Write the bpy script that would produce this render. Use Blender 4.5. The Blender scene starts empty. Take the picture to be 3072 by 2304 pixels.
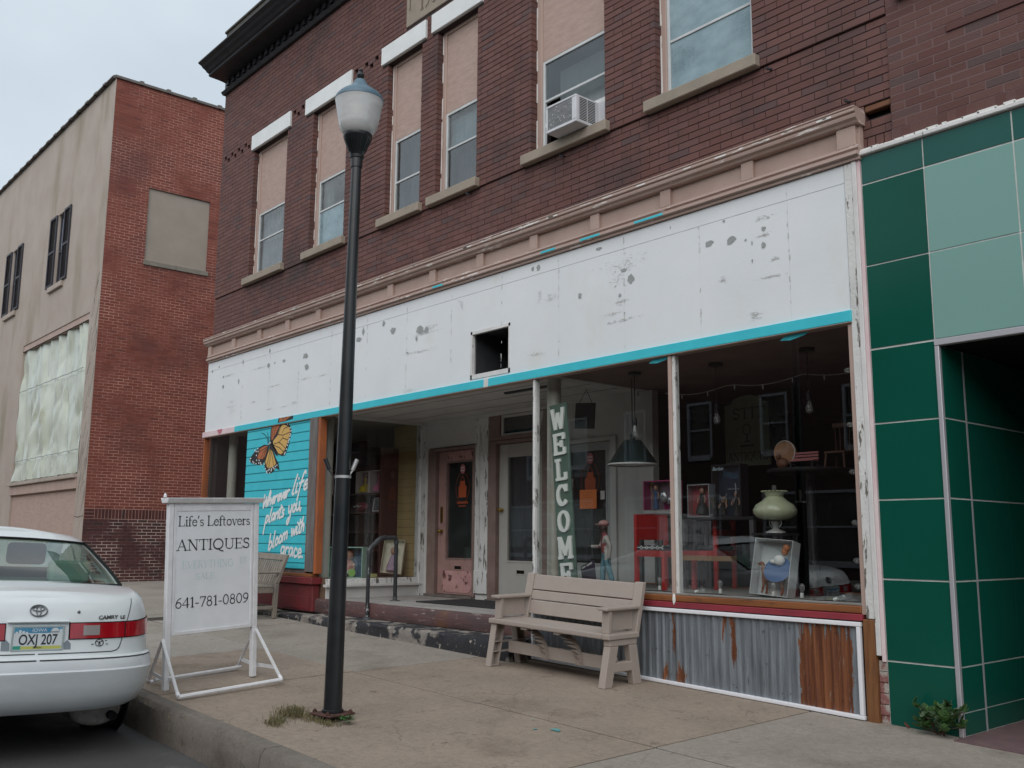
import bpy, bmesh, math, random
from mathutils import Vector, Matrix
random.seed(7)
R = random.random
def U(a, b): return a + (b - a) * random.random()
rad = math.radians
sc = bpy.context.scene
COL = sc.collection
# ---------------------------------------------------------------- camera
cam = bpy.data.objects.new('camera', bpy.data.cameras.new('camera'))
COL.objects.link(cam)
_r = Vector((0.654841, 0.755739, 0.006494)); _u = Vector((0.116305, -0.109260, 0.987186)); _f = Vector((-0.746764, 0.645694, 0.159444))
cam.matrix_world = Matrix(((_r.x, _u.x, -_f.x, 0.0), (_r.y, _u.y, -_f.y, -6.7), (_r.z, _u.z, -_f.z, 1.2536), (0, 0, 0, 1)))
cam.data.sensor_width = 36.0
cam.data.lens = 2911.22 / 3072 * 36
cam.data.clip_start = 0.05
cam.data.clip_end = 600
sc.camera = cam
CAMP = Vector((0, -6.7, 1.2536))
def in_view(p, m=0.0):
    d = Vector(p) - CAMP; w = d.dot(_f)
    if w <= 0.1: return None
    x = 1536 + 2911.22 * d.dot(_r) / w; y = 1152 - 2911.22 * d.dot(_u) / w
    return (x, y, w) if -m <= x <= 3072 + m and -m <= y <= 2304 + m else None
# ---------------------------------------------------------------- overcast sky, one soft sun
SUN_EL, SUN_AZ = rad(40), rad(143)      # azimuth clockwise from +y
wd = bpy.data.worlds.new('World'); sc.world = wd; wd.use_nodes = True
nt = wd.node_tree; nt.nodes.clear()
def N(nt, t, **k):
    n = nt.nodes.new(t)
    for a, b in k.items():
        if a in n.inputs: n.inputs[a].default_value = b
        else: setattr(n, a, b)
    return n
sky = N(nt, 'ShaderNodeTexSky', sky_type='NISHITA', sun_disc=False)
sky.sun_elevation = SUN_EL; sky.sun_rotation = SUN_AZ
bg1 = N(nt, 'ShaderNodeBackground', Strength=0.09); nt.links.new(sky.outputs[0], bg1.inputs[0])
tc = N(nt, 'ShaderNodeTexCoord')
mp = N(nt, 'ShaderNodeMapping'); mp.inputs['Scale'].default_value = (1.0, 1.0, 1.9); mp.inputs['Location'].default_value = (0.35, 0.1, 0.55)
nt.links.new(tc.outputs['Generated'], mp.inputs[0])
cn = N(nt, 'ShaderNodeTexNoise', Scale=2.0, Detail=4.0, Roughness=0.45, Distortion=0.25)
nt.links.new(mp.outputs[0], cn.inputs['Vector'])
cr = N(nt, 'ShaderNodeValToRGB')
cr.color_ramp.elements[0].position = 0.38; cr.color_ramp.elements[0].color = (0.52, 0.60, 0.665, 1)
cr.color_ramp.elements[1].position = 0.68; cr.color_ramp.elements[1].color = (0.96, 0.985, 1.0, 1)
e = cr.color_ramp.elements.new(0.54); e.color = (0.63, 0.70, 0.76, 1)
nt.links.new(cn.outputs['Fac'], cr.inputs[0])
bg2 = N(nt, 'ShaderNodeBackground', Strength=0.88); nt.links.new(cr.outputs[0], bg2.inputs[0])
mx = N(nt, 'ShaderNodeMixShader', Fac=0.9)
nt.links.new(bg1.outputs[0], mx.inputs[1]); nt.links.new(bg2.outputs[0], mx.inputs[2])
wo = N(nt, 'ShaderNodeOutputWorld'); nt.links.new(mx.outputs[0], wo.inputs[0])
sun = bpy.data.objects.new('sun', bpy.data.lights.new('sun', 'SUN')); COL.objects.link(sun)
sun.data.energy = 1.5; sun.data.angle = rad(70); sun.data.color = (1.0, 0.97, 0.94)
sd = Vector((math.sin(SUN_AZ) * math.cos(SUN_EL), math.cos(SUN_AZ) * math.cos(SUN_EL), math.sin(SUN_EL)))
sun.rotation_euler = sd.to_track_quat('Z', 'Y').to_euler()
sun.location = (0, -10, 20)
vs = sc.view_settings
vs.view_transform = 'Standard'; vs.look = 'None'; vs.gamma = 1; vs.use_curve_mapping = False; vs.exposure = 0.42
sc.cycles.use_denoising = True
sc.cycles.max_bounces = 10; sc.cycles.transparent_max_bounces = 16; sc.cycles.diffuse_bounces = 4; sc.cycles.glossy_bounces = 4
sc.cycles.caustics_reflective = False; sc.cycles.caustics_refractive = False
# ---------------------------------------------------------------- materials
def newmat(name):
    m = bpy.data.materials.new(name); m.use_nodes = True; m.node_tree.nodes.clear(); return m
def ramp(nt, fac, a, b, ca=(0, 0, 0, 1), cb=(1, 1, 1, 1)):
    n = nt.nodes.new('ShaderNodeValToRGB'); el = n.color_ramp.elements
    el[0].position = a; el[0].color = ca; el[1].position = b; el[1].color = cb
    nt.links.new(fac, n.inputs[0]); return n.outputs[0]
def mixc(nt, fac, a, b):
    n = nt.nodes.new('ShaderNodeMix'); n.data_type = 'RGBA'
    for sck, v in ((n.inputs[0], fac), (n.inputs[6], a), (n.inputs[7], b)):
        if hasattr(v, 'links') or isinstance(v, bpy.types.NodeSocket): nt.links.new(v, sck)
        elif isinstance(v, (int, float)): sck.default_value = v
        else: sck.default_value = (*v, 1) if len(v) == 3 else v
    return n.outputs[2]
def c4(c): return (*c, 1)
def noise(nt, vec, scale, st=(1, 1, 1), detail=5.0, rough=0.6, off=0.0):
    mpn = nt.nodes.new('ShaderNodeMapping'); mpn.inputs['Scale'].default_value = st; mpn.inputs['Location'].default_value = (off, off * .7, off * .3)
    nt.links.new(vec, mpn.inputs[0])
    n = N(nt, 'ShaderNodeTexNoise', Scale=scale, Detail=detail, Roughness=rough); nt.links.new(mpn.outputs[0], n.inputs['Vector'])
    return n.outputs['Fac']
def M(name, c, c2=None, s=6, st=(1, 1, 1), lo=.35, hi=.65, rough=.7, metal=0.0, bump=0.0, bs=60, bst=(1, 1, 1), spec=.4, c3=None, s3=9, st3=(1, 1, 1), lo3=.6, hi3=.64,
      c4_=None, s4=3, st4=(1, 1, 1), lo4=.55, hi4=.75, obj=False, rnd=None, coat=0.0, trans=0.0, emit=None):
    m = newmat(name); nt = m.node_tree
    b = N(nt, 'ShaderNodeBsdfPrincipled', Roughness=rough, Metallic=metal)
    b.inputs['Specular IOR Level'].default_value = spec; b.inputs['Coat Weight'].default_value = coat; b.inputs['Coat Roughness'].default_value = .08
    o = N(nt, 'ShaderNodeOutputMaterial'); nt.links.new(b.outputs[0], o.inputs[0])
    if obj: v = N(nt, 'ShaderNodeTexCoord').outputs['Object']
    else: v = N(nt, 'ShaderNodeNewGeometry').outputs['Position']
    col = c4(c)
    if rnd:       # (second colour, third colour, 'attr'|'obj')
        if rnd[2] == 'attr': rv = N(nt, 'ShaderNodeAttribute', attribute_name='rnd').outputs['Fac']
        else: rv = N(nt, 'ShaderNodeObjectInfo').outputs['Random']
        rr = nt.nodes.new('ShaderNodeValToRGB'); el = rr.color_ramp.elements
        el[0].position = 0.0; el[0].color = c4(c); el[1].position = 1.0; el[1].color = c4(rnd[1])
        k = el.new(.55); k.color = c4(rnd[0]); k2 = el.new(.3); k2.color = c4(c); k3 = el.new(.86); k3.color = c4(rnd[0])
        nt.links.new(rv, rr.inputs[0]); col = rr.outputs[0]
    if c2 is not None: col = mixc(nt, ramp(nt, noise(nt, v, s, st), lo, hi), col, c4(c2))
    if c4_ is not None: col = mixc(nt, ramp(nt, noise(nt, v, s4, st4, off=7.3), lo4, hi4), col, c4(c4_))
    if c3 is not None: col = mixc(nt, ramp(nt, noise(nt, v, s3, st3, 8.0, .7, off=3.1), lo3, hi3), col, c4(c3))
    if isinstance(col, tuple): b.inputs['Base Color'].default_value = col
    else: nt.links.new(col, b.inputs['Base Color'])
    if bump:
        bn = N(nt, 'ShaderNodeBump', Strength=bump, Distance=.01); nt.links.new(noise(nt, v, bs, bst, 6.0), bn.inputs['Height']); nt.links.new(bn.outputs[0], b.inputs['Normal'])
    if emit: b.inputs['Emission Color'].default_value = c4(emit[0]); b.inputs['Emission Strength'].default_value = emit[1]
    return m
def GLASS(name, tint=(.93, .96, .95), refl=1.0, haze=0.0, hc=(.5, .5, .5)):
    m = newmat(name); nt = m.node_tree
    t = N(nt, 'ShaderNodeBsdfTransparent', Color=c4(tint)); g = N(nt, 'ShaderNodeBsdfGlossy', Roughness=.0, Color=(1, 1, 1, 1))
    geo = N(nt, 'ShaderNodeNewGeometry')
    io = N(nt, 'ShaderNodeMapRange'); io.inputs[3].default_value = 1.5; io.inputs[4].default_value = 1 / 1.5
    nt.links.new(geo.outputs['Backfacing'], io.inputs[0])
    fr = N(nt, 'ShaderNodeFresnel'); nt.links.new(io.outputs[0], fr.inputs[0])
    mu = N(nt, 'ShaderNodeMath', operation='MULTIPLY'); mu.inputs[1].default_value = refl; nt.links.new(fr.outputs[0], mu.inputs[0])
    base = t.outputs[0]
    if haze:
        d = N(nt, 'ShaderNodeBsdfDiffuse', Color=c4(hc)); mh = N(nt, 'ShaderNodeMixShader')
        nz = ramp(nt, noise(nt, geo.outputs['Position'], 3.0, (1, 1, 1.6)), .3, .75, (haze * .5,) * 3 + (1,), (haze * 1.5,) * 3 + (1,))
        nt.links.new(nz, mh.inputs[0]); nt.links.new(base, mh.inputs[1]); nt.links.new(d.outputs[0], mh.inputs[2]); base = mh.outputs[0]
    ms = N(nt, 'ShaderNodeMixShader'); nt.links.new(mu.outputs[0], ms.inputs[0]); nt.links.new(base, ms.inputs[1]); nt.links.new(g.outputs[0], ms.inputs[2])
    o = N(nt, 'ShaderNodeOutputMaterial'); nt.links.new(ms.outputs[0], o.inputs[0])
    return m
# ---------------------------------------------------------------- mesh builder
class MB:
    def __init__(s): s.v = []; s.f = []; s.r = []; s.m = []; s.cur = 0; s.T = None
    def vert(s, p):
        if s.T is not None: p = s.T @ Vector(p)
        s.v.append((p[0], p[1], p[2])); return len(s.v) - 1
    def face(s, idx, rnd=0.5): s.f.append(tuple(idx)); s.r.append(rnd); s.m.append(s.cur)
    def poly(s, pts, rnd=.5): s.face([s.vert(p) for p in pts], rnd)
    def box(s, x0, x1, y0, y1, z0, z1, rnd=.5, skip=''):
        a = [s.vert((x, y, z)) for z in (z0, z1) for y in (y0, y1) for x in (x0, x1)]
        F = {'b': (0, 2, 3, 1), 't': (4, 5, 7, 6), 'f': (0, 1, 5, 4), 'k': (2, 6, 7, 3), 'l': (0, 4, 6, 2), 'r': (1, 3, 7, 5)}
        for k, q in F.items():
            if k not in skip: s.face([a[i] for i in q], rnd)
        return s
    def hexa(s, bot, top, rnd=.5):     # 4 + 4 points
        a = [s.vert(p) for p in bot]; b = [s.vert(p) for p in top]
        s.face(a[::-1], rnd); s.face(b, rnd)
        for i in range(4): j = (i + 1) % 4; s.face((a[i], a[j], b[j], b[i]), rnd)
        return s
    def prism(s, prof, a, b, axis='x', caps=True):     # prof: list of (p,q); axis x -> (y,z), y -> (x,z), z -> (x,y)
        def P(p, t): return {'x': (t, p[0], p[1]), 'y': (p[0], t, p[1]), 'z': (p[0], p[1], t)}[axis]
        A = [s.vert(P(p, a)) for p in prof]; B = [s.vert(P(p, b)) for p in prof]; n = len(prof)
        for i in range(n): j = (i + 1) % n; s.face((A[i], A[j], B[j], B[i]))
        if caps: s.face(A[::-1]); s.face(B)
        return s
    def tube(s, pts, r, n=8, caps=True):
        pts = [Vector(p) for p in pts]; rr = r if isinstance(r, (list, tuple)) else [r] * len(pts)
        rings = []; up = None
        for i, p in enumerate(pts):
            d = (pts[min(i + 1, len(pts) - 1)] - pts[max(i - 1, 0)]).normalized()
            if up is None: up = Vector((0, 0, 1)) if abs(d.z) < .9 else Vector((1, 0, 0))
            a = (up - d * up.dot(d)).normalized(); b = d.cross(a); up = a
            rings.append([s.vert(p + (a * math.cos(t) + b * math.sin(t)) * rr[i]) for t in [2 * math.pi * k / n for k in range(n)]])
        for A, B in zip(rings, rings[1:]):
            for k in range(n): j = (k + 1) % n; s.face((A[k], A[j], B[j], B[k]))
        if caps: s.face(rings[0][::-1]); s.face(rings[-1])
        return s
    def bar(s, a, b, w, h, up=(0, 0, 1)):     # rectangular bar between two points
        a, b = Vector(a), Vector(b); d = (b - a).normalized(); u = Vector(up)
        x = d.cross(u).normalized() * w / 2; y = x.cross(d).normalized() * h / 2
        s.hexa([a - x - y, a + x - y, a + x + y, a - x + y], [b - x - y, b + x - y, b + x + y, b - x + y]); return s
    def lathe(s, prof, c=(0, 0, 0), n=24, caps=True, sy=1.0):      # prof: (radius, z)
        rings = [[s.vert((c[0] + r * math.cos(t), c[1] + sy * r * math.sin(t), c[2] + z)) for t in [2 * math.pi * k / n for k in range(n)]] for r, z in prof]
        for A, B in zip(rings, rings[1:]):
            for k in range(n): j = (k + 1) % n; s.face((A[k], A[j], B[j], B[k]))
        if caps: s.face(rings[0][::-1]); s.face(rings[-1])
        return s
    def sphere(s, c, r, n=10, m=7, sc=(1, 1, 1)):
        return s.ell(c, (r * sc[0], r * sc[1], r * sc[2]), n, m)
    def ell(s, c, r, n=10, m=7):
        rings = []
        for i in range(1, m):
            ph = math.pi * i / m - math.pi / 2
            rings.append([s.vert((c[0] + r[0] * math.cos(ph) * math.cos(t), c[1] + r[1] * math.cos(ph) * math.sin(t), c[2] + r[2] * math.sin(ph))) for t in [2 * math.pi * k / n for k in range(n)]])
        lo = s.vert((c[0], c[1], c[2] - r[2])); hi = s.vert((c[0], c[1], c[2] + r[2]))
        for A, B in zip(rings, rings[1:]):
            for k in range(n): j = (k + 1) % n; s.face((A[k], A[j], B[j], B[k]))
        for k in range(n):
            j = (k + 1) % n; s.face((lo, rings[0][j], rings[0][k])); s.face((hi, rings[-1][k], rings[-1][j]))
        return s
    def ribbon(s, pts, w, y0, nrm=1):        # flat stroke of (x,z) points at depth y; crossing strokes never share a plane
        for (x0, z0), (x1, z1) in zip(pts, pts[1:]):
            s.cnt = (getattr(s, 'cnt', 0) + 1) % 37; y = y0 - s.cnt * 3e-5
            L = math.hypot(x1 - x0, z1 - z0) or 1e-6; tx, tz = (x1 - x0) / L, (z1 - z0) / L; h = w / 2
            ax, az = x0 - tx * h * .6, z0 - tz * h * .6; bx, bz = x1 + tx * h * .6, z1 + tz * h * .6
            s.poly([(ax - tz * h, y, az + tx * h), (ax + tz * h, y, az - tx * h), (bx + tz * h, y, bz - tx * h), (bx - tz * h, y, bz + tx * h)])
        return s
    def mesh(s, name, mats, smooth=False, bevel=0, merge=False, seg=1, auto=True):
        me = bpy.data.meshes.new(name); me.from_pydata(s.v, [], s.f)
        if not isinstance(mats, (list, tuple)): mats = [mats]
        for m in mats: me.materials.append(m)
        if any(s.m): me.polygons.foreach_set('material_index', s.m)
        if s.r and (min(s.r) != .5 or max(s.r) != .5):
            at = me.attributes.new('rnd', 'FLOAT', 'FACE'); at.data.foreach_set('value', s.r)
        if bevel or merge or smooth:
            bm = bmesh.new(); bm.from_mesh(me)
            if merge or smooth: bmesh.ops.remove_doubles(bm, verts=bm.verts, dist=1e-5)
            if bevel:
                bmesh.ops.recalc_face_normals(bm, faces=bm.faces)
                es = [e for e in bm.edges if len(e.link_faces) == 2 and e.calc_face_angle(0) > .5]
                bmesh.ops.bevel(bm, geom=es, offset=bevel, offset_type='OFFSET', segments=seg, affect='EDGES', profile=.6, clamp_overlap=True)
            if smooth:
                bmesh.ops.recalc_face_normals(bm, faces=bm.faces)
                for e in bm.edges:
                    if len(e.link_faces) == 2 and e.calc_face_angle(0) > rad(38): e.smooth = False
                for f in bm.faces: f.smooth = True
            bm.to_mesh(me); bm.free()
        me.update(); return me
    def done(s, name, mats, parent=None, label=None, cat=None, group=None, kind=None, **k):
        o = bpy.data.objects.new(name, s.mesh(name, mats, **k)); COL.objects.link(o)
        return put(o, parent, label, cat, group, kind)
ROOT = {}
def put(o, parent=None, label=None, cat=None, group=None, kind=None):
    if parent is not None:
        o.parent = parent
        if parent.name in ROOT: o.location = Vector(o.location) - ROOT[parent.name]
    if label: o['label'] = label
    if cat: o['category'] = cat
    if group: o['group'] = group
    if kind: o['kind'] = kind
    return o
def thing(name, label, cat, loc=(0, 0, 0), group=None, kind=None, world=False, rot=None):
    o = bpy.data.objects.new(name, None); COL.objects.link(o); o.location = loc; o.empty_display_size = .1
    if rot: o.rotation_euler = rot
    o['label'] = label; o['category'] = cat
    if group: o['group'] = group
    if kind: o['kind'] = kind
    if world: ROOT[o.name] = Vector(loc)
    return o
def inst(o, parent, loc, rot=None, scale=None):
    c = o.copy(); COL.objects.link(c); c.parent = parent
    c.location = Vector(loc) - (ROOT.get(parent.name, Vector((0, 0, 0))) if parent else Vector((0, 0, 0)))
    if rot: c.rotation_euler = rot
    if scale: c.scale = scale
    return c
def box(name, m, parent, x0, x1, y0, y1, z0, z1, bevel=0, **k):
    return MB().box(x0, x1, y0, y1, z0, z1).done(name, m, parent, bevel=bevel, **k)
def text(name, s, size, loc, m, parent, rot=(math.pi / 2, 0, 0), ext=.001, align='CENTER', sx=1.0, shear=0.0, space=1.0, off=0.0):
    cu = bpy.data.curves.new(name, 'FONT'); cu.body = s; cu.size = size; cu.extrude = ext; cu.align_x = align; cu.align_y = 'BOTTOM_BASELINE'; cu.shear = shear; cu.space_character = space; cu.offset = off
    cu.materials.append(m)
    t_ = bpy.data.objects.new(name + '_tmp', cu); COL.objects.link(t_); me = bpy.data.meshes.new_from_object(t_.evaluated_get(bpy.context.evaluated_depsgraph_get())); bpy.data.objects.remove(t_); me.name = name
    o = bpy.data.objects.new(name, me); COL.objects.link(o); o.location = loc; o.rotation_euler = rot; o.scale = (sx, 1, 1)
    return put(o, parent)
# ground: the pavement falls gently to the right and to the kerb
def gx(x): return -.1073 - .028 * x if x > -13 else .2567 + (-13 - x) * .007
def gz(x, y): return gx(max(min(x, 6), -60)) + .02 * max(min(y, 0), -3.76)
# ---------------------------------------------------------------- stroke letters (serif and slab), unit cap height
def arc(cx, cy, rx, ry, a0, a1, n=9): return [(cx + rx * math.cos(rad(a0 + (a1 - a0) * i / n)), cy + ry * math.sin(rad(a0 + (a1 - a0) * i / n))) for i in range(n + 1)]
T_, H_ = .055, .115          # thin, thick
def sf(x, z, w=.26): return ([(x - w / 2, z), (x + w / 2, z)], .05)
GS = {
 'L': (.66, [([(.15, 0), (.15, 1)], H_), sf(.15, .975), ([(.02, .025), (.6, .025)], .05), ([(.59, 0), (.6, .24)], .05)]),
 'i': (.3, [([(.15, 0), (.15, .62)], H_), sf(.15, .025), ([(.03, .6), (.15, .6)], .05), ([(.15, .84), (.15, .94)], .12)]),
 'f': (.36, [([(.14, 0), (.14, .8)] , H_), (arc(.3, .78, .16, .2, 180, 40, 6), .07), ([(.02, .6), (.34, .6)], .05), sf(.14, .025)]),
 'e': (.54, [(arc(.27, .31, .21, .3, 8, 330, 14), .085), ([(.08, .37), (.47, .37)], .045)]),
 "'": (.22, [([(.12, 1), (.06, .78)], .09)]),
 's': (.44, [(arc(.21, .46, .14, .14, 30, 270, 8) + arc(.21, .17, .16, .15, 90, -150, 8), .075)]),
 't': (.38, [([(.14, .1), (.14, .84)], .1), ([(.02, .6), (.34, .6)], .05), (arc(.25, .12, .11, .11, 180, 310, 5), .06)]),
 'o': (.58, [(arc(.29, .31, .22, .3, 0, 360, 16), .09)]),
 'v': (.54, [([(.08, .62), (.28, .0)], .1), ([(.28, 0), (.47, .62)], .05), sf(.08, .605, .2), sf(.46, .605, .18)]),
 'r': (.42, [([(.12, 0), (.12, .62)], H_), (arc(.28, .42, .16, .18, 170, 50, 5), .07), sf(.12, .025), ([(.0, .6), (.12, .6)], .05)]),
 'A': (.82, [([(.1, 0), (.4, 1)], .05), ([(.4, 1), (.7, 0)], H_), ([(.22, .36), (.58, .36)], .05), sf(.1, .025), sf(.7, .025)]),
 'N': (.86, [([(.15, 0), (.15, 1)], .055), ([(.15, 1), (.7, 0)], H_), ([(.7, 0), (.7, 1)], .055), sf(.13, .975), sf(.15, .025), sf(.7, .975)]),
 'T': (.72, [([(.36, 0), (.36, 1)], H_), ([(.03, .975), (.69, .975)], .05), ([(.04, 1), (.04, .78)], .05), ([(.68, 1), (.68, .78)], .05), sf(.36, .025)]),
 'I': (.34, [([(.17, 0), (.17, 1)], H_), sf(.17, .025), sf(.17, .975)]),
 'Q': (.92, [(arc(.45, .5, .37, .48, 0, 360, 22), .1), ([(.45, .08), (.62, -.12), (.85, -.2)], .09)]),
 'U': (.84, [([(.16, 1), (.16, .3)], H_), (arc(.42, .3, .26, .28, 180, 360, 10), .07), ([(.68, .3), (.68, 1)], .055), sf(.16, .975), sf(.68, .975)]),
 'E': (.68, [([(.15, 0), (.15, 1)], H_), ([(.02, .975), (.58, .975)], .05), ([(.15, .52), (.46, .52)], .05), ([(.02, .025), (.62, .025)], .05), ([(.58, 1), (.58, .78)], .05), ([(.61, 0), (.63, .25)], .05), ([(.46, .42), (.46, .62)], .05)]),
 'S': (.58, [(arc(.28, .75, .2, .22, 20, 270, 9) + arc(.28, .27, .22, .25, 90, -160, 9), .09), ([(.48, .98), (.48, .76)], .05), ([(.06, .02), (.06, .24)], .05)]),
 '6': (.56, [(arc(.28, .3, .2, .28, 0, 360, 16), .085), ([(.08, .3), (.13, .65), (.28, .88), (.46, .98)], .075)]),
 '4': (.58, [([(.42, 0), (.42, .98)], H_), ([(.42, .98), (.04, .3)], .05), ([(.03, .28), (.56, .28)], .06)]),
 '1': (.44, [([(.24, 0), (.24, .98)], H_), ([(.24, .96), (.08, .86)], .06), sf(.24, .025)]),
 '7': (.54, [([(.06, .95), (.5, .95)], .08), ([(.5, .95), (.2, 0)], .09), ([(.07, .97), (.06, .78)], .05)]),
 '8': (.56, [(arc(.28, .74, .16, .22, 0, 360, 14), .075), (arc(.28, .27, .2, .26, 0, 360, 14), .085)]),
 '0': (.58, [(arc(.29, .49, .21, .48, 0, 360, 18), .085)]),
 '9': (.56, [(arc(.28, .68, .2, .28, 0, 360, 16), .085), ([(.48, .68), (.43, .33), (.28, .1), (.1, 0)], .075)]),
 '-': (.36, [([(.05, .36), (.31, .36)], .07)]), ' ': (.3, []),
 'V': (.8, [([(.1, 1), (.4, 0)], H_), ([(.4, 0), (.7, 1)], .05)]), 'R': (.7, [([(.15, 0), (.15, 1)], H_), (arc(.3, .74, .25, .24, 90, -90, 8), .08), ([(.15, .98), (.3, .98)], .05), ([(.15, .5), (.3, .5)], .05), ([(.35, .5), (.62, 0)], H_)]),
 'Y': (.74, [([(.08, 1), (.36, .5)], H_), ([(.66, 1), (.36, .5)], .05), ([(.36, .5), (.36, 0)], H_)]), 'H': (.8, [([(.15, 0), (.15, 1)], H_), ([(.65, 0), (.65, 1)], H_), ([(.15, .52), (.65, .52)], .05)]),
 'G': (.8, [(arc(.42, .5, .34, .48, 50, 360, 16), .1), ([(.5, .48), (.76, .48)], .05)]),
 '3': (.54, [(arc(.26, .74, .17, .22, 150, -80, 9), .08), (arc(.26, .28, .2, .26, 85, -150, 10), .09)]),
}
def lettering(mb, s, x0, x1, z, h, y, bold=1.0):
    tot = sum(GS[c][0] for c in s); k = (x1 - x0) / tot; x = x0
    for c in s:
        adv, st = GS[c]
        for pts, w in st: mb.ribbon([(x + px * k, z + pz * h) for px, pz in pts], w * bold * (k + h) / 2, y)
        x += adv * k
    return mb
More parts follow.
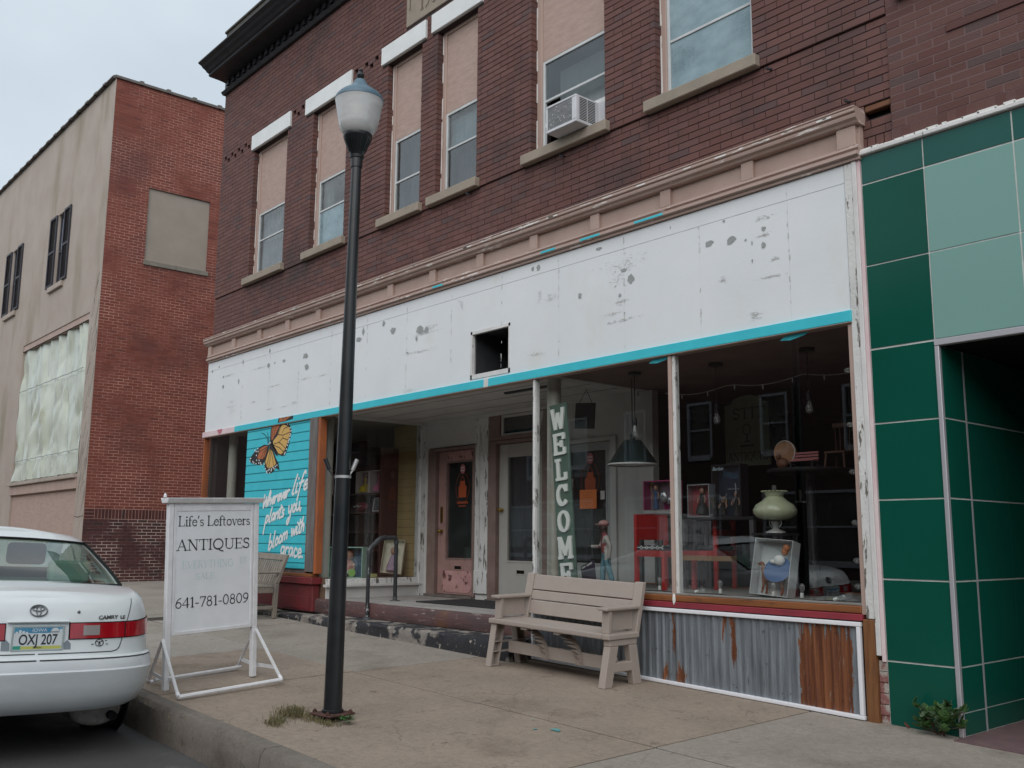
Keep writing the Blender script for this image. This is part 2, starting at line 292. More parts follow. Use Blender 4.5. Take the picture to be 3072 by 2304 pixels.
# ---------------------------------------------------------------- measured outlines on the facade (x, z in metres)
MURAL=[[(-13.2565,1.8962),(-13.2814,1.7916),(-13.2935,1.7065),(-13.244,1.7816),(-13.1919,1.8626),(-13.2009,1.7881),(-13.2069,1.7233),(-13.1457,1.831),(-13.0829,1.9555)],[(-13.0639,1.9319),(-13.155,1.7334)],[(-13.1348,1.7826),(-13.1069,1.8117),(-13.0763,1.839),(-13.0597,1.8405),(-13.0539,1.8252),(-13.0662,1.7856),(-13.0814,1.7477)],[(-13.0203,1.8046),(-12.9858,1.8134),(-12.9515,1.8268),(-12.9451,1.847),(-12.9523,1.8625),(-12.9702,1.8597),(-12.9921,1.846),(-13.0114,1.8215),(-13.0238,1.7949),(-13.0212,1.7735),(-13.0083,1.7619),(-12.9821,1.7737),(-12.9579,1.7896)],[(-12.9502,1.7732),(-12.9089,1.8707)],[(-12.9191,1.8419),(-12.8971,1.8601),(-12.8729,1.8776),(-12.8609,1.877),(-12.8548,1.8721)],[(-12.8468,1.8378),(-12.8129,1.8466),(-12.7791,1.8597),(-12.7729,1.8798),(-12.7799,1.8952),(-12.7975,1.8924),(-12.8189,1.8789),(-12.838,1.8546),(-12.8502,1.8283),(-12.8477,1.807),(-12.8351,1.7955),(-12.8093,1.8072),(-12.7855,1.8229)],[(-12.7443,1.9019),(-12.7478,1.8513),(-12.7425,1.8135),(-12.7079,1.8589),(-12.6737,1.9153)],[(-12.6693,1.8719),(-12.6359,1.8805),(-12.6028,1.8935),(-12.5966,1.9134),(-12.6035,1.9286),(-12.6208,1.9259),(-12.6418,1.9125),(-12.6605,1.8885),(-12.6726,1.8624),(-12.6702,1.8413),(-12.6578,1.8299),(-12.6325,1.8414),(-12.6091,1.857)],[(-12.6018,1.8408),(-12.5616,1.9366)],[(-12.5716,1.9082),(-12.5503,1.9261),(-12.5268,1.9431),(-12.5153,1.9426),(-12.5094,1.9377)],[(-12.2925,2.1526),(-12.3625,2.0246),(-12.4266,1.8952),(-12.4103,1.8763),(-12.3773,1.8897)],[(-12.2871,2.0279),(-12.3135,1.9608),(-12.3338,1.8961),(-12.3123,1.8976),(-12.2851,1.9156)],[(-12.2568,2.0884),(-12.245,2.1025)],[(-12.0568,2.1588),(-12.0602,2.1816),(-12.0729,2.1939),(-12.1023,2.1737),(-12.1468,2.1095),(-12.22,1.9452),(-12.2841,1.791)],[(-12.232,2.023),(-12.1066,2.059)],[(-12.0929,1.9928),(-12.0428,2.003),(-11.9929,2.0192),(-11.9832,2.0468),(-11.9931,2.0685),(-12.0191,2.0657),(-12.0509,2.0482),(-12.0795,2.0156),(-12.0982,1.9797),(-12.095,1.9499),(-12.0767,1.9333),(-12.0385,1.948),(-12.0032,1.9685)],[(-13.1745,1.5864),(-13.2579,1.3295)],[(-13.1854,1.5652),(-13.1564,1.5827),(-13.1265,1.5942),(-13.1154,1.5759),(-13.1176,1.5471),(-13.1379,1.5156),(-13.1645,1.4909),(-13.1877,1.4914),(-13.2049,1.4988)],[(-13.0092,1.7095),(-13.0517,1.6116),(-13.0897,1.513),(-13.0764,1.4989),(-13.0531,1.5094)],[(-12.924,1.6171),(-12.9433,1.6218),(-12.9681,1.6196),(-12.9933,1.5951),(-13.0113,1.5644),(-13.0111,1.5344),(-12.9978,1.5185),(-12.9669,1.5417),(-12.9359,1.5767),(-12.9237,1.6117),(-12.9211,1.6271),(-12.9271,1.5812),(-12.935,1.5289)],[(-12.9116,1.5328),(-12.8743,1.6346)],[(-12.8831,1.6045),(-12.8565,1.6243),(-12.8277,1.6421),(-12.8141,1.6413),(-12.8104,1.6258),(-12.821,1.5847),(-12.8339,1.5456)],[(-12.7272,1.7344),(-12.7581,1.6491),(-12.7846,1.5633),(-12.7704,1.5508),(-12.7491,1.5597)],[(-12.7909,1.6671),(-12.6853,1.7029)],[(-12.6375,1.6679),(-12.6605,1.6636),(-12.6846,1.6556),(-12.6944,1.6407),(-12.6933,1.6257),(-12.6728,1.6199),(-12.6535,1.6133),(-12.6565,1.5951),(-12.6712,1.5773),(-12.699,1.5706),(-12.7247,1.5685)],[(-12.5037,1.7194),(-12.5076,1.6703),(-12.5038,1.6251),(-12.473,1.6347),(-12.4423,1.6561)],[(-12.4211,1.7326),(-12.4401,1.6512),(-12.4672,1.5581),(-12.5007,1.4976),(-12.5317,1.4636),(-12.5522,1.4732),(-12.5575,1.501),(-12.5305,1.5292),(-12.5003,1.5525)],[(-12.3473,1.7443),(-12.3691,1.7236),(-12.3907,1.6957),(-12.3958,1.6636),(-12.3894,1.6387),(-12.3664,1.6353),(-12.3404,1.6467),(-12.322,1.6756),(-12.3139,1.7081),(-12.329,1.73),(-12.3473,1.7443)],[(-12.2822,1.7546),(-12.2884,1.7106),(-12.2898,1.6654),(-12.2739,1.6521),(-12.2521,1.656),(-12.2306,1.6753),(-12.2125,1.7038),(-12.2042,1.7451),(-12.2015,1.7674),(-12.2035,1.7194),(-12.207,1.6634)],[(-12.1609,1.6864),(-12.1843,1.6415)],[(-13.0181,1.3271),(-13.045,1.2142),(-13.0643,1.1042),(-13.0391,1.0983),(-13.0039,1.1273),(-12.9817,1.1547),(-12.9701,1.1842),(-12.9775,1.21),(-12.9954,1.2237),(-13.0223,1.2058),(-13.046,1.1828)],[(-12.8829,1.3657),(-12.9159,1.2579),(-12.9439,1.1502),(-12.9276,1.1375),(-12.9037,1.1517)],[(-12.8181,1.2804),(-12.8403,1.2568),(-12.8623,1.2261),(-12.8675,1.1935),(-12.861,1.1695),(-12.8375,1.1693),(-12.811,1.1843),(-12.7923,1.2156),(-12.7841,1.249),(-12.7994,1.2688),(-12.8181,1.2804)],[(-12.7105,1.3117),(-12.7325,1.2883),(-12.7543,1.2577),(-12.7595,1.2253),(-12.753,1.2014),(-12.7298,1.2012),(-12.7035,1.216),(-12.685,1.2471),(-12.6769,1.2804),(-12.692,1.3),(-12.7105,1.3117)],[(-12.6635,1.2227),(-12.6367,1.3332)],[(-12.6423,1.3007),(-12.6197,1.3246),(-12.5959,1.345),(-12.5869,1.3387),(-12.5852,1.3174),(-12.591,1.278),(-12.5982,1.242)],[(-12.5852,1.3174),(-12.5633,1.3411),(-12.5391,1.3615),(-12.5261,1.3564),(-12.5204,1.3363),(-12.5257,1.2972),(-12.5334,1.2612)],[(-12.3915,1.3998),(-12.3933,1.3454),(-12.3887,1.3021),(-12.3639,1.3453),(-12.3378,1.3912),(-12.3312,1.3521),(-12.3241,1.3157),(-12.296,1.3655),(-12.2697,1.4247)],[(-12.2455,1.4297),(-12.2547,1.3784),(-12.26,1.3291),(-12.2458,1.3309),(-12.2297,1.3452)],[(-12.2329,1.4762),(-12.2268,1.4872)],[(-12.1557,1.5259),(-12.1771,1.4394),(-12.1944,1.3526),(-12.1801,1.3404),(-12.1611,1.3499)],[(-12.2092,1.4566),(-12.114,1.4954)],[(-12.0818,1.5601),(-12.14,1.3543)],[(-12.1279,1.4053),(-12.1052,1.4354),(-12.0795,1.4637),(-12.0634,1.4652),(-12.0553,1.4493),(-12.0612,1.4082),(-12.0701,1.369)],[(-12.5858,1.1362),(-12.6108,1.1472),(-12.6412,1.1511),(-12.668,1.1272),(-12.6845,1.0946),(-12.6781,1.0608),(-12.658,1.0402),(-12.6243,1.058),(-12.5929,1.0897),(-12.5809,1.137),(-12.584,1.1478),(-12.6074,1.0296),(-12.6402,0.9044),(-12.6784,0.8863),(-12.7071,0.9074),(-12.7012,0.9424),(-12.6869,0.977)],[(-12.5638,1.0296),(-12.5367,1.1451)],[(-12.542,1.1103),(-12.5174,1.1272),(-12.4896,1.1424),(-12.4732,1.1378),(-12.4632,1.1292)],[(-12.3516,1.1229),(-12.3758,1.1337),(-12.4055,1.1376),(-12.4316,1.1143),(-12.4478,1.0818),(-12.4421,1.0451),(-12.4231,1.0224),(-12.3898,1.0424),(-12.3586,1.0769),(-12.3502,1.1163),(-12.3498,1.1344),(-12.3488,1.08),(-12.3489,1.0186)],[(-12.2239,1.1099),(-12.2429,1.1232),(-12.2669,1.1296),(-12.291,1.1068),(-12.3069,1.0741),(-12.3018,1.0403),(-12.2845,1.0153),(-12.2543,1.0188),(-12.227,1.0296)],[(-12.1936,1.068),(-12.1512,1.0686),(-12.1105,1.0749),(-12.1079,1.0991),(-12.1215,1.1213),(-12.144,1.1233),(-12.1685,1.1125),(-12.1867,1.087),(-12.1953,1.0566),(-12.186,1.0282),(-12.1661,1.0093),(-12.1354,1.0163),(-12.1085,1.0292)],[(-12.0788,1.0105),(-12.0704,1.0181)]]
BF={'black':[[(-13.1849,2.6799),(-13.1717,2.8547),(-13.1194,2.9424),(-12.999,2.9441),(-12.7762,2.9367),(-12.643,2.9097),(-12.5584,2.8466),(-12.5248,2.7881),(-12.5586,2.6867),(-12.5996,2.5855),(-12.6565,2.4991),(-12.695,2.4459),(-12.7965,2.4438),(-12.917,2.4736),(-13.0205,2.5438),(-13.1358,2.6441)],[(-13.1919,2.6266),(-13.3664,2.6474),(-13.5353,2.614),(-13.6725,2.5572),(-13.778,2.4904),(-13.8377,2.4424),(-13.7675,2.3943),(-13.604,2.3634),(-13.4288,2.3452),(-13.3397,2.3849),(-13.2506,2.4944)],[(-13.1805,2.6043),(-13.0645,2.5325),(-12.9795,2.4281),(-12.8821,2.3382),(-12.8403,2.2382),(-12.9653,2.2795),(-13.0348,2.2267),(-13.1377,2.202),(-13.231,2.222),(-13.3115,2.2902),(-13.3256,2.3985),(-13.2587,2.4985)],[(-13.2132,2.6568),(-13.154,2.6755),(-13.0728,2.6183),(-12.9659,2.519),(-12.8991,2.4409),(-12.9758,2.4667),(-13.0645,2.5325),(-13.1798,2.5971)]],'orange':[[(-13.1491,2.7023),(-13.141,2.8522),(-13.0956,2.931),(-12.9832,2.9356),(-12.864,2.9324),(-12.9316,2.8636),(-13.013,2.7777),(-13.0964,2.7056)],[(-13.2216,2.6179),(-13.3638,2.6226),(-13.5012,2.5899),(-13.5093,2.5468),(-13.5645,2.4702),(-13.5296,2.4391),(-13.3754,2.4315),(-13.3174,2.4698),(-13.2525,2.559)]],'yellow':[[(-13.0791,2.6829),(-12.9515,2.7587),(-12.8868,2.8599),(-12.8181,2.9142),(-12.7131,2.8841),(-12.6086,2.8473),(-12.5709,2.778),(-12.5981,2.6966),(-12.6484,2.6167),(-12.6989,2.5366),(-12.7569,2.4881),(-12.8207,2.4676),(-12.9038,2.4904),(-12.985,2.5627),(-13.0705,2.6253)],[(-13.1726,2.5859),(-13.0978,2.5346),(-13.0342,2.4526),(-12.9594,2.3424),(-13.0273,2.3039),(-13.176,2.2819),(-13.2557,2.3159),(-13.3,2.3898),(-13.2391,2.4865)]],'vein':[[(-13.0653,2.6962),(-13.0467,2.816),(-12.9681,2.9343)],[(-13.1338,2.7012),(-13.0958,2.8557),(-13.0285,2.9395)],[(-13.0798,2.6901),(-12.9229,2.7706),(-12.8583,2.8717),(-12.7754,2.9282)],[(-12.9222,2.7635),(-12.7732,2.7449),(-12.5876,2.7723)],[(-12.7732,2.7449),(-12.784,2.7036),(-12.6209,2.6635)],[(-12.784,2.7036),(-12.8965,2.6484),(-13.0666,2.6322)],[(-12.8965,2.6484),(-12.7742,2.5976),(-12.6663,2.5275)],[(-13.0576,2.6173),(-12.8743,2.5694),(-12.7054,2.4813)],[(-12.806,2.7827),(-12.7529,2.8417),(-12.6241,2.859)],[(-13.2089,2.6134),(-13.3596,2.5805),(-13.5049,2.5501)],[(-13.2228,2.6001),(-13.3849,2.5244),(-13.4541,2.4383)],[(-13.2361,2.5794),(-13.3225,2.5204),(-13.3756,2.4337)],[(-13.1677,2.582),(-13.1903,2.4264),(-13.2564,2.3231)],[(-13.16,2.5815),(-13.1445,2.4237),(-13.1768,2.2904)],[(-13.1433,2.5661),(-13.0685,2.4192),(-13.0277,2.3074)],[(-13.2264,2.6362),(-13.2636,2.7324),(-13.3505,2.7968),(-13.4441,2.8274)],[(-13.2086,2.6564),(-13.2403,2.745),(-13.2634,2.8225)]],'dot':[(-12.7453,2.9185),(-12.6566,2.9003),(-12.5716,2.8337),(-12.5434,2.7897),(-12.5563,2.742),(-12.5682,2.7152),(-12.5789,2.6743),(-12.5986,2.6549),(-12.6106,2.628),(-12.6357,2.588),(-12.6596,2.534),(-12.6915,2.4874),(-12.7114,2.4678),(-13.1678,2.6607),(-13.2048,2.649),(-13.5576,2.6009),(-13.6089,2.5605),(-13.6507,2.5778),(-13.545,2.5564),(-13.5947,2.5012),(-13.7833,2.465),(-13.8033,2.4257),(-13.7051,2.4128),(-13.6709,2.3926),(-13.5971,2.3739),(-13.5029,2.3796),(-13.4992,2.4192),(-13.579,2.4274),(-13.4481,2.3802),(-13.4297,2.3539),(-13.3289,2.3556),(-13.2833,2.2852),(-13.2408,2.2439),(-13.1958,2.2523),(-13.1591,2.2647),(-13.0914,2.2683),(-13.0966,2.2439),(-13.1389,2.2141),(-13.041,2.2905),(-13.0092,2.2712),(-12.9748,2.3011),(-12.9243,2.316),(-13.231,2.222)],'up_black':[[(-12.9175,2.9328),(-12.8895,3.0133),(-12.4437,3.0245),(-12.4625,2.9486),(-12.687,2.9372)]],'up_orange':[[(-12.8555,3.0144),(-12.5214,3.0186),(-12.6105,2.9724),(-12.6948,2.9435),(-12.8737,2.941)]],'up_vein':[[(-12.7679,2.9444),(-12.7417,2.9772),(-12.6438,3.0209)],[(-12.7551,2.9644),(-12.7745,3.0155)]]}
CHIPS=[(-10.6931,3.9521,0.031,0.0542),(-10.8033,3.8561,0.0783,0.0315),(-10.2144,3.9742,0.0389,0.0388),(-10.001,3.8505,0.0711,0.0477),(-9.4082,3.759,0.0922,0.059),(-9.2779,3.7445,0.054,0.039),(-9.4814,3.6662,0.0265,0.0329),(-7.3855,4.0948,0.025,0.0253),(-7.2945,4.087,0.0329,0.0344),(-9.6758,3.5181,0.0317,0.0106),(-5.0772,3.8379,0.0461,0.0351),(-4.8436,3.8123,0.0509,0.0435),(-4.9161,3.9985,0.0163,0.014),(-4.5176,3.8342,0.0252,0.0245),(-4.5207,3.6949,0.0252,0.031),(-4.6983,3.7781,0.0131,0.0113),(-6.0005,3.7097,0.0458,0.0478),(-6.6801,3.6708,0.031,0.0319),(-6.4123,4.0959,0.044,0.0197),(-6.1438,3.573,0.02,0.0229),(-6.085,3.3916,0.0099,0.0075),(-6.0899,3.8107,0.0433,0.0229),(-4.6345,3.7404,0.0078,0.0224),(-4.638,3.5834,0.0077,0.0201),(-5.5097,4.0897,0.006,0.0147),(-12.2107,3.8376,0.0841,0.0448),(-12.1671,3.6689,0.0581,0.0469),(-12.855,3.8521,0.0451,0.0269),(-13.3442,3.8483,0.0527,0.0375),(-13.3218,4.068,0.0264,0.0377),(-14.219,4.0226,0.0231,0.0394),(-13.142,3.8606,0.0207,0.0173),(-14.9195,3.8639,0.037,0.019),(-14.3481,3.7287,0.0262,0.0459),(-14.9147,3.7037,0.0369,0.0337),(-15.3568,4.0131,0.0322,0.0277),(-15.1059,4.0552,0.0283,0.0192)]
SMUDGE=[(-6.1058,3.8653,0.284,0.077),(-6.209,3.7328,0.102,0.077),(-6.128,3.5129,0.083,0.025),(-6.2475,3.4073,0.102,0.018),(-4.5239,3.9281,0.101,0.022),(-4.457,3.4117,0.136,0.011),(-4.4261,3.5537,0.049,0.013),(-4.9504,3.4785,0.034,0.034),(-4.6338,3.1039,0.063,0.044),(-4.5172,3.7802,0.076,0.016),(-6.1309,3.3239,0.216,0.013),(-9.4531,3.4993,0.352,0.018),(-8.6148,3.9225,0.049,0.063),(-9.1827,3.7676,0.128,0.039),(-7.2854,3.7945,0.033,0.068),(-7.0923,3.7354,0.095,0.045),(-7.3322,3.1666,0.098,0.013),(-9.2873,3.7072,0.281,0.018),(-9.6563,3.0451,0.135,0.026),(-14.7243,3.8662,0.272,0.019),(-13.6476,3.8447,0.245,0.013),(-14.5814,3.4176,0.089,0.018),(-14.6017,3.3417,0.178,0.005),(-14.5641,3.2732,0.118,0.079),(-13.7824,3.3349,0.11,0.015),(-13.264,3.172,0.104,0.006),(-12.8119,3.1693,0.087,0.007),(-12.1997,3.5052,0.139,0.012),(-12.5003,3.1906,0.096,0.024),(-11.7278,3.4927,0.11,0.011),(-13.1439,3.511,0.232,0.006)]
# ================================================================ MATERIALS
PINK = (.40, .285, .24)
m_brick_o = M('dark_brick', (.135, .063, .054), rnd=((.155, .076, .066), (.105, .066, .066), 'obj'), c2=(.10, .056, .052), s=3.5, lo=.5, hi=.75, c4_=(.07, .048, .046), s4=.75, lo4=.54, hi4=.72, rough=.75, bump=.4, bs=90, spec=.3)
m_brick_a = M('dark_brick_field', (.135, .063, .054), rnd=((.155, .076, .066), (.105, .066, .066), 'attr'), c2=(.10, .056, .052), s=3.5, lo=.5, hi=.75, c4_=(.07, .048, .046), s4=.75, lo4=.54, hi4=.72, rough=.75, bump=.4, bs=90, spec=.3)
m_mortar_d = M('dark_mortar', (.042, .028, .028), rough=.9)
m_nb_o = M('neighbour_brick', (.115, .054, .048), rnd=((.135, .068, .06), (.095, .066, .066), 'obj'), c2=(.13, .05, .045), s=2.5, lo=.55, hi=.75, rough=.75, bump=.4, bs=90, spec=.3)
m_nb_a = M('neighbour_brick_field', (.115, .054, .048), rnd=((.135, .068, .06), (.095, .066, .066), 'attr'), c2=(.13, .05, .045), s=2.5, lo=.55, hi=.75, rough=.75, bump=.4, bs=90, spec=.3)
m_nb_mortar = M('rose_mortar', (.17, .11, .105), rough=.9)
m_red_o = M('red_brick', (.205, .060, .043), rnd=((.235, .074, .054), (.165, .050, .040), 'obj'), c2=(.13, .05, .045), s=.7, lo=.5, hi=.75, c3=(.30, .15, .13), s3=5, st3=(1, 1, 2.5), lo3=.64, hi3=.8, rough=.8, bump=.4, bs=90, spec=.25)
m_red_a = M('red_brick_field', (.205, .060, .043), rnd=((.235, .074, .054), (.165, .050, .040), 'attr'), c2=(.13, .05, .045), s=.7, lo=.5, hi=.75, c3=(.30, .15, .13), s3=5, st3=(1, 1, 2.5), lo3=.64, hi3=.8, rough=.8, bump=.4, bs=90, spec=.25)
m_red_mortar = M('pale_red_mortar', (.50, .27, .215), c2=(.19, .075, .06), s=.8, lo=.44, hi=.62, rough=.9)
m_plum_o = M('plum_brick', (.075, .03, .03), rnd=((.10, .038, .036), (.05, .032, .032), 'obj'), rough=.8, bump=.4, bs=90, spec=.3)
m_plum_mortar = M('grey_mortar', (.52, .42, .37), c2=(.10, .06, .055), s=1.1, lo=.46, hi=.6, rough=.9)
m_tan = M('beige_pink_paint', PINK, c2=(.46, .34, .29), s=2.5, st=(1, 1, .5), rough=.6, c3=(.33, .25, .2), s3=14, lo3=.68, hi3=.72, bump=.15, bs=120)
m_tanw = M('worn_beige_paint', (.44, .33, .29), c2=PINK, s=3, rough=.6, c3=(.75, .70, .66), s3=6, st3=(.6, 1, 3), lo3=.6, hi3=.64, bump=.3, bs=120)
m_ply = M('painted_plywood', (.47, .345, .295), c2=(.385, .275, .235), s=9, st=(.7, 1, 2.2), lo=.3, hi=.7, rough=.75, bump=.5, bs=45, bst=(.6, 1, 2.5), c3=(.34, .235, .2), s3=20, st3=(.5, 1, 2.5), lo3=.62, hi3=.8)
m_white = M('white_board_paint', (.77, .79, .805), c4_=(.70, .685, .64), s4=1.7, st4=(1, 1, .6), lo4=.60, hi4=.82, c2=(.71, .735, .755), s=1.1, lo=.3, hi=.7, rough=.55, c3=(.45, .45, .45), s3=38, st3=(.35, 1, 1.5), lo3=.73, hi3=.8, bump=.12, bs=30)
m_whitetrim = M('white_trim_paint', (.72, .71, .70), c2=(.62, .605, .59), s=4, rough=.55, c3=(.2, .18, .16), s3=12, st3=(1.6, 1, .35), lo3=.66, hi3=.69, bump=.3, bs=60)
m_peel = M('peeling_white_paint', (.70, .70, .68), c2=(.60, .60, .58), s=3, rough=.65, c3=(.15, .13, .11), s3=9, st3=(2.2, 2.2, .5), lo3=.56, hi3=.6, bump=.6, bs=40)
m_offwhite = M('porch_off_white', (.62, .61, .59), c2=(.53, .52, .50), s=2, rough=.6, c3=(.16, .14, .12), s3=10, st3=(1, 1, .4), lo3=.67, hi3=.7, bump=.3, bs=50)
m_ceil = M('porch_ceiling_paint', (.64, .63, .61), c2=(.55, .54, .52), s=3, rough=.7, c3=(.05, .045, .04), s3=7, st3=(.5, 2.5, 1), lo3=.66, hi3=.69, bump=.5, bs=40)
m_lintel = M('white_lintel', (.78, .80, .80), c2=(.70, .72, .71), s=3, rough=.6)
m_stone = M('limestone', (.34, .285, .225), c2=(.28, .24, .195), s=5, rough=.8, bump=.4, bs=60)
m_alu = M('white_aluminium', (.60, .62, .62), c2=(.5, .52, .52), s=5, rough=.4, spec=.5)
m_blk = M('black_cornice_paint', (.018, .017, .02), c2=(.03, .03, .035), s=5, rough=.45, c3=(.06, .07, .065), s3=10, st3=(.5, 1, 1.5), lo3=.6, hi3=.75, bump=.3, bs=40)
m_par = M('parapet_masonry', (.06, .06, .05), c2=(.09, .085, .07), s=5, rough=.9, bump=.5)
m_teal = M('turquoise_paint', (.045, .50, .60), c2=(.055, .55, .64), s=4, rough=.5, bump=.1, bs=60)
m_pinkw = M('pale_pink_paint', (.68, .50, .52), c2=(.74, .62, .62), s=4, rough=.6)
m_rose = M('rose_paint', (.52, .16, .21), rough=.6)
m_chip = M('bare_grey_board', (.29, .305, .30), c2=(.36, .37, .365), s=20, rough=.8, bump=.3)
m_smudge = M('grey_scuff', (.60, .595, .58), c2=(.45, .43, .40), s=3, rough=.8)
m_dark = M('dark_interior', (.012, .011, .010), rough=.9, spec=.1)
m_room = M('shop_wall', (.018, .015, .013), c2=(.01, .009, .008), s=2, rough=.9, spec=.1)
m_shopceil = M('shop_ceiling', (.22, .15, .13), c2=(.17, .115, .1), s=2, rough=.8)
m_floor = M('display_floor', (.20, .19, .175), c2=(.26, .25, .235), s=5, rough=.7)
m_wood_o = M('orange_stained_wood', (.20, .068, .02), c2=(.27, .10, .035), s=6, st=(.25, 1, 3), rough=.5, c3=(.06, .03, .02), s3=6, st3=(.5, 1, 3), lo3=.55, hi3=.68, bump=.3, bst=(.3, 1, 4))
m_wood_v = M('brown_stained_post', (.22, .095, .035), c2=(.13, .05, .02), s=14, st=(3, 3, .25), lo=.4, hi=.7, rough=.55, bump=.3, bst=(4, 1, .3))
m_wood_g = M('weathered_grey_wood', (.19, .175, .17), c2=(.12, .10, .095), s=10, st=(3, 1, .3), rough=.8, bump=.4, bst=(4, 1, .3))
m_orange = M('orange_trim', (.40, .12, .04), c2=(.28, .09, .04), s=8, st=(1, 1, .4), rough=.6)
m_redp = M('dark_red_paint', (.20, .022, .028), c2=(.15, .03, .032), s=3, rough=.55, c3=(.13, .11, .1), s3=6, lo3=.62, hi3=.68, bump=.3)
m_redstrip = M('crimson_strip', (.30, .035, .05), c2=(.22, .03, .045), s=4, rough=.55, c3=(.1, .08, .07), s3=10, lo3=.68, hi3=.72)
m_pvc = M('white_pvc', (.80, .80, .83), rough=.35)
m_glass = GLASS('shop_glass', (.97, .98, .975), 1.2)
m_glass_u = GLASS('upper_glass', (.85, .88, .88), .8, .22, (.38, .40, .41))
m_glass_b = GLASS('hazy_glass', (.8, .88, .9), 1.0, .5, (.40, .53, .58))
m_glass_d = GLASS('dark_door_glass', (.75, .78, .78), 1.5, .07, (.30, .32, .32))  # grey haze and raised gloss imitate the lit reflection in the panes
# concrete with cracks
def concrete(name, ca, cb, cst, cracks=1.0):
    m = M(name, ca, c2=cb, s=1.3, lo=.35, hi=.65, rough=.85, c3=cst, s3=16, lo3=.66, hi3=.8, c4_=(ca[0] * .62, ca[1] * .6, ca[2] * .58), s4=.9, lo4=.56, hi4=.72, bump=.35, bs=120, spec=.25)
    nt = m.node_tree; b = [n for n in nt.nodes if n.type == 'BSDF_PRINCIPLED'][0]
    col = b.inputs['Base Color'].links[0].from_socket
    geo = N(nt, 'ShaderNodeNewGeometry')
    fine = ramp(nt, noise(nt, geo.outputs['Position'], 140, detail=2), .25, .75, (.78, .78, .78, 1), (1.18, 1.18, 1.18, 1))
    mm = nt.nodes.new('ShaderNodeMix'); mm.data_type = 'RGBA'; mm.blend_type = 'MULTIPLY'; mm.inputs[0].default_value = 1
    nt.links.new(col, mm.inputs[6]); nt.links.new(fine, mm.inputs[7]); col = mm.outputs[2]
    spot = ramp(nt, noise(nt, geo.outputs['Position'], 5.5, detail=7, rough=.7, off=13), .62, .72); col = mixc(nt, spot, col, (ca[0] * .5, ca[1] * .48, ca[2] * .46, 1))
    mid = ramp(nt, noise(nt, geo.outputs['Position'], 22, detail=5, rough=.75), .3, .7, (.82, .82, .82, 1), (1.14, 1.14, 1.14, 1))
    mm = nt.nodes.new('ShaderNodeMix'); mm.data_type = 'RGBA'; mm.blend_type = 'MULTIPLY'; mm.inputs[0].default_value = 1
    nt.links.new(col, mm.inputs[6]); nt.links.new(mid, mm.inputs[7]); col = mm.outputs[2]
    for vsc, wdt, mlo, amt, dd in ((1.5, .012, .5, .6, .55), (4.2, .03, .50, .42, .45)) if cracks else ():
        v = N(nt, 'ShaderNodeTexVoronoi', feature='DISTANCE_TO_EDGE', Scale=vsc)
        dn = N(nt, 'ShaderNodeTexNoise', Scale=3.5, Detail=6.0); nt.links.new(geo.outputs['Position'], dn.inputs['Vector'])
        ad = N(nt, 'ShaderNodeVectorMath', operation='MULTIPLY_ADD'); nt.links.new(dn.outputs['Color'], ad.inputs[0]); ad.inputs[1].default_value = (dd, dd, dd); nt.links.new(geo.outputs['Position'], ad.inputs[2])
        nt.links.new(ad.outputs[0], v.inputs['Vector'])
        ln = ramp(nt, v.outputs['Distance'], .0, wdt, (1, 1, 1, 1), (0, 0, 0, 1))
        mk = ramp(nt, noise(nt, geo.outputs['Position'], 1.6 if vsc < 2 else 4.5, off=5 + vsc), mlo, mlo + .1)
        mu = N(nt, 'ShaderNodeMath', operation='MULTIPLY'); nt.links.new(ln, mu.inputs[0]); nt.links.new(mk, mu.inputs[1])
        m2 = N(nt, 'ShaderNodeMath', operation='MULTIPLY'); nt.links.new(mu.outputs[0], m2.inputs[0]); m2.inputs[1].default_value = amt * cracks
        col = mixc(nt, m2.outputs[0], col, (ca[0] * .3, ca[1] * .3, ca[2] * .3, 1))
    nt.links.new(col, b.inputs['Base Color']); return m
m_conc = concrete('tan_concrete', (.325, .262, .208), (.275, .224, .178), (.39, .325, .26))
m_conc_g = concrete('grey_concrete', (.325, .288, .247), (.28, .248, .212), (.38, .335, .285), .7)
m_conc_l = concrete('pale_concrete', (.35, .315, .28), (.315, .285, .25), (.40, .36, .315), .3)
m_kerb = concrete('kerb_concrete', (.15, .13, .11), (.21, .182, .155), (.29, .255, .215), 1.0)
m_asph = M('asphalt', (.060, .058, .058), c2=(.085, .082, .08), s=1.2, c3=(.17, .165, .16), s3=120, lo3=.62, hi3=.75, c4_=(.12, .115, .11), s4=2.2, lo4=.6, hi4=.7, rough=.9, bump=.9, bs=90)
m_ground = M('ground_dirt', (.12, .11, .09), c2=(.09, .09, .06), s=.5, rough=.9)
# ================================================================ GROUND
mb = MB(); mb.poly([(-250, -250, -.75), (250, -250, -.75), (250, 250, -.75), (-250, 250, -.75)])
mb.done('ground', m_ground, kind='structure')
def rz(x, y):
    d = -3.78 - y
    return gz(x, -3.76) - .235 + (.035 * min(d, 4.5) if d < 9 else .035 * max(4.5 - (d - 9) , 1.0))
mb = MB(); xs = [-80, -60, -40, -25, -17, -13] + [-12 + .5 * i for i in range(25)] + [2, 4, 6, 10, 20, 60]; ys = [-3.70, -3.78, -3.9, -4.1, -4.4, -5, -6, -7, -8.3, -10, -13.5, -17.6]
g = [[mb.vert((x, y, rz(x, y) + (.012 * math.sin(x * 5.1 + y * 7) * (1 if -4.2 < y < -3.8 else .3)))) for y in ys] for x in xs]
for i in range(len(xs) - 1):
    for j in range(len(ys) - 1): mb.face((g[i][j], g[i][j + 1], g[i + 1][j + 1], g[i + 1][j]))
mb.done('road', m_asph, kind='structure', smooth=True)
side = bpy.data.objects.new('sidewalk', None); COL.objects.link(side); side['kind'] = 'structure'
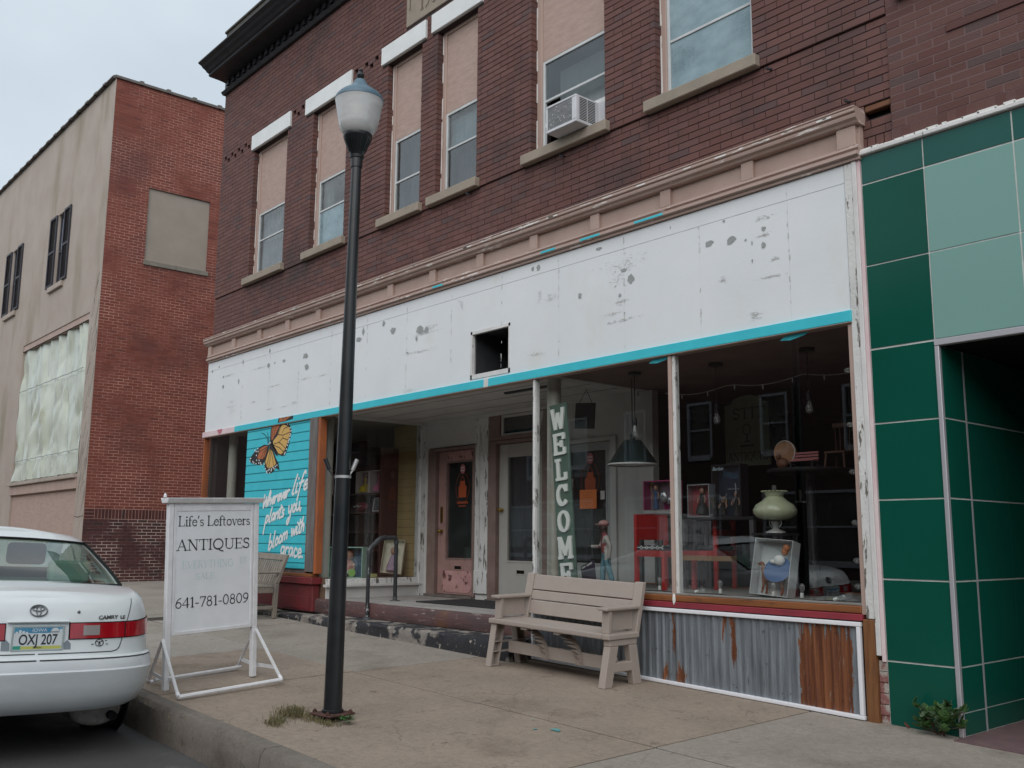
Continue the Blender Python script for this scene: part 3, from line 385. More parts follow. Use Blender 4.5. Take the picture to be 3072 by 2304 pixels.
xj = [-33, -30, -27, -24.4, -22, -20.2, -18.6, -16.97, -15.18, -13.39, -11.4, -9.6, -7.81, -6.02, -4.24, -2.45, -.66, 1.13, 2.92, 4.7, 6.5]
for a, b in zip(xj, xj[1:]):
    for y0, y1, row in ((-3.612, -1.830, 0), (-1.814, .18 if b < -15 else (.06 if a < -3.3 else -.0), 1)):
        g_ = .008; mb = MB()
        lo = random.uniform(-.003, .003)
        P = [(a + g_, y0), (b - g_, y0), (b - g_, y1), (a + g_, y1)]
        mb.hexa([(x, y, gz(x, y) - .12) for x, y in P], [(x, y, gz(x, y) + lo) for x, y in P])
        m = m_conc_g if (a >= -4.3) else (m_conc_l if (row == 0 and -11.5 < a < -9.7) else (m_conc_g if a < -11.5 or (row == 1 and a < -9.0) else m_conc))
        mb.done('slab', m, side, bevel=.003)
mb = MB(); q_ = [[mb.vert((x, y, gz(x, y) - .006)) for y in (-3.62, .0)] for x in (-33, -22, -13, 6, 6.5)]
for A_, B_ in zip(q_, q_[1:]): mb.face((A_[0], B_[0], B_[1], A_[1]))
mb.done('joint_filler', M('joint_dirt', (.035, .03, .025), c2=(.06, .05, .038), s=9, rough=.95), side, kind='stuff')
kerb = bpy.data.objects.new('kerb', None); COL.objects.link(kerb); kerb['kind'] = 'structure'
kj = [-33 + 3.03 * i for i in range(10)] + [-5.72, -2.7, .3, 3.3, 6.5]
for a, b in zip(kj, kj[1:]):
    n = max(2, int((b - a) / .22)); mb = MB(); rows = []
    for i in range(n + 1):
        x = a + .004 + (b - a - .008) * i / n; t = gz(x, -3.62); w1, w2 = U(-.006, .006), U(-.012, .006)
        rows.append([mb.vert(p) for p in ((x, -3.62, t - .3), (x, -3.62, t), (x, -3.735 + w1, t + U(-.004, .002)), (x, -3.765 + w2, t - .03 + U(-.008, .004)), (x, -3.785 + w2 * .5, t - .14), (x, -3.79 + w1, t - .36))])
    for A, B in zip(rows, rows[1:]):
        for k in range(5): mb.face((A[k], A[k + 1], B[k + 1], B[k]))
    mb.face(rows[0][::-1]); mb.face(rows[-1]); mb.done('kerb_stone', m_kerb, kerb, smooth=True)
# alley paving between the two buildings
mb = MB(); mb.poly([(-22, .18, gx(-20) - .0), (-15.6, .18, gx(-16)), (-15.6, 25, gx(-16) + .1), (-22, 25, gx(-20) + .1)]); mb.done('alley_paving', m_conc_g, kind='structure')
# far pavement across the road
mb = MB(); mb.box(-100, 60, -21, -17.5, -.7, .12); mb.done('far_pavement', m_conc_g, kind='structure')
# ================================================================ BRICKWORK
def brickwork(parent, u0, u1, z0, z1, P, holes, course, L, J, mo, ma, mmort, depth=.1, pockets=(), nmax=300, recess=.008, phase=0.0, jit=.0015, tint=lambda u, z: None, sheet=True):
    """P(u,d,z)->world. 300 bricks nearest the camera become parts, the rest one joined part."""
    out = []; n = int(round((z1 - z0) / course)); cz = (z1 - z0) / n
    for k in range(n):
        za, zb = z0 + k * cz + J / 2, z0 + (k + 1) * cz - J / 2
        segs = [(u0, u1)]
        for h in holes:
            ov = min(zb, h[3]) - max(za, h[2])
            if ov > .5 * (zb - za):
                ns = []
                for a, b in segs:
                    if h[1] <= a or h[0] >= b: ns.append((a, b)); continue
                    if h[0] > a: ns.append((a, h[0]))
                    if h[1] < b: ns.append((h[1], b))
                segs = ns
        off = phase + (L / 2 if k % 2 else 0)
        for a, b in segs:
            i0 = math.floor((a - u0 - off) / L) + 1; cuts = [a]
            while u0 + off + i0 * L < b - .05:
                v = u0 + off + i0 * L; i0 += 1
                if v > a + .05: cuts.append(v)
            cuts.append(b)
            for s2, e2 in zip(cuts, cuts[1:]):
                ja = J / 2 if s2 > a + 1e-6 else (.0 if a > u0 + 1e-6 else 0); jb = J / 2 if e2 < b - 1e-6 else 0
                s2 += ja; e2 -= jb
                pk = False
                for (pa, pb, pz0, pz1) in pockets:
                    if pz0 < (za + zb) / 2 < pz1 and pa < (s2 + e2) / 2 < pb: pk = True
                if not pk: out.append((s2, e2, za, zb))
    vis = []
    for q in out:
        p = in_view(P((q[0] + q[1]) / 2, 0, (q[2] + q[3]) / 2))
        vis.append((-(q[1] - q[0]) / p[2] ** 2 if p else 1.0, q))
    vis.sort(key=lambda t: t[0])
    parts = [q for s, q in vis[:nmax] if s < 0]; rest = [q for s, q in vis[len(parts):]]
    O = P(0, 0, 0); cache = {}
    for q in parts:
        key = (round(q[1] - q[0], 3), round(q[3] - q[2], 3))
        if key not in cache:
            mb = MB(); w, h = key; c = .0025
            A = [mb.vert(P(a, d, b) - O) for a, d, b in ((0, depth, 0), (w, depth, 0), (w, depth, h), (0, depth, h))]
            B = [mb.vert(P(a, d, b) - O) for a, d, b in ((0, c, 0), (w, c, 0), (w, c, h), (0, c, h))]
            C = [mb.vert(P(a, d, b) - O) for a, d, b in ((c, 0, c), (w - c, 0, c), (w - c, 0, h - c), (c, 0, h - c))]
            for X, Y in ((A, B), (B, C)):
                for i in range(4): j = (i + 1) % 4; mb.face((X[i], X[j], Y[j], Y[i]))
            mb.face(C); cache[key] = mb.mesh('brick', mo)
        o = bpy.data.objects.new('brick', cache[key]); COL.objects.link(o); o.location = P(q[0], U(-jit, jit), q[2]); put(o, parent)
    if rest:
        mb = MB()
        for a, b, za, zb in rest:
            d = U(-jit, jit); rv = tint(a, za); rv = R() if rv is None else rv
            A = [mb.vert(P(*p)) for p in ((a, depth, za), (b, depth, za), (b, depth, zb), (a, depth, zb))]
            B = [mb.vert(P(*p)) for p in ((a, d, za), (b, d, za), (b, d, zb), (a, d, zb))]
            for i in range(4): j = (i + 1) % 4; mb.face((A[i], A[j], B[j], B[i]), rv)
            mb.face(B, rv)
        mb.done('bricks', ma, parent, kind='stuff')
    if sheet:
        hs = list(holes) + [p for p in pockets]
        us = sorted({u0, u1} | {min(max(v, u0), u1) for h in hs for v in h[:2]}); zs = sorted({z0, z1} | {min(max(v, z0), z1) for h in hs for v in h[2:]})
        mb = MB()
        for a, b in zip(us, us[1:]):
            for c, d in zip(zs, zs[1:]):
                if not any(h[0] - 1e-6 <= a and b <= h[1] + 1e-6 and h[2] - 1e-6 <= c and d <= h[3] + 1e-6 for h in hs): mb.poly([P(a, recess, c), P(b, recess, c), P(b, recess, d), P(a, recess, d)])
        for h in holes:
            a, b, c, d = h[0] - .006, h[1] + .006, h[2] - .006, h[3] + .006
            for (p, q) in (((a, c), (a, d)), ((b, c), (b, d)), ((a, c), (b, c)), ((a, d), (b, d))): mb.poly([P(p[0], recess, p[1]), P(q[0], recess, q[1]), P(q[0], depth, q[1]), P(p[0], depth, p[1])])
        mb.done('mortar', mmort, parent)
# ================================================================ MAIN BUILDING
B = thing('brick_shop_building', 'dark brick two-storey shop with white sign board and turquoise butterfly mural', 'building', (-9.4, 2, .2), world=True)
Pf = lambda y0: (lambda u, d, z: Vector((u, y0 + d, z)))
WIN = [(-14.27, -13.13), (-12.33, -11.36), (-10.33, -9.55), (-9.215, -8.415), (-7.46, -6.35), (-5.685, -4.585)]
ZS, ZT = 5.402, 7.575
holes = [(a, b, ZS, ZT) for a, b in WIN]
LINT = [(-14.33, -13.02), (-12.54, -11.23), (-10.46, -9.447), (-9.318, -8.305), (-7.6, -6.2), (-5.83, -4.45)]
pockets = []
cz = (9.0 - 5.29) / 56; kk = [5.29 + cz * 36, 5.29 + cz * 37, 5.29 + cz * 38]
for a, b in ((-15.5, -14.34), (-13.01, -12.55), (-11.22, -10.47), (-9.44, -9.33), (-8.29, -7.61), (-6.19, -5.84), (-4.44, -3.5)):
    pass
# brick front, with a dog-tooth of missing headers between the lintels
fh = holes + [(a, b, ZT, 7.83) for a, b in LINT] + [(-9.92, -8.86, 7.905, 8.75)] + [(a - .11, b + .06, 5.285, ZS) for a, b in WIN]
tooth = []
for a, b in ((-15.46, -14.36), (-13.0, -12.56), (-11.21, -10.48), (-9.425, -9.335), (-8.28, -7.62), (-6.18, -5.85), (-4.43, -3.6)):
    x = a + .02
    while x + .1 < b + .02:
        tooth.append((x, x + .09, kk[1] , kk[1] + cz)); 
        if x + .22 < b + .02: tooth.append((x + .125, x + .215, kk[0], kk[0] + cz))
        x += .258
brickwork(B, -15.54, -3.38, 5.29, 9.0, Pf(0), fh + tooth, cz, .236, .0068, m_brick_o, m_brick_a, m_mortar_d, recess=.006)
def lower_bricks():
    hole = (-3.605, -3.385, 4.49, 4.615)
    P = Pf(.02)
    brickwork(B, -15.54, -3.38, 4.35, 5.285, P, [hole, (-15.54, -3.665, 4.2, 4.555)], .0664, .236, .0068, m_brick_o, m_brick_a, m_mortar_d, nmax=160, phase=.07, recess=.006)
lower_bricks()
mb = MB()
for i in range(4): box('soldier_brick', m_brick_o, B, -3.655 + i * .069, -3.655 + i * .069 + .062, .018, .1, 4.235, 4.345, bevel=.003)
box('hole_timber', M('splintered_timber', (.26, .12, .06), c2=(.16, .07, .04), s=12, st=(.5, 1, 3), rough=.8, bump=.5), B, -3.6, -3.39, .03, .1, 4.562, 4.612, bevel=.006)
box('hole_back', m_dark, B, -3.64, -3.36, .1, .14, 4.2, 4.66)
# solid core and blind sides, roof
mb = MB(); mb.box(-15.53, -15.3, .1, 14, .1, 9.3); mb.box(-3.6, -3.39, .12, 14, 0, 9.3); mb.box(-15.5, -3.4, 13.8, 14, 0, 9.3); mb.box(-15.5, -3.4, .1, 14, 9.2, 9.3); mb.box(-15.3, -3.6, .5, 13.8, 4.3, 4.4)
for z0, z1 in ((7.575, 9.2), (4.3, 5.3)): mb.box(-15.3, -3.6, .105, .3, z0, z1)
pts = [-15.3] + [v for w in WIN for v in w] + [-3.6]
for a, b in zip(pts[0::2], pts[1::2]): mb.box(a, b, .105, .3, 5.3, 7.575)
mb.done('wall_core', m_mortar_d, B)
mb = MB(); mb.box(-15.25, -3.65, 3.2, 3.3, 4.4, 9.15); mb.done('upper_room_wall', m_room, B)
# date stone
ds = box('date_stone', m_stone, B, -9.915, -8.865, -.012, .09, 7.91, 8.745, bevel=.006)
mb = MB()
for s, x0, x1, z, h in (('1913', -9.62, -9.1, 8.02, .27),): lettering(mb, s, x0, x1, z, h, -.0145, 1.1)
mb.ribbon([(-9.83, 8.13), (-9.83, 8.5)], .025, -.0145); mb.ribbon([(-9.72, 8.24), (-9.66, 8.34), (-9.66, 8.5)], .025, -.0145)
m_carve = M('carved_shadowed_stone', (.16, .125, .095), rough=.9)  # strokes coloured dark for the shade inside the carving
mb.done('carved_numerals', m_carve, ds)
# lintels
for a, b in LINT: box('lintel', m_lintel, B, a, b, -.035, .09, 7.577, 7.83, bevel=.006)
# upper windows
m_curt = M('lace_curtain', (.42, .44, .43), c2=(.14, .15, .15), s=7, st=(3, 1, .6), lo=.35, hi=.65, rough=.9)
m_curt_d = M('dark_curtain', (.06, .06, .065), c2=(.12, .12, .125), s=8, st=(4, 1, .3), rough=.9)
m_curt_b = M('pale_blue_curtain', (.40, .56, .60), c2=(.27, .40, .44), s=2.2, st=(1, 1, 1), rough=.9)
m_curt_g = M('grey_blind', (.30, .33, .34), c2=(.24, .27, .28), s=3, rough=.9)
m_caulk = M('white_caulk', (.75, .74, .71), rough=.7)
WROOTS = []
def upper_window(i):
    a, b = WIN[i]; board = i < 5
    w = MB(); f0, f1 = .085, .15
    wl = .085 if i in (0, 1, 4) else .07
    w.box(a + .004, a + wl, f0, f1, ZS, ZT); w.box(b - .05, b - .004, f0, f1, ZS, ZT); w.box(a + wl, b - .05, f0, f1, ZT - .05, ZT)
    fr = w.done('window', m_tan, B, bevel=.005)
    L, Rr = a + wl, b - .05
    # ragged caulk line at the left jamb
    mbc = MB(); z = ZS
    while z < ZT - .05:
        h = U(.03, .16)
        if R() < .75: mbc.box(a + .002, a + .002 + U(.008, .018), f0 - .004, f0 + .01, z, min(z + h, ZT))
        z += h
    mbc.done('caulk_strip', m_caulk, fr, kind='stuff')
    top = 6.475 if board else 7.52
    if board: box('plywood_panel', m_ply, fr, L, Rr, .105, .13, top + .006, ZT - .05)
    mbf = MB(); rail = (6.0, 5.99, 5.875, 5.985, 5.99, 5.975)[i]
    y0, y1 = .10, .135
    mbf.box(L, L + .032, y0, y1, ZS, top); mbf.box(Rr - .032, Rr, y0, y1, ZS, top); mbf.box(L + .032, Rr - .032, y0, y1, top - .035, top); mbf.box(L + .032, Rr - .032, y0, y1, ZS, ZS + .03); mbf.box(L + .032, Rr - .032, y0 + .004, y1 - .004, rail, rail + .028)
    mbf.done('sash', m_alu, fr, bevel=.003)
    g = (m_glass_u, m_glass_u, m_glass_d, m_glass_u, m_glass_d, m_glass_b)[i]
    gl = (m_glass_u, m_glass_b, m_glass_d, m_glass_d, m_glass_d, m_glass_b)[i]
    if i == 5:
        box('pane', g, fr, L + .034, Rr - .034, .115, .119, rail + .03, top - .036); box('pane', gl, fr, L + .034, Rr - .034, .115, .119, ZS + .031, rail - .001)
    else:
        box('pane', g, fr, L + .034, Rr - .034, .115, .119, rail + .03, top - .036)
        if i != 4: box('pane', gl, fr, L + .034, Rr - .034, .115, .119, ZS + .031, rail - .001)
    # curtains with folds
    def curt(m, x0, x1, z0, z1, y=.22, amp=.018, fr_=fr, nm='curtain'):
        mc = MB(); n = 26; A = []
        for k in range(n + 1):
            x = x0 + (x1 - x0) * k / n; yy = y + amp * math.sin(k * 1.7) + amp * .5 * math.sin(k * .9)
            A.append((mc.vert((x, yy, z0)), mc.vert((x, yy, z1))))
        for p, q in zip(A, A[1:]): mc.face((p[0], q[0], q[1], p[1]))
        mc.done(nm, m, fr_, smooth=False)
    if i == 0: curt(m_curt, L, Rr, rail, top); curt(m_curt_g, L, Rr, ZS, rail, .2, .004, nm='blind')
    if i == 1: curt(m_curt, L, L + .22, rail, top); curt(m_curt_d, L + .2, Rr, rail, top, .3); curt(m_curt_g, L, Rr, ZS, rail, .2, .004, nm='blind')
    if i == 2: curt(m_curt_d, L + .1, Rr, ZS, top, .3)
    if i == 3: curt(m_curt_b, L, Rr, rail + .05, top - .06, .2, .004, nm='blind'); curt(m_curt_d, L, Rr, ZS, rail, .3)
    if i == 4: curt(m_curt_g, L + .12, Rr, ZS, top - .1, .25, .003, nm='blind')
    if i == 5: curt(m_curt_b, L, Rr, ZS, top, .24, .02)
    box('sill', m_stone, fr, a - .105, b + .065, -.07, .095, 5.288, 5.40, bevel=.008)
    return fr
for i in range(6): upper_window(i)
# torn batten leaning in the third window
box('torn_batten', m_caulk, B, -10.24, -10.225, .09, .097, 5.42, 5.88)
# black hooks under the sills
for x, z in ((-8.52, 5.22), (-6.95, 5.2), (-4.42, 5.2), (-3.72, 4.66)):
    mb = MB(); mb.tube([(x, .02, z + .03), (x, -.05, z + .03), (x + .02, -.07, z), (x + .06, -.06, z - .01)], .009, 6); mb.done('iron_hook', m_blk, B, smooth=True)
# ------------------------------------------------ black roof cornice + parapet
prof = [(.1, 8.985), (-.05, 8.985), (-.085, 9.03), (-.04, 9.06), (-.012, 9.09), (-.012, 9.225), (-.06, 9.235), (-.14, 9.243), (-.30, 9.25), (-.325, 9.262), (-.325, 9.30), (-.36, 9.312), (-.39, 9.345), (-.44, 9.37), (-.465, 9.40), (-.51, 9.42), (-.525, 9.43), (-.525, 9.45), (-.1, 9.50), (.1, 9.50)]
MB().prism(prof, -15.56, -3.4).done('roof_cornice', m_blk, B)
x = -15.45
for k in range(58):
    box('dentil', m_blk, B, x, x + .09, -.045, -.005, 9.13, 9.222); x += .208
mb = MB(); mb.box(-15.53, -3.4, -.05, .25, 9.5, 10.14); mb.done('parapet', m_par, B); box('parapet_cap', m_par, B, -15.56, -3.38, -.075, .28, 10.14, 10.19, bevel=.01)
# ------------------------------------------------ pink-beige storefront cornice
SC_ = MB().prism([(.03, 4.565), (-.13, 4.565), (-.135, 4.552), (-.135, 4.535), (-.115, 4.525), (-.125, 4.51), (-.12, 4.49), (-.095, 4.475), (-.085, 4.458), (-.075, 4.452), (.03, 4.452)], -15.58, -3.60).done('storefront_cornice', m_tanw, B, smooth=False)
box('frieze', m_tan, SC_, -15.5, -3.62, -.03, .03, 4.285, 4.452)
MB().prism([(.03, 4.285), (-.07, 4.285), (-.075, 4.262), (-.06, 4.25), (-.055, 4.236), (-.09, 4.232), (-.092, 4.205), (-.06, 4.198), (-.06, 4.172), (.03, 4.172)], -15.52, -3.62).done('lower_moulding', m_tanw, SC_)
MB().box(-15.58, -3.6, -.139, .02, 4.566, 4.578).done('drip_flashing', m_tanw, SC_)
for k in range(14):
    x = -15.46 + .9015 * k; box('bracket', m_tan, SC_, x - .06, x + .06 if k < 13 else x + .1, -.066, -.028, 4.287, 4.45, bevel=.004)
mt = MB()
for x0, x1 in ((-7.2, -6.98), (-6.62, -6.35), (-5.9, -5.55), (-9.1, -8.9)): mt.box(x0, x1, -.0935, -.092, 4.207, 4.229)
mt.done('paint_smear', m_teal, SC_, kind='stuff')
mt = MB()
for k in range(40):
    x = U(-13, -3.8); w = U(.03, .16); mt.box(x, x + w, -.1365, -.133, 4.536 + U(0, .012), 4.552)
mt.done('bare_primer', m_caulk, SC_, kind='stuff')
# ------------------------------------------------ white sign board in panels
hx0, hx1, hz0, hz1 = -8.42, -7.745, 3.03, 3.575
SB = MB().box(-15.53, hx0, .005, .04, 3.0, 4.17).box(hx1, -3.765, .005, .04, 3.0, 4.17).box(hx0, hx1, .005, .04, hz1, 4.17).box(hx0, hx1, .005, .04, 3.0, hz0).done('sign_board', m_chip, B)
seams = [-15.53] + [-14.2 + .9015 * k - (0.0) for k in range(12)] + [-3.768]
seams = sorted(s for s in seams if s <= -3.76)
for a, b in zip(seams, seams[1:]):
    if b - a < .1: continue
    mb = MB(); a2, b2 = a + .0006, b - .0006; yf = -.033 + U(-.0006, .0006)
    if a2 < hx1 and b2 > hx0:
        xa, xb = max(a2, hx0), min(b2, hx1)
        if a2 < xa: mb.box(a2, xa, yf, .005, 3.005, 4.018)
        if b2 > xb: mb.box(xb, b2, yf, .005, 3.005, 4.018)
        mb.box(xa, xb, yf, .005, hz1, 4.018); mb.box(xa, xb, yf, .005, 3.005, hz0)
    else: mb.box(a2, b2, yf, .005, 3.005, 4.018)
    mb.done('board_panel', m_white, SB)
    box('board_strip', m_white, SB, a2, b2, yf - .001, .005, 4.0215, 4.165)
# vent hole
mb = MB(); mb.box(hx0 - .05, hx1 + .05, .5, .55, hz0 - .1, hz1 + .1); mb.box(hx0 - .05, hx0 - .001, -.02, .5, hz0, hz1); mb.box(hx1 + .001, hx1 + .05, -.02, .5, hz0, hz1); mb.box(hx0, hx1, -.02, .5, hz1 + .001, hz1 + .05); mb.box(hx0, hx1, -.02, .5, hz0 - .05, hz0 - .001)
mb.done('vent_shaft', M('vent_tin', (.035, .038, .045), c2=(.06, .062, .065), s=4, rough=.7), B)
mb = MB()
for x0, x1, z0, z1 in ((hx0, hx0 + .028, hz0, hz1), (hx1 - .022, hx1, hz0, hz1), (hx0, hx1, hz1 - .035, hz1), (hx0, hx1, hz0, hz0 + .05)): mb.box(x0, x1, -.04, -.0, z0, z1)
mb.done('vent_trim', m_whitetrim, B)
# paint chips and scuffs
mb = MB()
for x, z, rx, rz_ in CHIPS:
    n = 13; y = -.0362; mb.poly([(x + rx * math.cos(t) * k, y, z + rz_ * math.sin(t) * k) for t, k in [(2 * math.pi * i / n, U(.62, 1.12)) for i in range(n)]])
mb.done('paint_chip', m_chip, SB, kind='stuff')
mb = MB()
for x, z, rx, rz_ in SMUDGE:
    for k in range(int(16 + 900 * rx * (rz_ + .02) ** .5)):
        px, pz = x + rx * random.gauss(0, .5), z + rz_ * random.gauss(0, .5); L = U(.003, .032); a = random.gauss(0, .6); h = U(.0006, .0022)
        mb.ribbon([(px, pz), (px + L * math.cos(a), pz + L * math.sin(a) * .4)], h * 2, -.0358)
for s in seams[1:-1]:
    for k in range(11): z = U(3.05, 4.1); mb.ribbon([(s + U(-.006, .006), z), (s + U(-.006, .006), z + U(.01, .05))], U(.003, .012), -.0358)
mb.done('scuff_mark', m_smudge, SB, kind='stuff')
# ------------------------------------------------ turquoise beam
TB = MB().box(-14.36, -8.16, -.06, .06, 2.914, 3.003).box(-8.08, -3.757, -.06, .06, 2.914, 3.003).done('fascia_beam', m_teal, B, bevel=.004)
box('pale_end', m_pinkw, TB, -15.57, -14.362, -.059, .06, 2.914, 3.003, bevel=.004); box('bare_gap', m_whitetrim, TB, -8.158, -8.082, -.058, .06, 2.914, 3.003)
mb = MB(); mb.poly([(-15.0, -.0605, 3.002), (-14.79, -.0605, 3.002), (-14.83, -.0605, 2.935), (-14.93, -.0605, 2.925)]); mb.done('rose_patch', m_rose, TB)
box('beam_bottom_edge', m_tan, TB, -15.56, -3.76, -.056, .06, 2.9085, 2.9135)
# ------------------------------------------------ right corner post
CP = box('corner_post', m_peel, B, -3.765, -3.70, -.04, .05, .712, 4.165, bevel=.004)
box('post_trim', m_whitetrim, CP, -3.698, -3.662, -.045, .05, .46, 4.17, bevel=.004); box('pink_batten', m_pinkw, CP, -3.6615, -3.634, -.035, .05, .42, 4.24, bevel=.003)
box('stained_post', m_wood_v, CP, -3.79, -3.70, -.05, .05, -.03, .708, bevel=.005)
mb = MB()
for k in range(6): mb.box(-3.698 + U(0, .004), -3.632, -.025 + U(0, .01), .05, -.02 + k * .075, .05 + k * .075)
mb.done('broken_brick_edge', M('red_plaster_rubble', (.27, .12, .11), c2=(.42, .38, .34), s=14, lo=.45, hi=.55, rough=.9, bump=.8), CP)
box('window_jamb', m_tan, CP, -3.80, -3.767, -.03, .05, .74, 2.905)
# ================================================================ LOWER STOREFRONT
# ---- left end: window, turquoise slat panel, posts
box('end_trim', m_orange, B, -15.535, -15.505, -.04, .05, .66, 2.905)
LW = box('left_display_window', m_wood_g, B, -15.5, -13.945, -.03, .05, .74, .80)
box('pane', m_glass, LW, -15.5, -13.945, .005, .011, .80, 2.905)
SP = box('mural_panel', m_wood_g, B, -13.94, -11.97, -.012, .05, .80, 2.906)
zs = [2.907, 2.872]; z = 2.872
while z > .86: z -= .1295; zs.append(max(z, .85))
for za, zb in zip(zs, zs[1:]):
    if za - zb < .02: continue
    mb = MB(); x0, x1 = -13.94, -11.985 - (2.9 - za) * .006
    mb.prism([(-.013, zb + .002), (-.0285, zb + .003), (-.0335, zb + .012), (-.0315, za - .004), (-.013, za - .002)], x0, x1); mb.done('slat', m_teal, SP)
m_mw = M('mural_white', (.78, .80, .80), rough=.6); m_mb = M('mural_black', (.018, .016, .018), rough=.5); m_mo = M('mural_orange', (.50, .155, .055), c2=(.42, .13, .05), s=9, rough=.6); m_my = M('mural_ochre', (.60, .36, .095), c2=(.68, .43, .14), s=7, rough=.6)
mb = MB()
for st in MURAL: mb.ribbon(st, .036, -.0375)
mb.done('painted_lettering', m_mw, SP)
BFY = {}
for key, m, y in (('black', m_mb, -.0355), ('orange', m_mo, -.0362), ('yellow', m_my, -.0362)):
    mb = MB()
    for p in BF[key]: mb.poly([(x, y, z) for x, z in p])
    o = mb.done('butterfly_' + {'black': 'outline', 'orange': 'wing', 'yellow': 'underwing'}[key], m, SP)
mb = MB()
for p in BF['vein']: mb.ribbon(p, .011, -.0369)
mb.done('butterfly_vein', m_mb, SP)
mb = MB()
for x, z in BF['dot']: mb.poly([(x + .016 * math.cos(t), -.0374, z + .013 * math.sin(t)) for t in [k * math.pi / 4 for k in range(8)]])
mb.done('butterfly_spot', m_mw, SP)
for key, m, y in (('up_black', m_mb, -.0606), ('up_orange', m_mo, -.0612)):
    mb = MB()
    for p in BF[key]: mb.poly([(x, y, min(z, 3.0)) for x, z in p])
    mb.done('butterfly_tip', m, TB)
mb = MB()
for p in BF['up_vein']: mb.ribbon([(x, min(z, 2.995)) for x, z in p], .011, -.0618)
mb.done('butterfly_tip_vein', m_mb, TB)
GP = box('grey_post', m_wood_g, B, -11.955, -11.75, -.06, .05, .82, 2.905, bevel=.004)
box('bare_edge', m_wood_o, GP, -11.985, -11.957, -.045, .04, .80, 2.9); box('orange_trim', m_orange, GP, -11.735, -11.68, -.055, .05, .80, 2.905, bevel=.003)
box('wood_sill', m_wood_o, B, -13.95, -11.75, -.075, .05, .755, .798, bevel=.004)
RB = box('red_base', m_redp, B, -15.5, -11.74, -.045, .06, .30, .655, bevel=.008)
box('red_ledge', m_redp, RB, -15.5, -11.70, -.09, .07, .658, .752, bevel=.008)
box('red_base_panel', m_redp, RB, -12.55, -11.82, -.053, -.045, .33, .50, bevel=.003)
# ---- recess
XL, XR, DY, FZ = -11.53, -7.36, 1.58, .482
RC = MB().box(XL - .3, XR + .1, -.0, DY, 2.952, 3.0).done('porch_ceiling', m_ceil, B)
for k in range(3): box('ceiling_board_joint', m_dark, RC, XL, XR, .38 + k * .42, .384 + k * .42, 2.9495, 2.9525)
MB().box(XL - .02, XR, DY - .03, DY, 2.90, 2.95).box(XL - .02, XL + .03, 0.1, DY - .03, 2.90, 2.95).done('ceiling_cornice', m_offwhite, B)
# return window on the left side of the recess
RW = box('return_window', m_peel, B, XL - .06, XL + .03, .05, 1.5, .66, .735, bevel=.005)
box('pane', m_glass, RW, XL - .004, XL + .002, .06, 1.5, .74, 2.90)
box('knee_panel', m_offwhite, RW, XL - .04, XL, .05, 1.52, .47, .66)
box('sill_ledge', m_offwhite, RW, XL - .02, XL + .065, .0, 1.53, .628, .662, bevel=.004)
box('end_post', m_peel, B, XL - .08, XL + .05, 1.50, DY, .48, 2.90, bevel=.004)
# back wall pieces between the doors
BW = MB()
for a, b, z0, z1 in ((XL - .05, -11.385, .48, 2.95), (-11.385, -10.30, 2.56, 2.95), (-10.30, -10.02, .48, 2.95), (-10.02, -8.86, 2.955, 2.96), (-8.86, -8.75, .48, 2.95), (-8.75, -7.70, 2.46, 2.95), (-7.70, XR + .2, .48, 2.95)): BW.box(a, b, DY, DY + .1, z0, z1)
BWo = BW.done('porch_back_wall', m_offwhite, B)
box('wall_batten', m_peel, BWo, -10.295, -10.025, DY - .03, DY, .80, 2.9, bevel=.004); box('wall_foot_patch', m_peel, BWo, -10.30, -10.03, DY - .034, DY, .56, .86, bevel=.004); box('wall_moulding', m_offwhite, BWo, -10.2, -10.185, DY - .04, DY - .03, .9, 2.8)
m_brownfr = M('brown_door_frame', (.20, .135, .115), c2=(.26, .185, .16), s=5, rough=.6)
m_pinkdoor = M('worn_brown_pink_door', (.33, .20, .175), c2=(.40, .235, .215), s=5, rough=.7, c3=(.12, .06, .05), s3=9, st3=(1.4, 1, .4), lo3=.60, hi3=.66, bump=.6, bs=35)
m_pinkpan = M('peeling_pink_panel', (.58, .34, .325), c2=(.46, .25, .235), s=5, rough=.7, c3=(.13, .05, .045), s3=8, st3=(1, 1, 1), lo3=.545, hi3=.60, bump=.8, bs=30)
m_tandoor = M('grey_tan_door', (.46, .445, .405), c2=(.42, .41, .375), s=3, rough=.5)
m_brass = M('brass', (.45, .31, .10), metal=1, rough=.3)
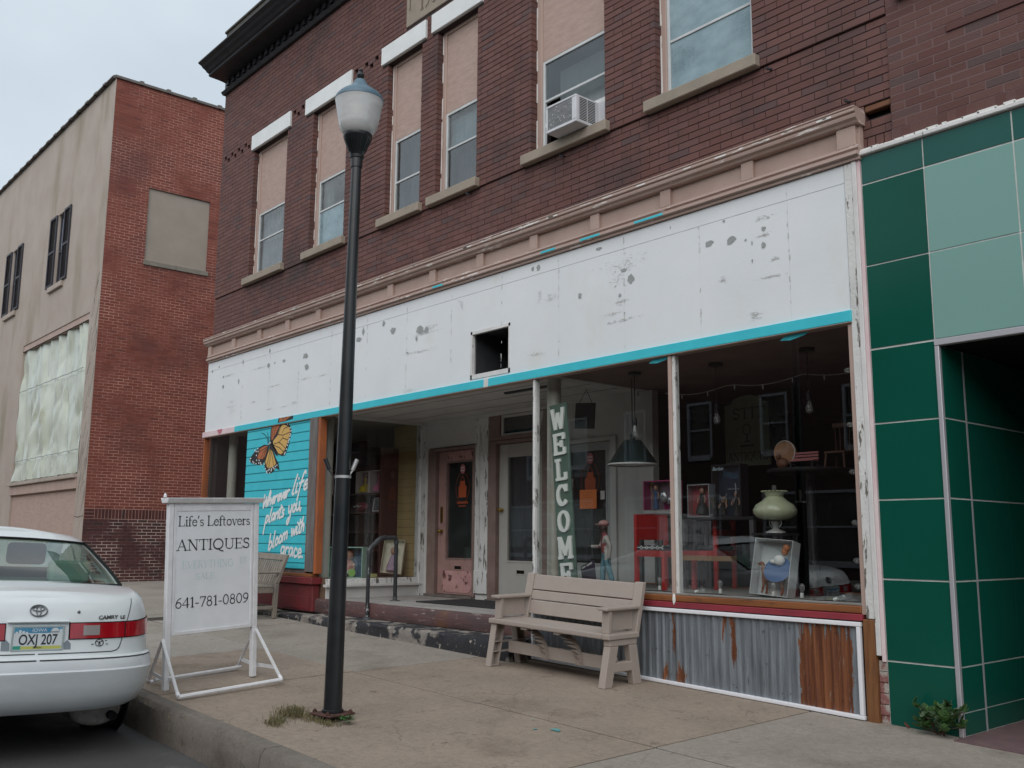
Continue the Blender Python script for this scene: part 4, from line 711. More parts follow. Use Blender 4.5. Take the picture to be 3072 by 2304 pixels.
def door(name, x0, x1, z0, z1, m, gx0, gx1, gz0, gz1, frame, slot, knob, fl, y=DY + .03):
    mb = MB(); t = .045
    mb.box(x0, gx0, y, y + t, z0, z1); mb.box(gx1, x1, y, y + t, z0, z1); mb.box(gx0, gx1, y, y + t, z0, gz0); mb.box(gx0, gx1, y, y + t, gz1, z1)
    d = mb.done(name, m, B, bevel=.004)
    box('pane', m_glass_d, d, gx0, gx1, y + .02, y + .026, gz0, gz1)
    mb = MB()
    for a, b, c, e_ in ((gx0 - .02, gx0, gz0 - .02, gz1 + .02), (gx1, gx1 + .02, gz0 - .02, gz1 + .02), (gx0, gx1, gz0 - .02, gz0), (gx0, gx1, gz1, gz1 + .02)): mb.box(a, b, y - .008, y, c, e_)
    mb.done('glazing_bead', m if name != 'pink_door' else m_brownfr, d)
    mb = MB(); f = fl
    mb.box(f[0], x0 - .004, y - .06, y + .07, z0 - .02, z1 + .05); mb.box(x1 + .004, f[1], y - .06, y + .07, z0 - .02, z1 + .05); mb.box(x0 - .004, x1 + .004, y - .06, y + .07, z1 + .006, z1 + .05)
    mb.done('door_frame', frame, d, bevel=.004)
    box('threshold', M(name + '_threshold', (.12, .10, .09), c2=(.2, .17, .15), s=8, rough=.8), d, f[0], f[1], y - .10, y + .05, z0 - .035, z0 - .004)
    if slot:
        box('mail_slot', m_dark, d, slot[0] - .075, slot[0] + .075, y - .002, y + .004, slot[1] - .022, slot[1] + .022)
        mb = MB(); 
        for a, b, c, e_ in ((-.095, .095, .022, .035), (-.095, .095, -.035, -.022), (-.095, -.075, -.022, .022), (.075, .095, -.022, .022)): mb.box(slot[0] + a, slot[0] + b, y - .006, y, slot[1] + c, slot[1] + e_)
        mb.done('mail_slot_rim', m_pinkdoor if name == 'pink_door' else m_tandoor, d)
    if knob:
        mb = MB(); mb.T = Matrix.Translation((knob[0], y, knob[1])) @ Matrix.Rotation(math.pi / 2, 4, 'X'); mb.lathe([(.03, 0), (.03, .008), (.012, .012), (.012, .035), (.026, .045), (.03, .06), (.022, .072), (.0, .075)], n=14)
        mb.done('door_knob', m_brass, d, smooth=True)
    return d
D1 = door('pink_door', -11.19, -10.352, .52, 2.495, m_pinkdoor, -10.99, -10.42, 1.015, 2.33, m_brownfr, (-10.72, .885), (-11.10, 1.38), (-11.38, -10.30))
box('lower_panel', m_pinkpan, D1, -11.06, -10.37, DY + .0245, DY + .0295, .55, .84); box('upper_rail_panel', m_pinkpan, D1, -10.98, -10.36, DY + .0245, DY + .0295, 2.36, 2.49)
mb = MB(); mb.box(-11.125, -11.08, DY + .015, DY + .03, 1.50, 1.72); mb.done('lock_plate', m_brass, D1)
D2 = door('tan_door', -9.855, -8.965, .505, 2.51, m_tandoor, -9.675, -9.15, 1.0, 2.335, m_brownfr, (-9.42, .86), (-9.79, 1.65), (-10.02, -8.86))
D3 = door('far_shop_door', -8.64, -7.80, .52, 2.42, M('pale_grey_door', (.42, .44, .43), c2=(.37, .39, .385), s=3, rough=.6), -8.505, -7.91, 1.0, 2.325, m_offwhite, None, None, (-8.75, -7.70))
# transom over the tan door
TR = MB().box(-10.02, -8.86, DY - .02, DY + .08, 2.565, 2.62).box(-10.02, -9.80, DY - .02, DY + .08, 2.62, 2.95).box(-9.02, -8.86, DY - .02, DY + .08, 2.62, 2.95).box(-9.80, -9.02, DY - .02, DY + .08, 2.90, 2.95).done('transom', m_brownfr, B, bevel=.003)
mb = MB()
for a, b, c, d in ((-9.80, -9.76, 2.62, 2.90), (-9.06, -9.02, 2.62, 2.90), (-9.76, -9.06, 2.62, 2.65), (-9.76, -9.06, 2.865, 2.90)): mb.box(a, b, DY + .01, DY + .05, c, d)
mb.done('transom_sash', m_offwhite, TR); box('pane', m_glass_d, TR, -9.76, -9.06, DY + .028, DY + .034, 2.65, 2.865)
# stickers, posters on the door glass
m_ored = M('orange_paper', (.80, .22, .06), rough=.8); m_stick = M('pink_sticker', (.45, .14, .16), rough=.6); m_stickw = M('sticker_white', (.62, .55, .55), rough=.6); m_logo = M('orange_decal', (.42, .085, .03), rough=.6)
def disc(mb, x, y, z, r, n=18, sz=1.0): mb.poly([(x + r * math.cos(t), y, z + r * sz * math.sin(t)) for t in [2 * math.pi * k / n for k in range(n)]])
for d, cx in ((D1, -10.665), (D3, -8.19)):
    y = DY + .047
    mb = MB(); disc(mb, cx, y, 2.235, .055, sz=1.25); mb.done('round_sticker', m_stick, d)
    mb = MB(); mb.poly([(cx - .04, y - .001, 2.205), (cx + .04, y - .001, 2.205), (cx + .04, y - .001, 2.222), (cx - .04, y - .001, 2.222)]); mb.poly([(cx - .04, y - .001, 2.245), (cx + .04, y - .001, 2.245), (cx + .04, y - .001, 2.262), (cx - .04, y - .001, 2.262)]); mb.done('sticker_line', m_stickw, d)
    mb = MB(); mb.ribbon(arc(cx, 1.975, .15, .21, 110, 430, 28), .005, y)
    mb.poly([(cx - .085, y, 1.84), (cx + .085, y, 1.84), (cx + .09, y, 1.99), (cx + .06, y, 2.01), (cx + .05, y, 2.07), (cx - .05, y, 2.07), (cx - .06, y, 2.01), (cx - .09, y, 1.99)]); mb.ribbon([(cx - .045, 2.07), (cx, 2.14), (cx + .045, 2.07)], .008, y)
    mb.done('round_decal', m_logo, d)
    mb = MB(); x = cx - .12
    while x < cx + .11: w = U(.01, .025); mb.box(x, x + w, y - .001, y, 1.755, 1.785); x += w + .006
    x = cx - .08
    while x < cx + .07: w = U(.008, .018); mb.box(x, x + w, y - .001, y, 1.715, 1.732); x += w + .005
    mb.done('decal_line', m_logo, d)
PP = box('orange_notice', m_ored, D3, -8.32, -8.04, DY + .0, DY + .002, 1.635, 1.86)
mb = MB()
for k, (a, b) in enumerate(((.04, .2), (.05, .17), (.05, .2), (.03, .23), (.06, .18), (.09, .15))): mb.ribbon([(-8.32 + a, 1.825 - k * .03), (-8.32 + b, 1.825 - k * .03)], .005, DY - .001)
mb.done('handwritten_line', m_mo, PP)
box('lock_label', m_stickw, D3, -7.995, -7.93, DY + .02, DY + .026, 1.74, 1.84)
box('door_knob_plate', m_stickw, D3, -8.47, -8.45, DY + .0, DY + .02, 1.9, 2.0)
# right return glass and its thin white corner post
RG = box('corner_mullion', m_peel, B, XR - .018, XR + .018, -.035, .03, .70, 2.905, bevel=.003)
box('pane', m_glass, RG, XR - .003, XR + .003, .05, 1.56, .80, 2.905)
box('knee_panel', m_offwhite, RG, XR - .02, XR + .015, .03, 1.57, .46, .80)
# ---- steps
m_step = M('worn_painted_step', (.27, .235, .205), c2=(.17, .155, .14), s=3, st=(.6, 1, 1.5), lo=.4, hi=.6, rough=.85, c4_=(.028, .028, .032), s4=3.2, st4=(.7, .7, .55), lo4=.46, hi4=.50, c3=(.40, .36, .315), s3=16, st3=(1, 1, .7), lo3=.60, hi3=.64, bump=.9, bs=25)
m_step2 = M('maroon_wood_step', (.13, .062, .058), c2=(.08, .05, .05), s=3, st=(.5, 1, 3), rough=.6, c3=(.30, .26, .245), s3=12, st3=(.5, 1, 2.5), lo3=.58, hi3=.66, c4_=(.15, .07, .03), s4=1.3, st4=(.8, 1, 1.2), lo4=.6, hi4=.7, bump=.5, bs=30, bst=(.4, 1, 3))
m_land = M('grey_landing', (.27, .255, .24), c2=(.36, .34, .32), s=2, st=(.6, 2, 1), rough=.8, c3=(.09, .08, .08), s3=6, st3=(.5, 2, 1), lo3=.6, hi3=.68, bump=.4)
ST = thing('entrance_steps', 'worn dark painted concrete and maroon timber steps leading up to the recessed shop doors', 'steps', (-9.6, -.3, .15), world=True)
mb = MB(); n = 46; rows = []
for i in range(n + 1):
    x = -11.55 + (XR + 11.55) * i / n; j1, j2 = U(-.012, .012), U(-.008, .008)
    rows.append([mb.vert(p) for p in ((x, -.35, gz(x, -.35) - .05), (x, -.352 + j2, gz(x, -.35) + .05), (x, -.348 + j1, .262 + j2), (x, -.325 + j1, .288 + j2 * .4), (x, .03, .292), (x, .03, .1))])
for A, Bq in zip(rows, rows[1:]):
    for k in range(5): mb.face((A[k], A[k + 1], Bq[k + 1], Bq[k]))
mb.face(rows[0][::-1]); mb.face(rows[-1]); mb.done('lower_step', m_step, ST, smooth=True)
mb = MB(); rows = []
for i in range(n + 1):
    x = -11.80 + (XR + 11.80) * i / n; j1 = U(-.005, .005); zb, zt = .297, .478 - .0 * i
    rows.append([mb.vert(p) for p in ((x, .0, zb), (x, -.003 + j1, zb + .02), (x, -.003 + j1, zt - .03), (x, .015 + j1, zt - .005), (x, .05, zt), (x, .05, zb))])
for A, Bq in zip(rows, rows[1:]):
    for k in range(5): mb.face((A[k], A[k + 1], Bq[k + 1], Bq[k]))
mb.face(rows[0][::-1]); mb.face(rows[-1]); mb.done('riser_timber', m_step2, ST, smooth=True)
box('landing', m_land, ST, XL - .02, XR - .02, .052, DY, .30, FZ - .001)
mb = MB(); mb.box(-12.62, -11.56, -.33, .03, .10, .272); mb.done('end_block', m_step, ST, bevel=.02)
box('base_kerb', m_conc_g, B, -15.5, -12.63, -.2, .03, .1, .285, bevel=.01)
mt = box('door_mat', M('black_rubber_mat', (.014, .014, .016), c2=(.03, .03, .03), s=30, rough=.8), None, -10.25, -8.55, .58, 1.42, FZ, FZ + .014, bevel=.004, label='flat black rubber mat lying on the landing before the tan door', cat='door mat')
# ---- right shop window
RWn = box('right_display_window', m_wood_o, B, XR + .02, -3.80, -.045, .05, .745, .80, bevel=.006)
box('white_sill_edge', m_floor, RWn, XR + .02, -3.80, -.03, .04, .801, .818, bevel=.003)
box('crimson_strip', m_redstrip, RWn, XR + .02, -3.79, -.055, .05, .695, .742, bevel=.004)
box('pane', m_glass, RWn, XR + .02, -5.575, -.005, .001, .826, 2.905); box('pane', m_glass, RWn, -5.505, -3.80, -.005, .001, .826, 2.905)
box('mullion', m_tan, RWn, -5.575, -5.54, -.035, .04, .80, 2.905, bevel=.003); box('mullion_bead', m_peel, RWn, -5.539, -5.507, -.02, .04, .80, 2.905, bevel=.003)
mb = MB(); mb.ell((-5.54, -.05, .765), (.016, .012, .05), 8, 6); mb.done('caulk_blob', m_caulk, RWn)
mb = MB()
for x0 in (-4.42, -5.82): mb.poly([(x0, -.0065, 2.87), (x0 + .1, -.0065, 2.86), (x0 + .24, -.0065, 2.885), (x0 + .26, -.0065, 2.905), (x0 + .05, -.0065, 2.9)])
mb.done('paint_smear', m_teal, RWn, kind='stuff')
# corrugated apron with rust
def rustmat():
    m = newmat('galvanised_rust'); nt = m.node_tree; b = N(nt, 'ShaderNodeBsdfPrincipled', Roughness=.5, Metallic=.35); o = N(nt, 'ShaderNodeOutputMaterial'); nt.links.new(b.outputs[0], o.inputs[0])
    p = N(nt, 'ShaderNodeNewGeometry').outputs['Position']; sp = N(nt, 'ShaderNodeSeparateXYZ'); nt.links.new(p, sp.inputs[0])
    base = mixc(nt, ramp(nt, noise(nt, p, 7, (4, 1, .3)), .3, .7), (.135, .15, .165, 1), (.27, .30, .33, 1))
    base = mixc(nt, ramp(nt, noise(nt, p, 9, (5, 1, .5), off=2), .62, .75), base, (.085, .09, .095, 1))
    base = mixc(nt, ramp(nt, noise(nt, p, 13, (3, 1, .6), off=5), .68, .74), base, (.42, .41, .38, 1))
    nzx = noise(nt, p, 5, (1, 1, .8), 4, .6, off=11); nzz = noise(nt, p, 16, (2.2, 1, .12), 4, .6, off=17); nzd = noise(nt, p, 26, (1.5, 1, .5), 5, .7, off=21)
    def lin(sock, n1, k1, n2, k2):
        m_ = N(nt, 'ShaderNodeMath', operation='MULTIPLY_ADD'); nt.links.new(n1, m_.inputs[0]); m_.inputs[1].default_value = k1; nt.links.new(sock, m_.inputs[2])
        m2 = N(nt, 'ShaderNodeMath', operation='MULTIPLY_ADD'); nt.links.new(n2, m2.inputs[0]); m2.inputs[1].default_value = k2; nt.links.new(m_.outputs[0], m2.inputs[2])
        m3 = N(nt, 'ShaderNodeMath', operation='SUBTRACT'); nt.links.new(m2.outputs[0], m3.inputs[0]); m3.inputs[1].default_value = (k1 + k2) / 2; return m3.outputs[0]
    wx = lin(sp.outputs[0], nzx, .09, nzd, .05); wz = lin(sp.outputs[2], nzz, .85, nzd, .15)
    def mask(rects, soft=.035):
        tot = None
        for (x0, x1, z0, z1) in rects:
            prod = None
            for sock, a, bb in ((wx, x0, x1), (wz, z0, z1)):
                for edge, sg in ((a, 1), (bb, -1)):
                    mr = N(nt, 'ShaderNodeMapRange'); mr.inputs[1].default_value = edge - sg * soft; mr.inputs[2].default_value = edge + sg * soft
                    nt.links.new(sock, mr.inputs[0])
                    if prod is None: prod = mr.outputs[0]
                    else:
                        mu = N(nt, 'ShaderNodeMath', operation='MULTIPLY'); nt.links.new(prod, mu.inputs[0]); nt.links.new(mr.outputs[0], mu.inputs[1]); prod = mu.outputs[0]
            if tot is None: tot = prod
            else:
                mu = N(nt, 'ShaderNodeMath', operation='MAXIMUM'); nt.links.new(tot, mu.inputs[0]); nt.links.new(prod, mu.inputs[1]); tot = mu.outputs[0]
        return tot
    def breakup(mk, s, off, lo, st=(2.5, 1, .5)):
        nz = noise(nt, p, s, st, 8, .7, off=off)
        ad = N(nt, 'ShaderNodeMath', operation='MULTIPLY_ADD'); nt.links.new(mk, ad.inputs[0]); ad.inputs[1].default_value = .75; nt.links.new(nz, ad.inputs[2])
        return ramp(nt, ad.outputs[0], lo, lo + .16)
    rust = mixc(nt, ramp(nt, noise(nt, p, 9, (5, 1, .22), 6, .7, off=9), .34, .66), (.115, .038, .022, 1), (.27, .10, .04, 1))
    rust = mixc(nt, ramp(nt, noise(nt, p, 14, (3, 1, .35), 6, .7, off=29), .62, .7), rust, (.34, .29, .24, 1))
    pale = mask([(-5.72, -5.64, .2, .5), (-5.55, -5.47, .15, .52), (-5.09, -5.02, .3, .62), (-4.93, -4.84, .15, .5), (-4.37, -4.31, .05, .66), (-4.28, -4.24, .3, .6), (-3.90, -3.86, .02, .4)])
    base = mixc(nt, breakup(pale, 14, 1.3, 1.02, (3, 1, .35)), base, (.47, .41, .31, 1))
    rm = mask([(-5.72, -5.62, .03, .22), (-5.60, -5.54, .35, .66), (-5.55, -5.44, .03, .22), (-5.06, -5.0, .45, .68), (-4.97, -4.9, .3, .66), (-5.12, -5.10, .15, .3), (-4.35, -3.885, -.05, .68)])
    base = mixc(nt, breakup(rm, 13, 4.1, .99, (3, 1, .4)), base, rust)
    nt.links.new(base, b.inputs['Base Color'])
    bn = N(nt, 'ShaderNodeBump', Strength=.25, Distance=.01); nt.links.new(noise(nt, p, 60), bn.inputs['Height']); nt.links.new(bn.outputs[0], b.inputs['Normal'])
    return m
m_rust = rustmat()
mb = MB(); xa, xb = XR + .03, -3.835; n = int((xb - xa) / .011); prev = None
for i in range(n + 1):
    x = xa + (xb - xa) * i / n; ph = (x % .078) / .078
    y = -.03 - (.010 if ph < .22 else (.010 * (1 - (ph - .22) / .12) if ph < .34 else (0 if ph < .88 else .010 * (ph - .88) / .12))) + .0025 * (1 if abs(ph - .6) < .06 else 0)
    c = (mb.vert((x, y, gz(x, 0) - .01)), mb.vert((x, y, .665)))
    if prev: mb.face((prev[0], c[0], c[1], prev[1]))
    prev = c
AP = mb.done('corrugated_apron', m_rust, B)
mb = MB(); bz = lambda x: gz(x, 0) + .004
def fbar(x0, x1, za0, za1, zb0, zb1): mb.hexa([(x0, -.068, za0), (x1, -.068, zb0), (x1, -.028, zb0), (x0, -.028, za0)], [(x0, -.068, za1), (x1, -.068, zb1), (x1, -.028, zb1), (x0, -.028, za1)])
fbar(XR + .0, -3.80, bz(XR), bz(XR) + .028, bz(-3.8), bz(-3.8) + .028); fbar(XR + .0, -3.80, .658, .69, .654, .686); mb.box(-3.836, -3.806, -.067, -.028, bz(-3.8) + .029, .653); mb.box(XR, XR + .03, -.067, -.028, bz(XR) + .029, .657)
mb.done('white_frame', m_pvc, AP, bevel=.006, seg=2)
mb = MB()
for k in range(46): 
    x, z = U(XR + .1, -3.9), random.choice((.09, .12, .33, .57, .6)) + U(-.02, .02); mb.ell((x, -.042, z), (.005, .004, .005), 6, 4)
mb.done('nail_head', m_blk, AP, kind='stuff')
# ---- interiors
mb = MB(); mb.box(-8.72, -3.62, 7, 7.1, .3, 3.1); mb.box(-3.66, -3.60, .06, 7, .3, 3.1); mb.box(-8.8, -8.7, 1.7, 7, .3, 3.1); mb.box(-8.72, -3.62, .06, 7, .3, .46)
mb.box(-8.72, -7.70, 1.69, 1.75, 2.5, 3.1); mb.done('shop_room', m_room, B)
box('shop_ceiling', m_shopceil, B, XR + .01, -3.66, .0, 7, 2.96, 3.0)
DF = box('display_floor', m_floor, B, XR + .02, -3.66, .05, 1.45, .46, .80)
box('display_edge', m_wood_o, DF, XR + .02, -3.66, 1.45, 1.5, .46, .81)
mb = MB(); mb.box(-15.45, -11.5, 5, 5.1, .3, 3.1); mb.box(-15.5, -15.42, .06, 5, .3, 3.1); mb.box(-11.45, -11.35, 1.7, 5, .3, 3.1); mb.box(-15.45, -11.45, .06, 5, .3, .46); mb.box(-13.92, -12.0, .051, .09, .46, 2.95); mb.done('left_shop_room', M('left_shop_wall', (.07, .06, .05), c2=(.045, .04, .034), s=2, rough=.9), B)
box('left_shop_ceiling', M('left_ceiling', (.30, .29, .26), rough=.9), B, -15.45, -11.85, .0, 5, 2.955, 3.0)
box('left_display_floor', M('dark_wood_floor', (.20, .13, .085), c2=(.13, .085, .055), s=5, st=(.4, 2, 1), rough=.5), B, -15.4, -11.56, .07, 1.6, .46, .735)
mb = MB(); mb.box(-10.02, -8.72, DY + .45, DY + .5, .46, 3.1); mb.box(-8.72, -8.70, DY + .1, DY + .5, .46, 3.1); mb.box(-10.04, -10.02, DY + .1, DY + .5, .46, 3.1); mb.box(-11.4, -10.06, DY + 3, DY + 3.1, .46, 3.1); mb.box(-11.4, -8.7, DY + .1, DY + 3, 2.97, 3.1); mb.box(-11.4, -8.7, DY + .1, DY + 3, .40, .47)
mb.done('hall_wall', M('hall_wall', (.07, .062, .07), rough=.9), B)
mc = MB(); prev = None
for k in range(30):
    x = -9.66 + k * .018; y = DY + .12 + .02 * math.sin(k * 1.1); c = (mc.vert((x, y, 1.0)), mc.vert((x, y, 2.35)))
    if prev: mc.face((prev[0], c[0], c[1], prev[1]))
    prev = c
mc.done('door_curtain', M('sheer_curtain', (.13, .12, .14), c2=(.09, .08, .11), s=6, st=(3, 1, .4), rough=.9), D2)
# yellow boarded partition behind the left window
YB = box('board_partition', m_room, B, -12.2, -11.60, 1.52, 1.56, .735, 2.95); z = .735
m_yb = M('olive_yellow_boards', (.46, .34, .16), c2=(.38, .28, .13), s=4, st=(.4, 1, 2), rough=.6)
while z < 2.93: box('board', m_yb, YB, -12.2, -11.60, 1.505, 1.52, z + .002, min(z + .115, 2.945)); z += .117
# ================================================================ GREEN TILE SHOP (right)
G = thing('green_tile_shop', 'low shopfront clad in dark green and mint glass tiles beneath purple brown brick', 'shop', (-2, 1, 0), world=True)
def tilemat(n, c, c2): return M(n, c, c2=c2, s=1.2, lo=.3, hi=.7, rough=.16, spec=.22, c3=(c2[0] * 1.6 + .02, c2[1] * 1.5 + .02, c2[2] * 1.5 + .02), s3=7, st3=(2, 1, .5), lo3=.72, hi3=.9, bump=.02, bs=3)
m_gt = tilemat('dark_green_tile', (.004, .072, .050), (.005, .084, .058)); m_gb = tilemat('sky_lit_green_tile', (.018, .095, .080), (.024, .105, .09)); m_mint = tilemat('mint_tile', (.195, .355, .32), (.205, .37, .335))  # band tiles are the same glass; sky reflection put into their lighter colour
m_joint = M('pale_joint', (.72, .73, .71), c2=(.58, .58, .55), s=8, rough=.6); m_al = M('satin_aluminium', (.56, .55, .58), rough=.35, metal=.5)
bands = [(3.974, 4.185), (3.327, 3.960), (2.688, 3.315), (2.128, 2.672), (1.570, 2.116), (1.005, 1.558), (.436, .993), (None, .424)]
box('tile_backing', m_joint, G, -3.632, -3.14, -.016, .12, -.1, 4.19); box('tile_backing', m_joint, G, -3.139, 1.5, -.016, .12, 2.682, 4.19)
xv = [-3.142, -2.514, -1.886, -1.258, -.63, 0, .63, 1.26]
for z0, z1 in bands:
    b0 = z0 if z0 else -.0
    mb = MB(); x1 = -3.147
    P = [(-3.626, b0 if z0 else gz(-3.63, 0) + .004), (x1, b0 if z0 else gz(-3.14, 0) + .004)]
    mb.hexa([(P[0][0], -.022, P[0][1]), (P[1][0], -.022, P[1][1]), (P[1][0], -.0165, P[1][1]), (P[0][0], -.0165, P[0][1])], [(P[0][0], -.022, z1), (P[1][0], -.022, z1), (P[1][0], -.0165, z1), (P[0][0], -.0165, z1)])
    mb.done('tile', m_gb if z1 > 4 else m_gt, G)
    if z0 and z0 > 2.6:
        for a, b in zip(xv, xv[1:]): box('tile', m_gb if z1 > 4 else m_mint, G, a + .006, b - .006, -.022, -.0165, z0, z1)
# white capping with ragged sealant
box('cap_flashing', m_whitetrim, G, -3.655, 1.5, -.05, .06, 4.197, 4.232, bevel=.006)
mb = MB(); x = -3.64
while x < 1.4:
    w = U(.03, .14); mb.box(x, x + w, -.035, .03, 4.230, 4.236 + U(.002, .022)); x += w * .9
mb.done('sealant_bead', m_caulk, G)
# corner post, beam, recess
box('corner_post', m_al, G, -3.1435, -3.112, -.034, .004, gz(-3.1, 0), 2.634, bevel=.004)
MB().box(-3.144, 1.5, -.036, .02, 2.636, 2.68).done('entrance_beam', m_al, G, bevel=.004)
for y0, y1 in ((.006, .312), (.336, .95), (.958, 1.57), (1.578, 2.19)):
    xo = -3.116 if y0 < .3 else -3.124
    box('side_backing', m_joint, G, xo - .06, xo - .0005, y0 - .004, y1 + .004, -.1, 2.634)
    bb = [b for b in bands if b[1] < 2.7]
    for z0, z1 in bb + [(.14, .426)]:
        if z0 is None: z0, z1 = gz(-3.1, 0) + .012, .132
        box('tile', m_gt, G, xo, xo + .005, y0, y1, z0, z1 if z1 < 2.6 else 2.63)
box('corner_bead', m_al, G, -3.127, -3.108, .314, .333, gz(-3.1, .1), 2.634)
MB().box(-3.2, -1.4, 2.2, 2.3, -.1, 2.65).box(-1.5, -1.4, 0, 2.2, -.1, 2.65).done('recess_back_wall', m_gt, G)  # right side wall is unseen, pulled in to shut the sun out
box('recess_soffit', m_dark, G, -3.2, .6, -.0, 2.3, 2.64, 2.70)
mb = MB(); P = [(-3.12, -.16), (.5, -.2), (.5, 2.2), (-3.12, 2.2)]; mb.hexa([(x, y, -.15) for x, y in P], [(x, y, gz(x, 0) + .005) for x, y in P]); mb.done('entry_floor', M('rose_terrazzo', (.17, .105, .105), c2=(.13, .085, .09), s=9, rough=.7, bump=.1), G)
MB().box(-1.5, 1.6, -.02, .1, -.3, 2.634).done('sun_block_pier', m_gt, G)  # unseen pier, added to block the sun and darken the recess
# brick above
brickwork(G, -3.374, 1.6, 4.345, 6.6, Pf(.004), [], .0664, .236, .0075, m_nb_o, m_nb_a, m_nb_mortar, recess=.002, nmax=170, phase=.11)
for k in range(26): box('soldier_brick', m_nb_o, G, -3.372 + k * .069, -3.372 + k * .069 + .065, .004, .1, 4.24, 4.342)
box('brick_backing', m_nb_mortar, G, -3.38, 1.6, .0065, .15, 4.2, 4.345)
box('string_course', m_nb_a, G, -2.92, 1.6, -.008, .05, 4.945, 5.005, bevel=.003)  # projecting course in the same brick
box('window_sill_stone', m_stone, G, -3.28, -1.9, -.05, .05, 5.352, 5.46, bevel=.006)
MB().box(-3.37, 1.6, .12, 12, 2.7, 6.6).done('shop_mass', m_nb_mortar, G)
# ================================================================ LEFT CORNER BUILDING
LB = thing('corner_stucco_building', 'tall corner building with beige stucco front and red brick alley side', 'building', (-26, 6, .3), world=True)
X0 = -22.01; YF = .13
Ps = lambda u, d, z: Vector((X0 - d, u, z))
bw = (1.055, 2.56, 7.61, 9.37)
brickwork(LB, YF + .01, 8.5, 1.89, 11.80, Ps, [bw], .0676, .213, .0135, m_red_o, m_red_a, m_red_mortar, recess=.0025, jit=.002)
brickwork(LB, YF + .01, 8.5, .28, 1.665, Ps, [], .0692, .213, .015, m_plum_o, M('plum_brick_field', (.075, .03, .03), rnd=((.10, .038, .036), (.05, .032, .032), 'attr'), rough=.8, bump=.4, bs=90), m_plum_mortar, recess=.0025, nmax=120)
y = YF + .24; box('soldier_mortar', m_red_mortar, LB, X0 - .1, X0 - .003, YF + .01, 8.5, 1.662, 1.892)
while y < 8: 
    if y < 2.9: box('soldier_brick', m_plum_o, LB, X0 - .09, X0, y, y + .062, 1.672, 1.882)
    y += .0735
for k in range(3): box('soldier_brick', m_plum_o, LB, X0 - .09, X0, YF + .02, YF + .23, 1.672 + k * .072, 1.734 + k * .072)
# boarded opening
m_stucco = M('beige_stucco', (.375, .315, .27), c2=(.42, .36, .315), s=1.2, lo=.35, hi=.65, c4_=(.27, .235, .18), s4=.8, st4=(1.5, 1, .35), lo4=.54, hi4=.74, c3=(.16, .14, .10), s3=2.2, st3=(2.5, 1, .25), lo3=.67, hi3=.82, rough=.9, bump=.5, bs=30)
m_render = M('grey_beige_panel', (.345, .295, .25), c2=(.31, .265, .222), s=2, rough=.85, c3=(.20, .17, .145), s3=10, lo3=.68, hi3=.74, bump=.3)
BWn = box('boarded_opening', m_render, LB, X0 - .09, X0 - .045, bw[0], bw[1], bw[2], bw[3])
for a, b in ((bw[0] - .02, 1.80), (1.804, bw[1] + .03)): box('sill_slab', M('grey_sill_stone', (.19, .165, .14), c2=(.25, .22, .185), s=6, rough=.9), BWn, X0 - .08, X0 + .035, a, b, 7.50, 7.615, bevel=.008)
# front wall
def sheet(mb, P, u0, u1, z0, z1, holes, depth):
    us = sorted({u0, u1} | {v for h in holes for v in h[:2]}); zs_ = sorted({z0, z1} | {v for h in holes for v in h[2:]})
    for a, b in zip(us, us[1:]):
        for c, d in zip(zs_, zs_[1:]):
            if not any(h[0] <= a and b <= h[1] and h[2] <= c and d <= h[3] for h in holes): mb.poly([P(a, 0, c), P(b, 0, c), P(b, 0, d), P(a, 0, d)])
    for a, b, c, d in holes:
        for p, q in (((a, c), (a, d)), ((b, c), (b, d)), ((a, c), (b, c)), ((a, d), (b, d))): mb.poly([P(p[0], 0, p[1]), P(q[0], 0, q[1]), P(q[0], depth, q[1]), P(p[0], depth, p[1])])
fh2 = [(-25.73, -25.13, 7.56, 9.43), (-30.05, -29.42, 7.56, 9.43), (-34.4, -33.8, 7.56, 9.43), (-28.04, -22.62, 2.66, 6.34), (-28.0, -22.62, .3, 2.33)]
mb = MB(); sheet(mb, Pf(YF), -44, X0, .2, 11.80, fh2, .22); mb.poly([(X0, YF, .2), (X0, YF + .012, .2), (X0, YF + .012, 11.8), (X0, YF, 11.8)])
mb.done('stucco_front', m_stucco, LB)
mb = MB(); mb.box(-44, X0 - .1, YF + .22, 12, .2, 11.7, skip=''); mb.done('building_mass', m_dark, LB)
m_shut = M('dark_shutter', (.035, .033, .042), rough=.6); m_vin = M('white_vinyl', (.66, .68, .74), rough=.4)
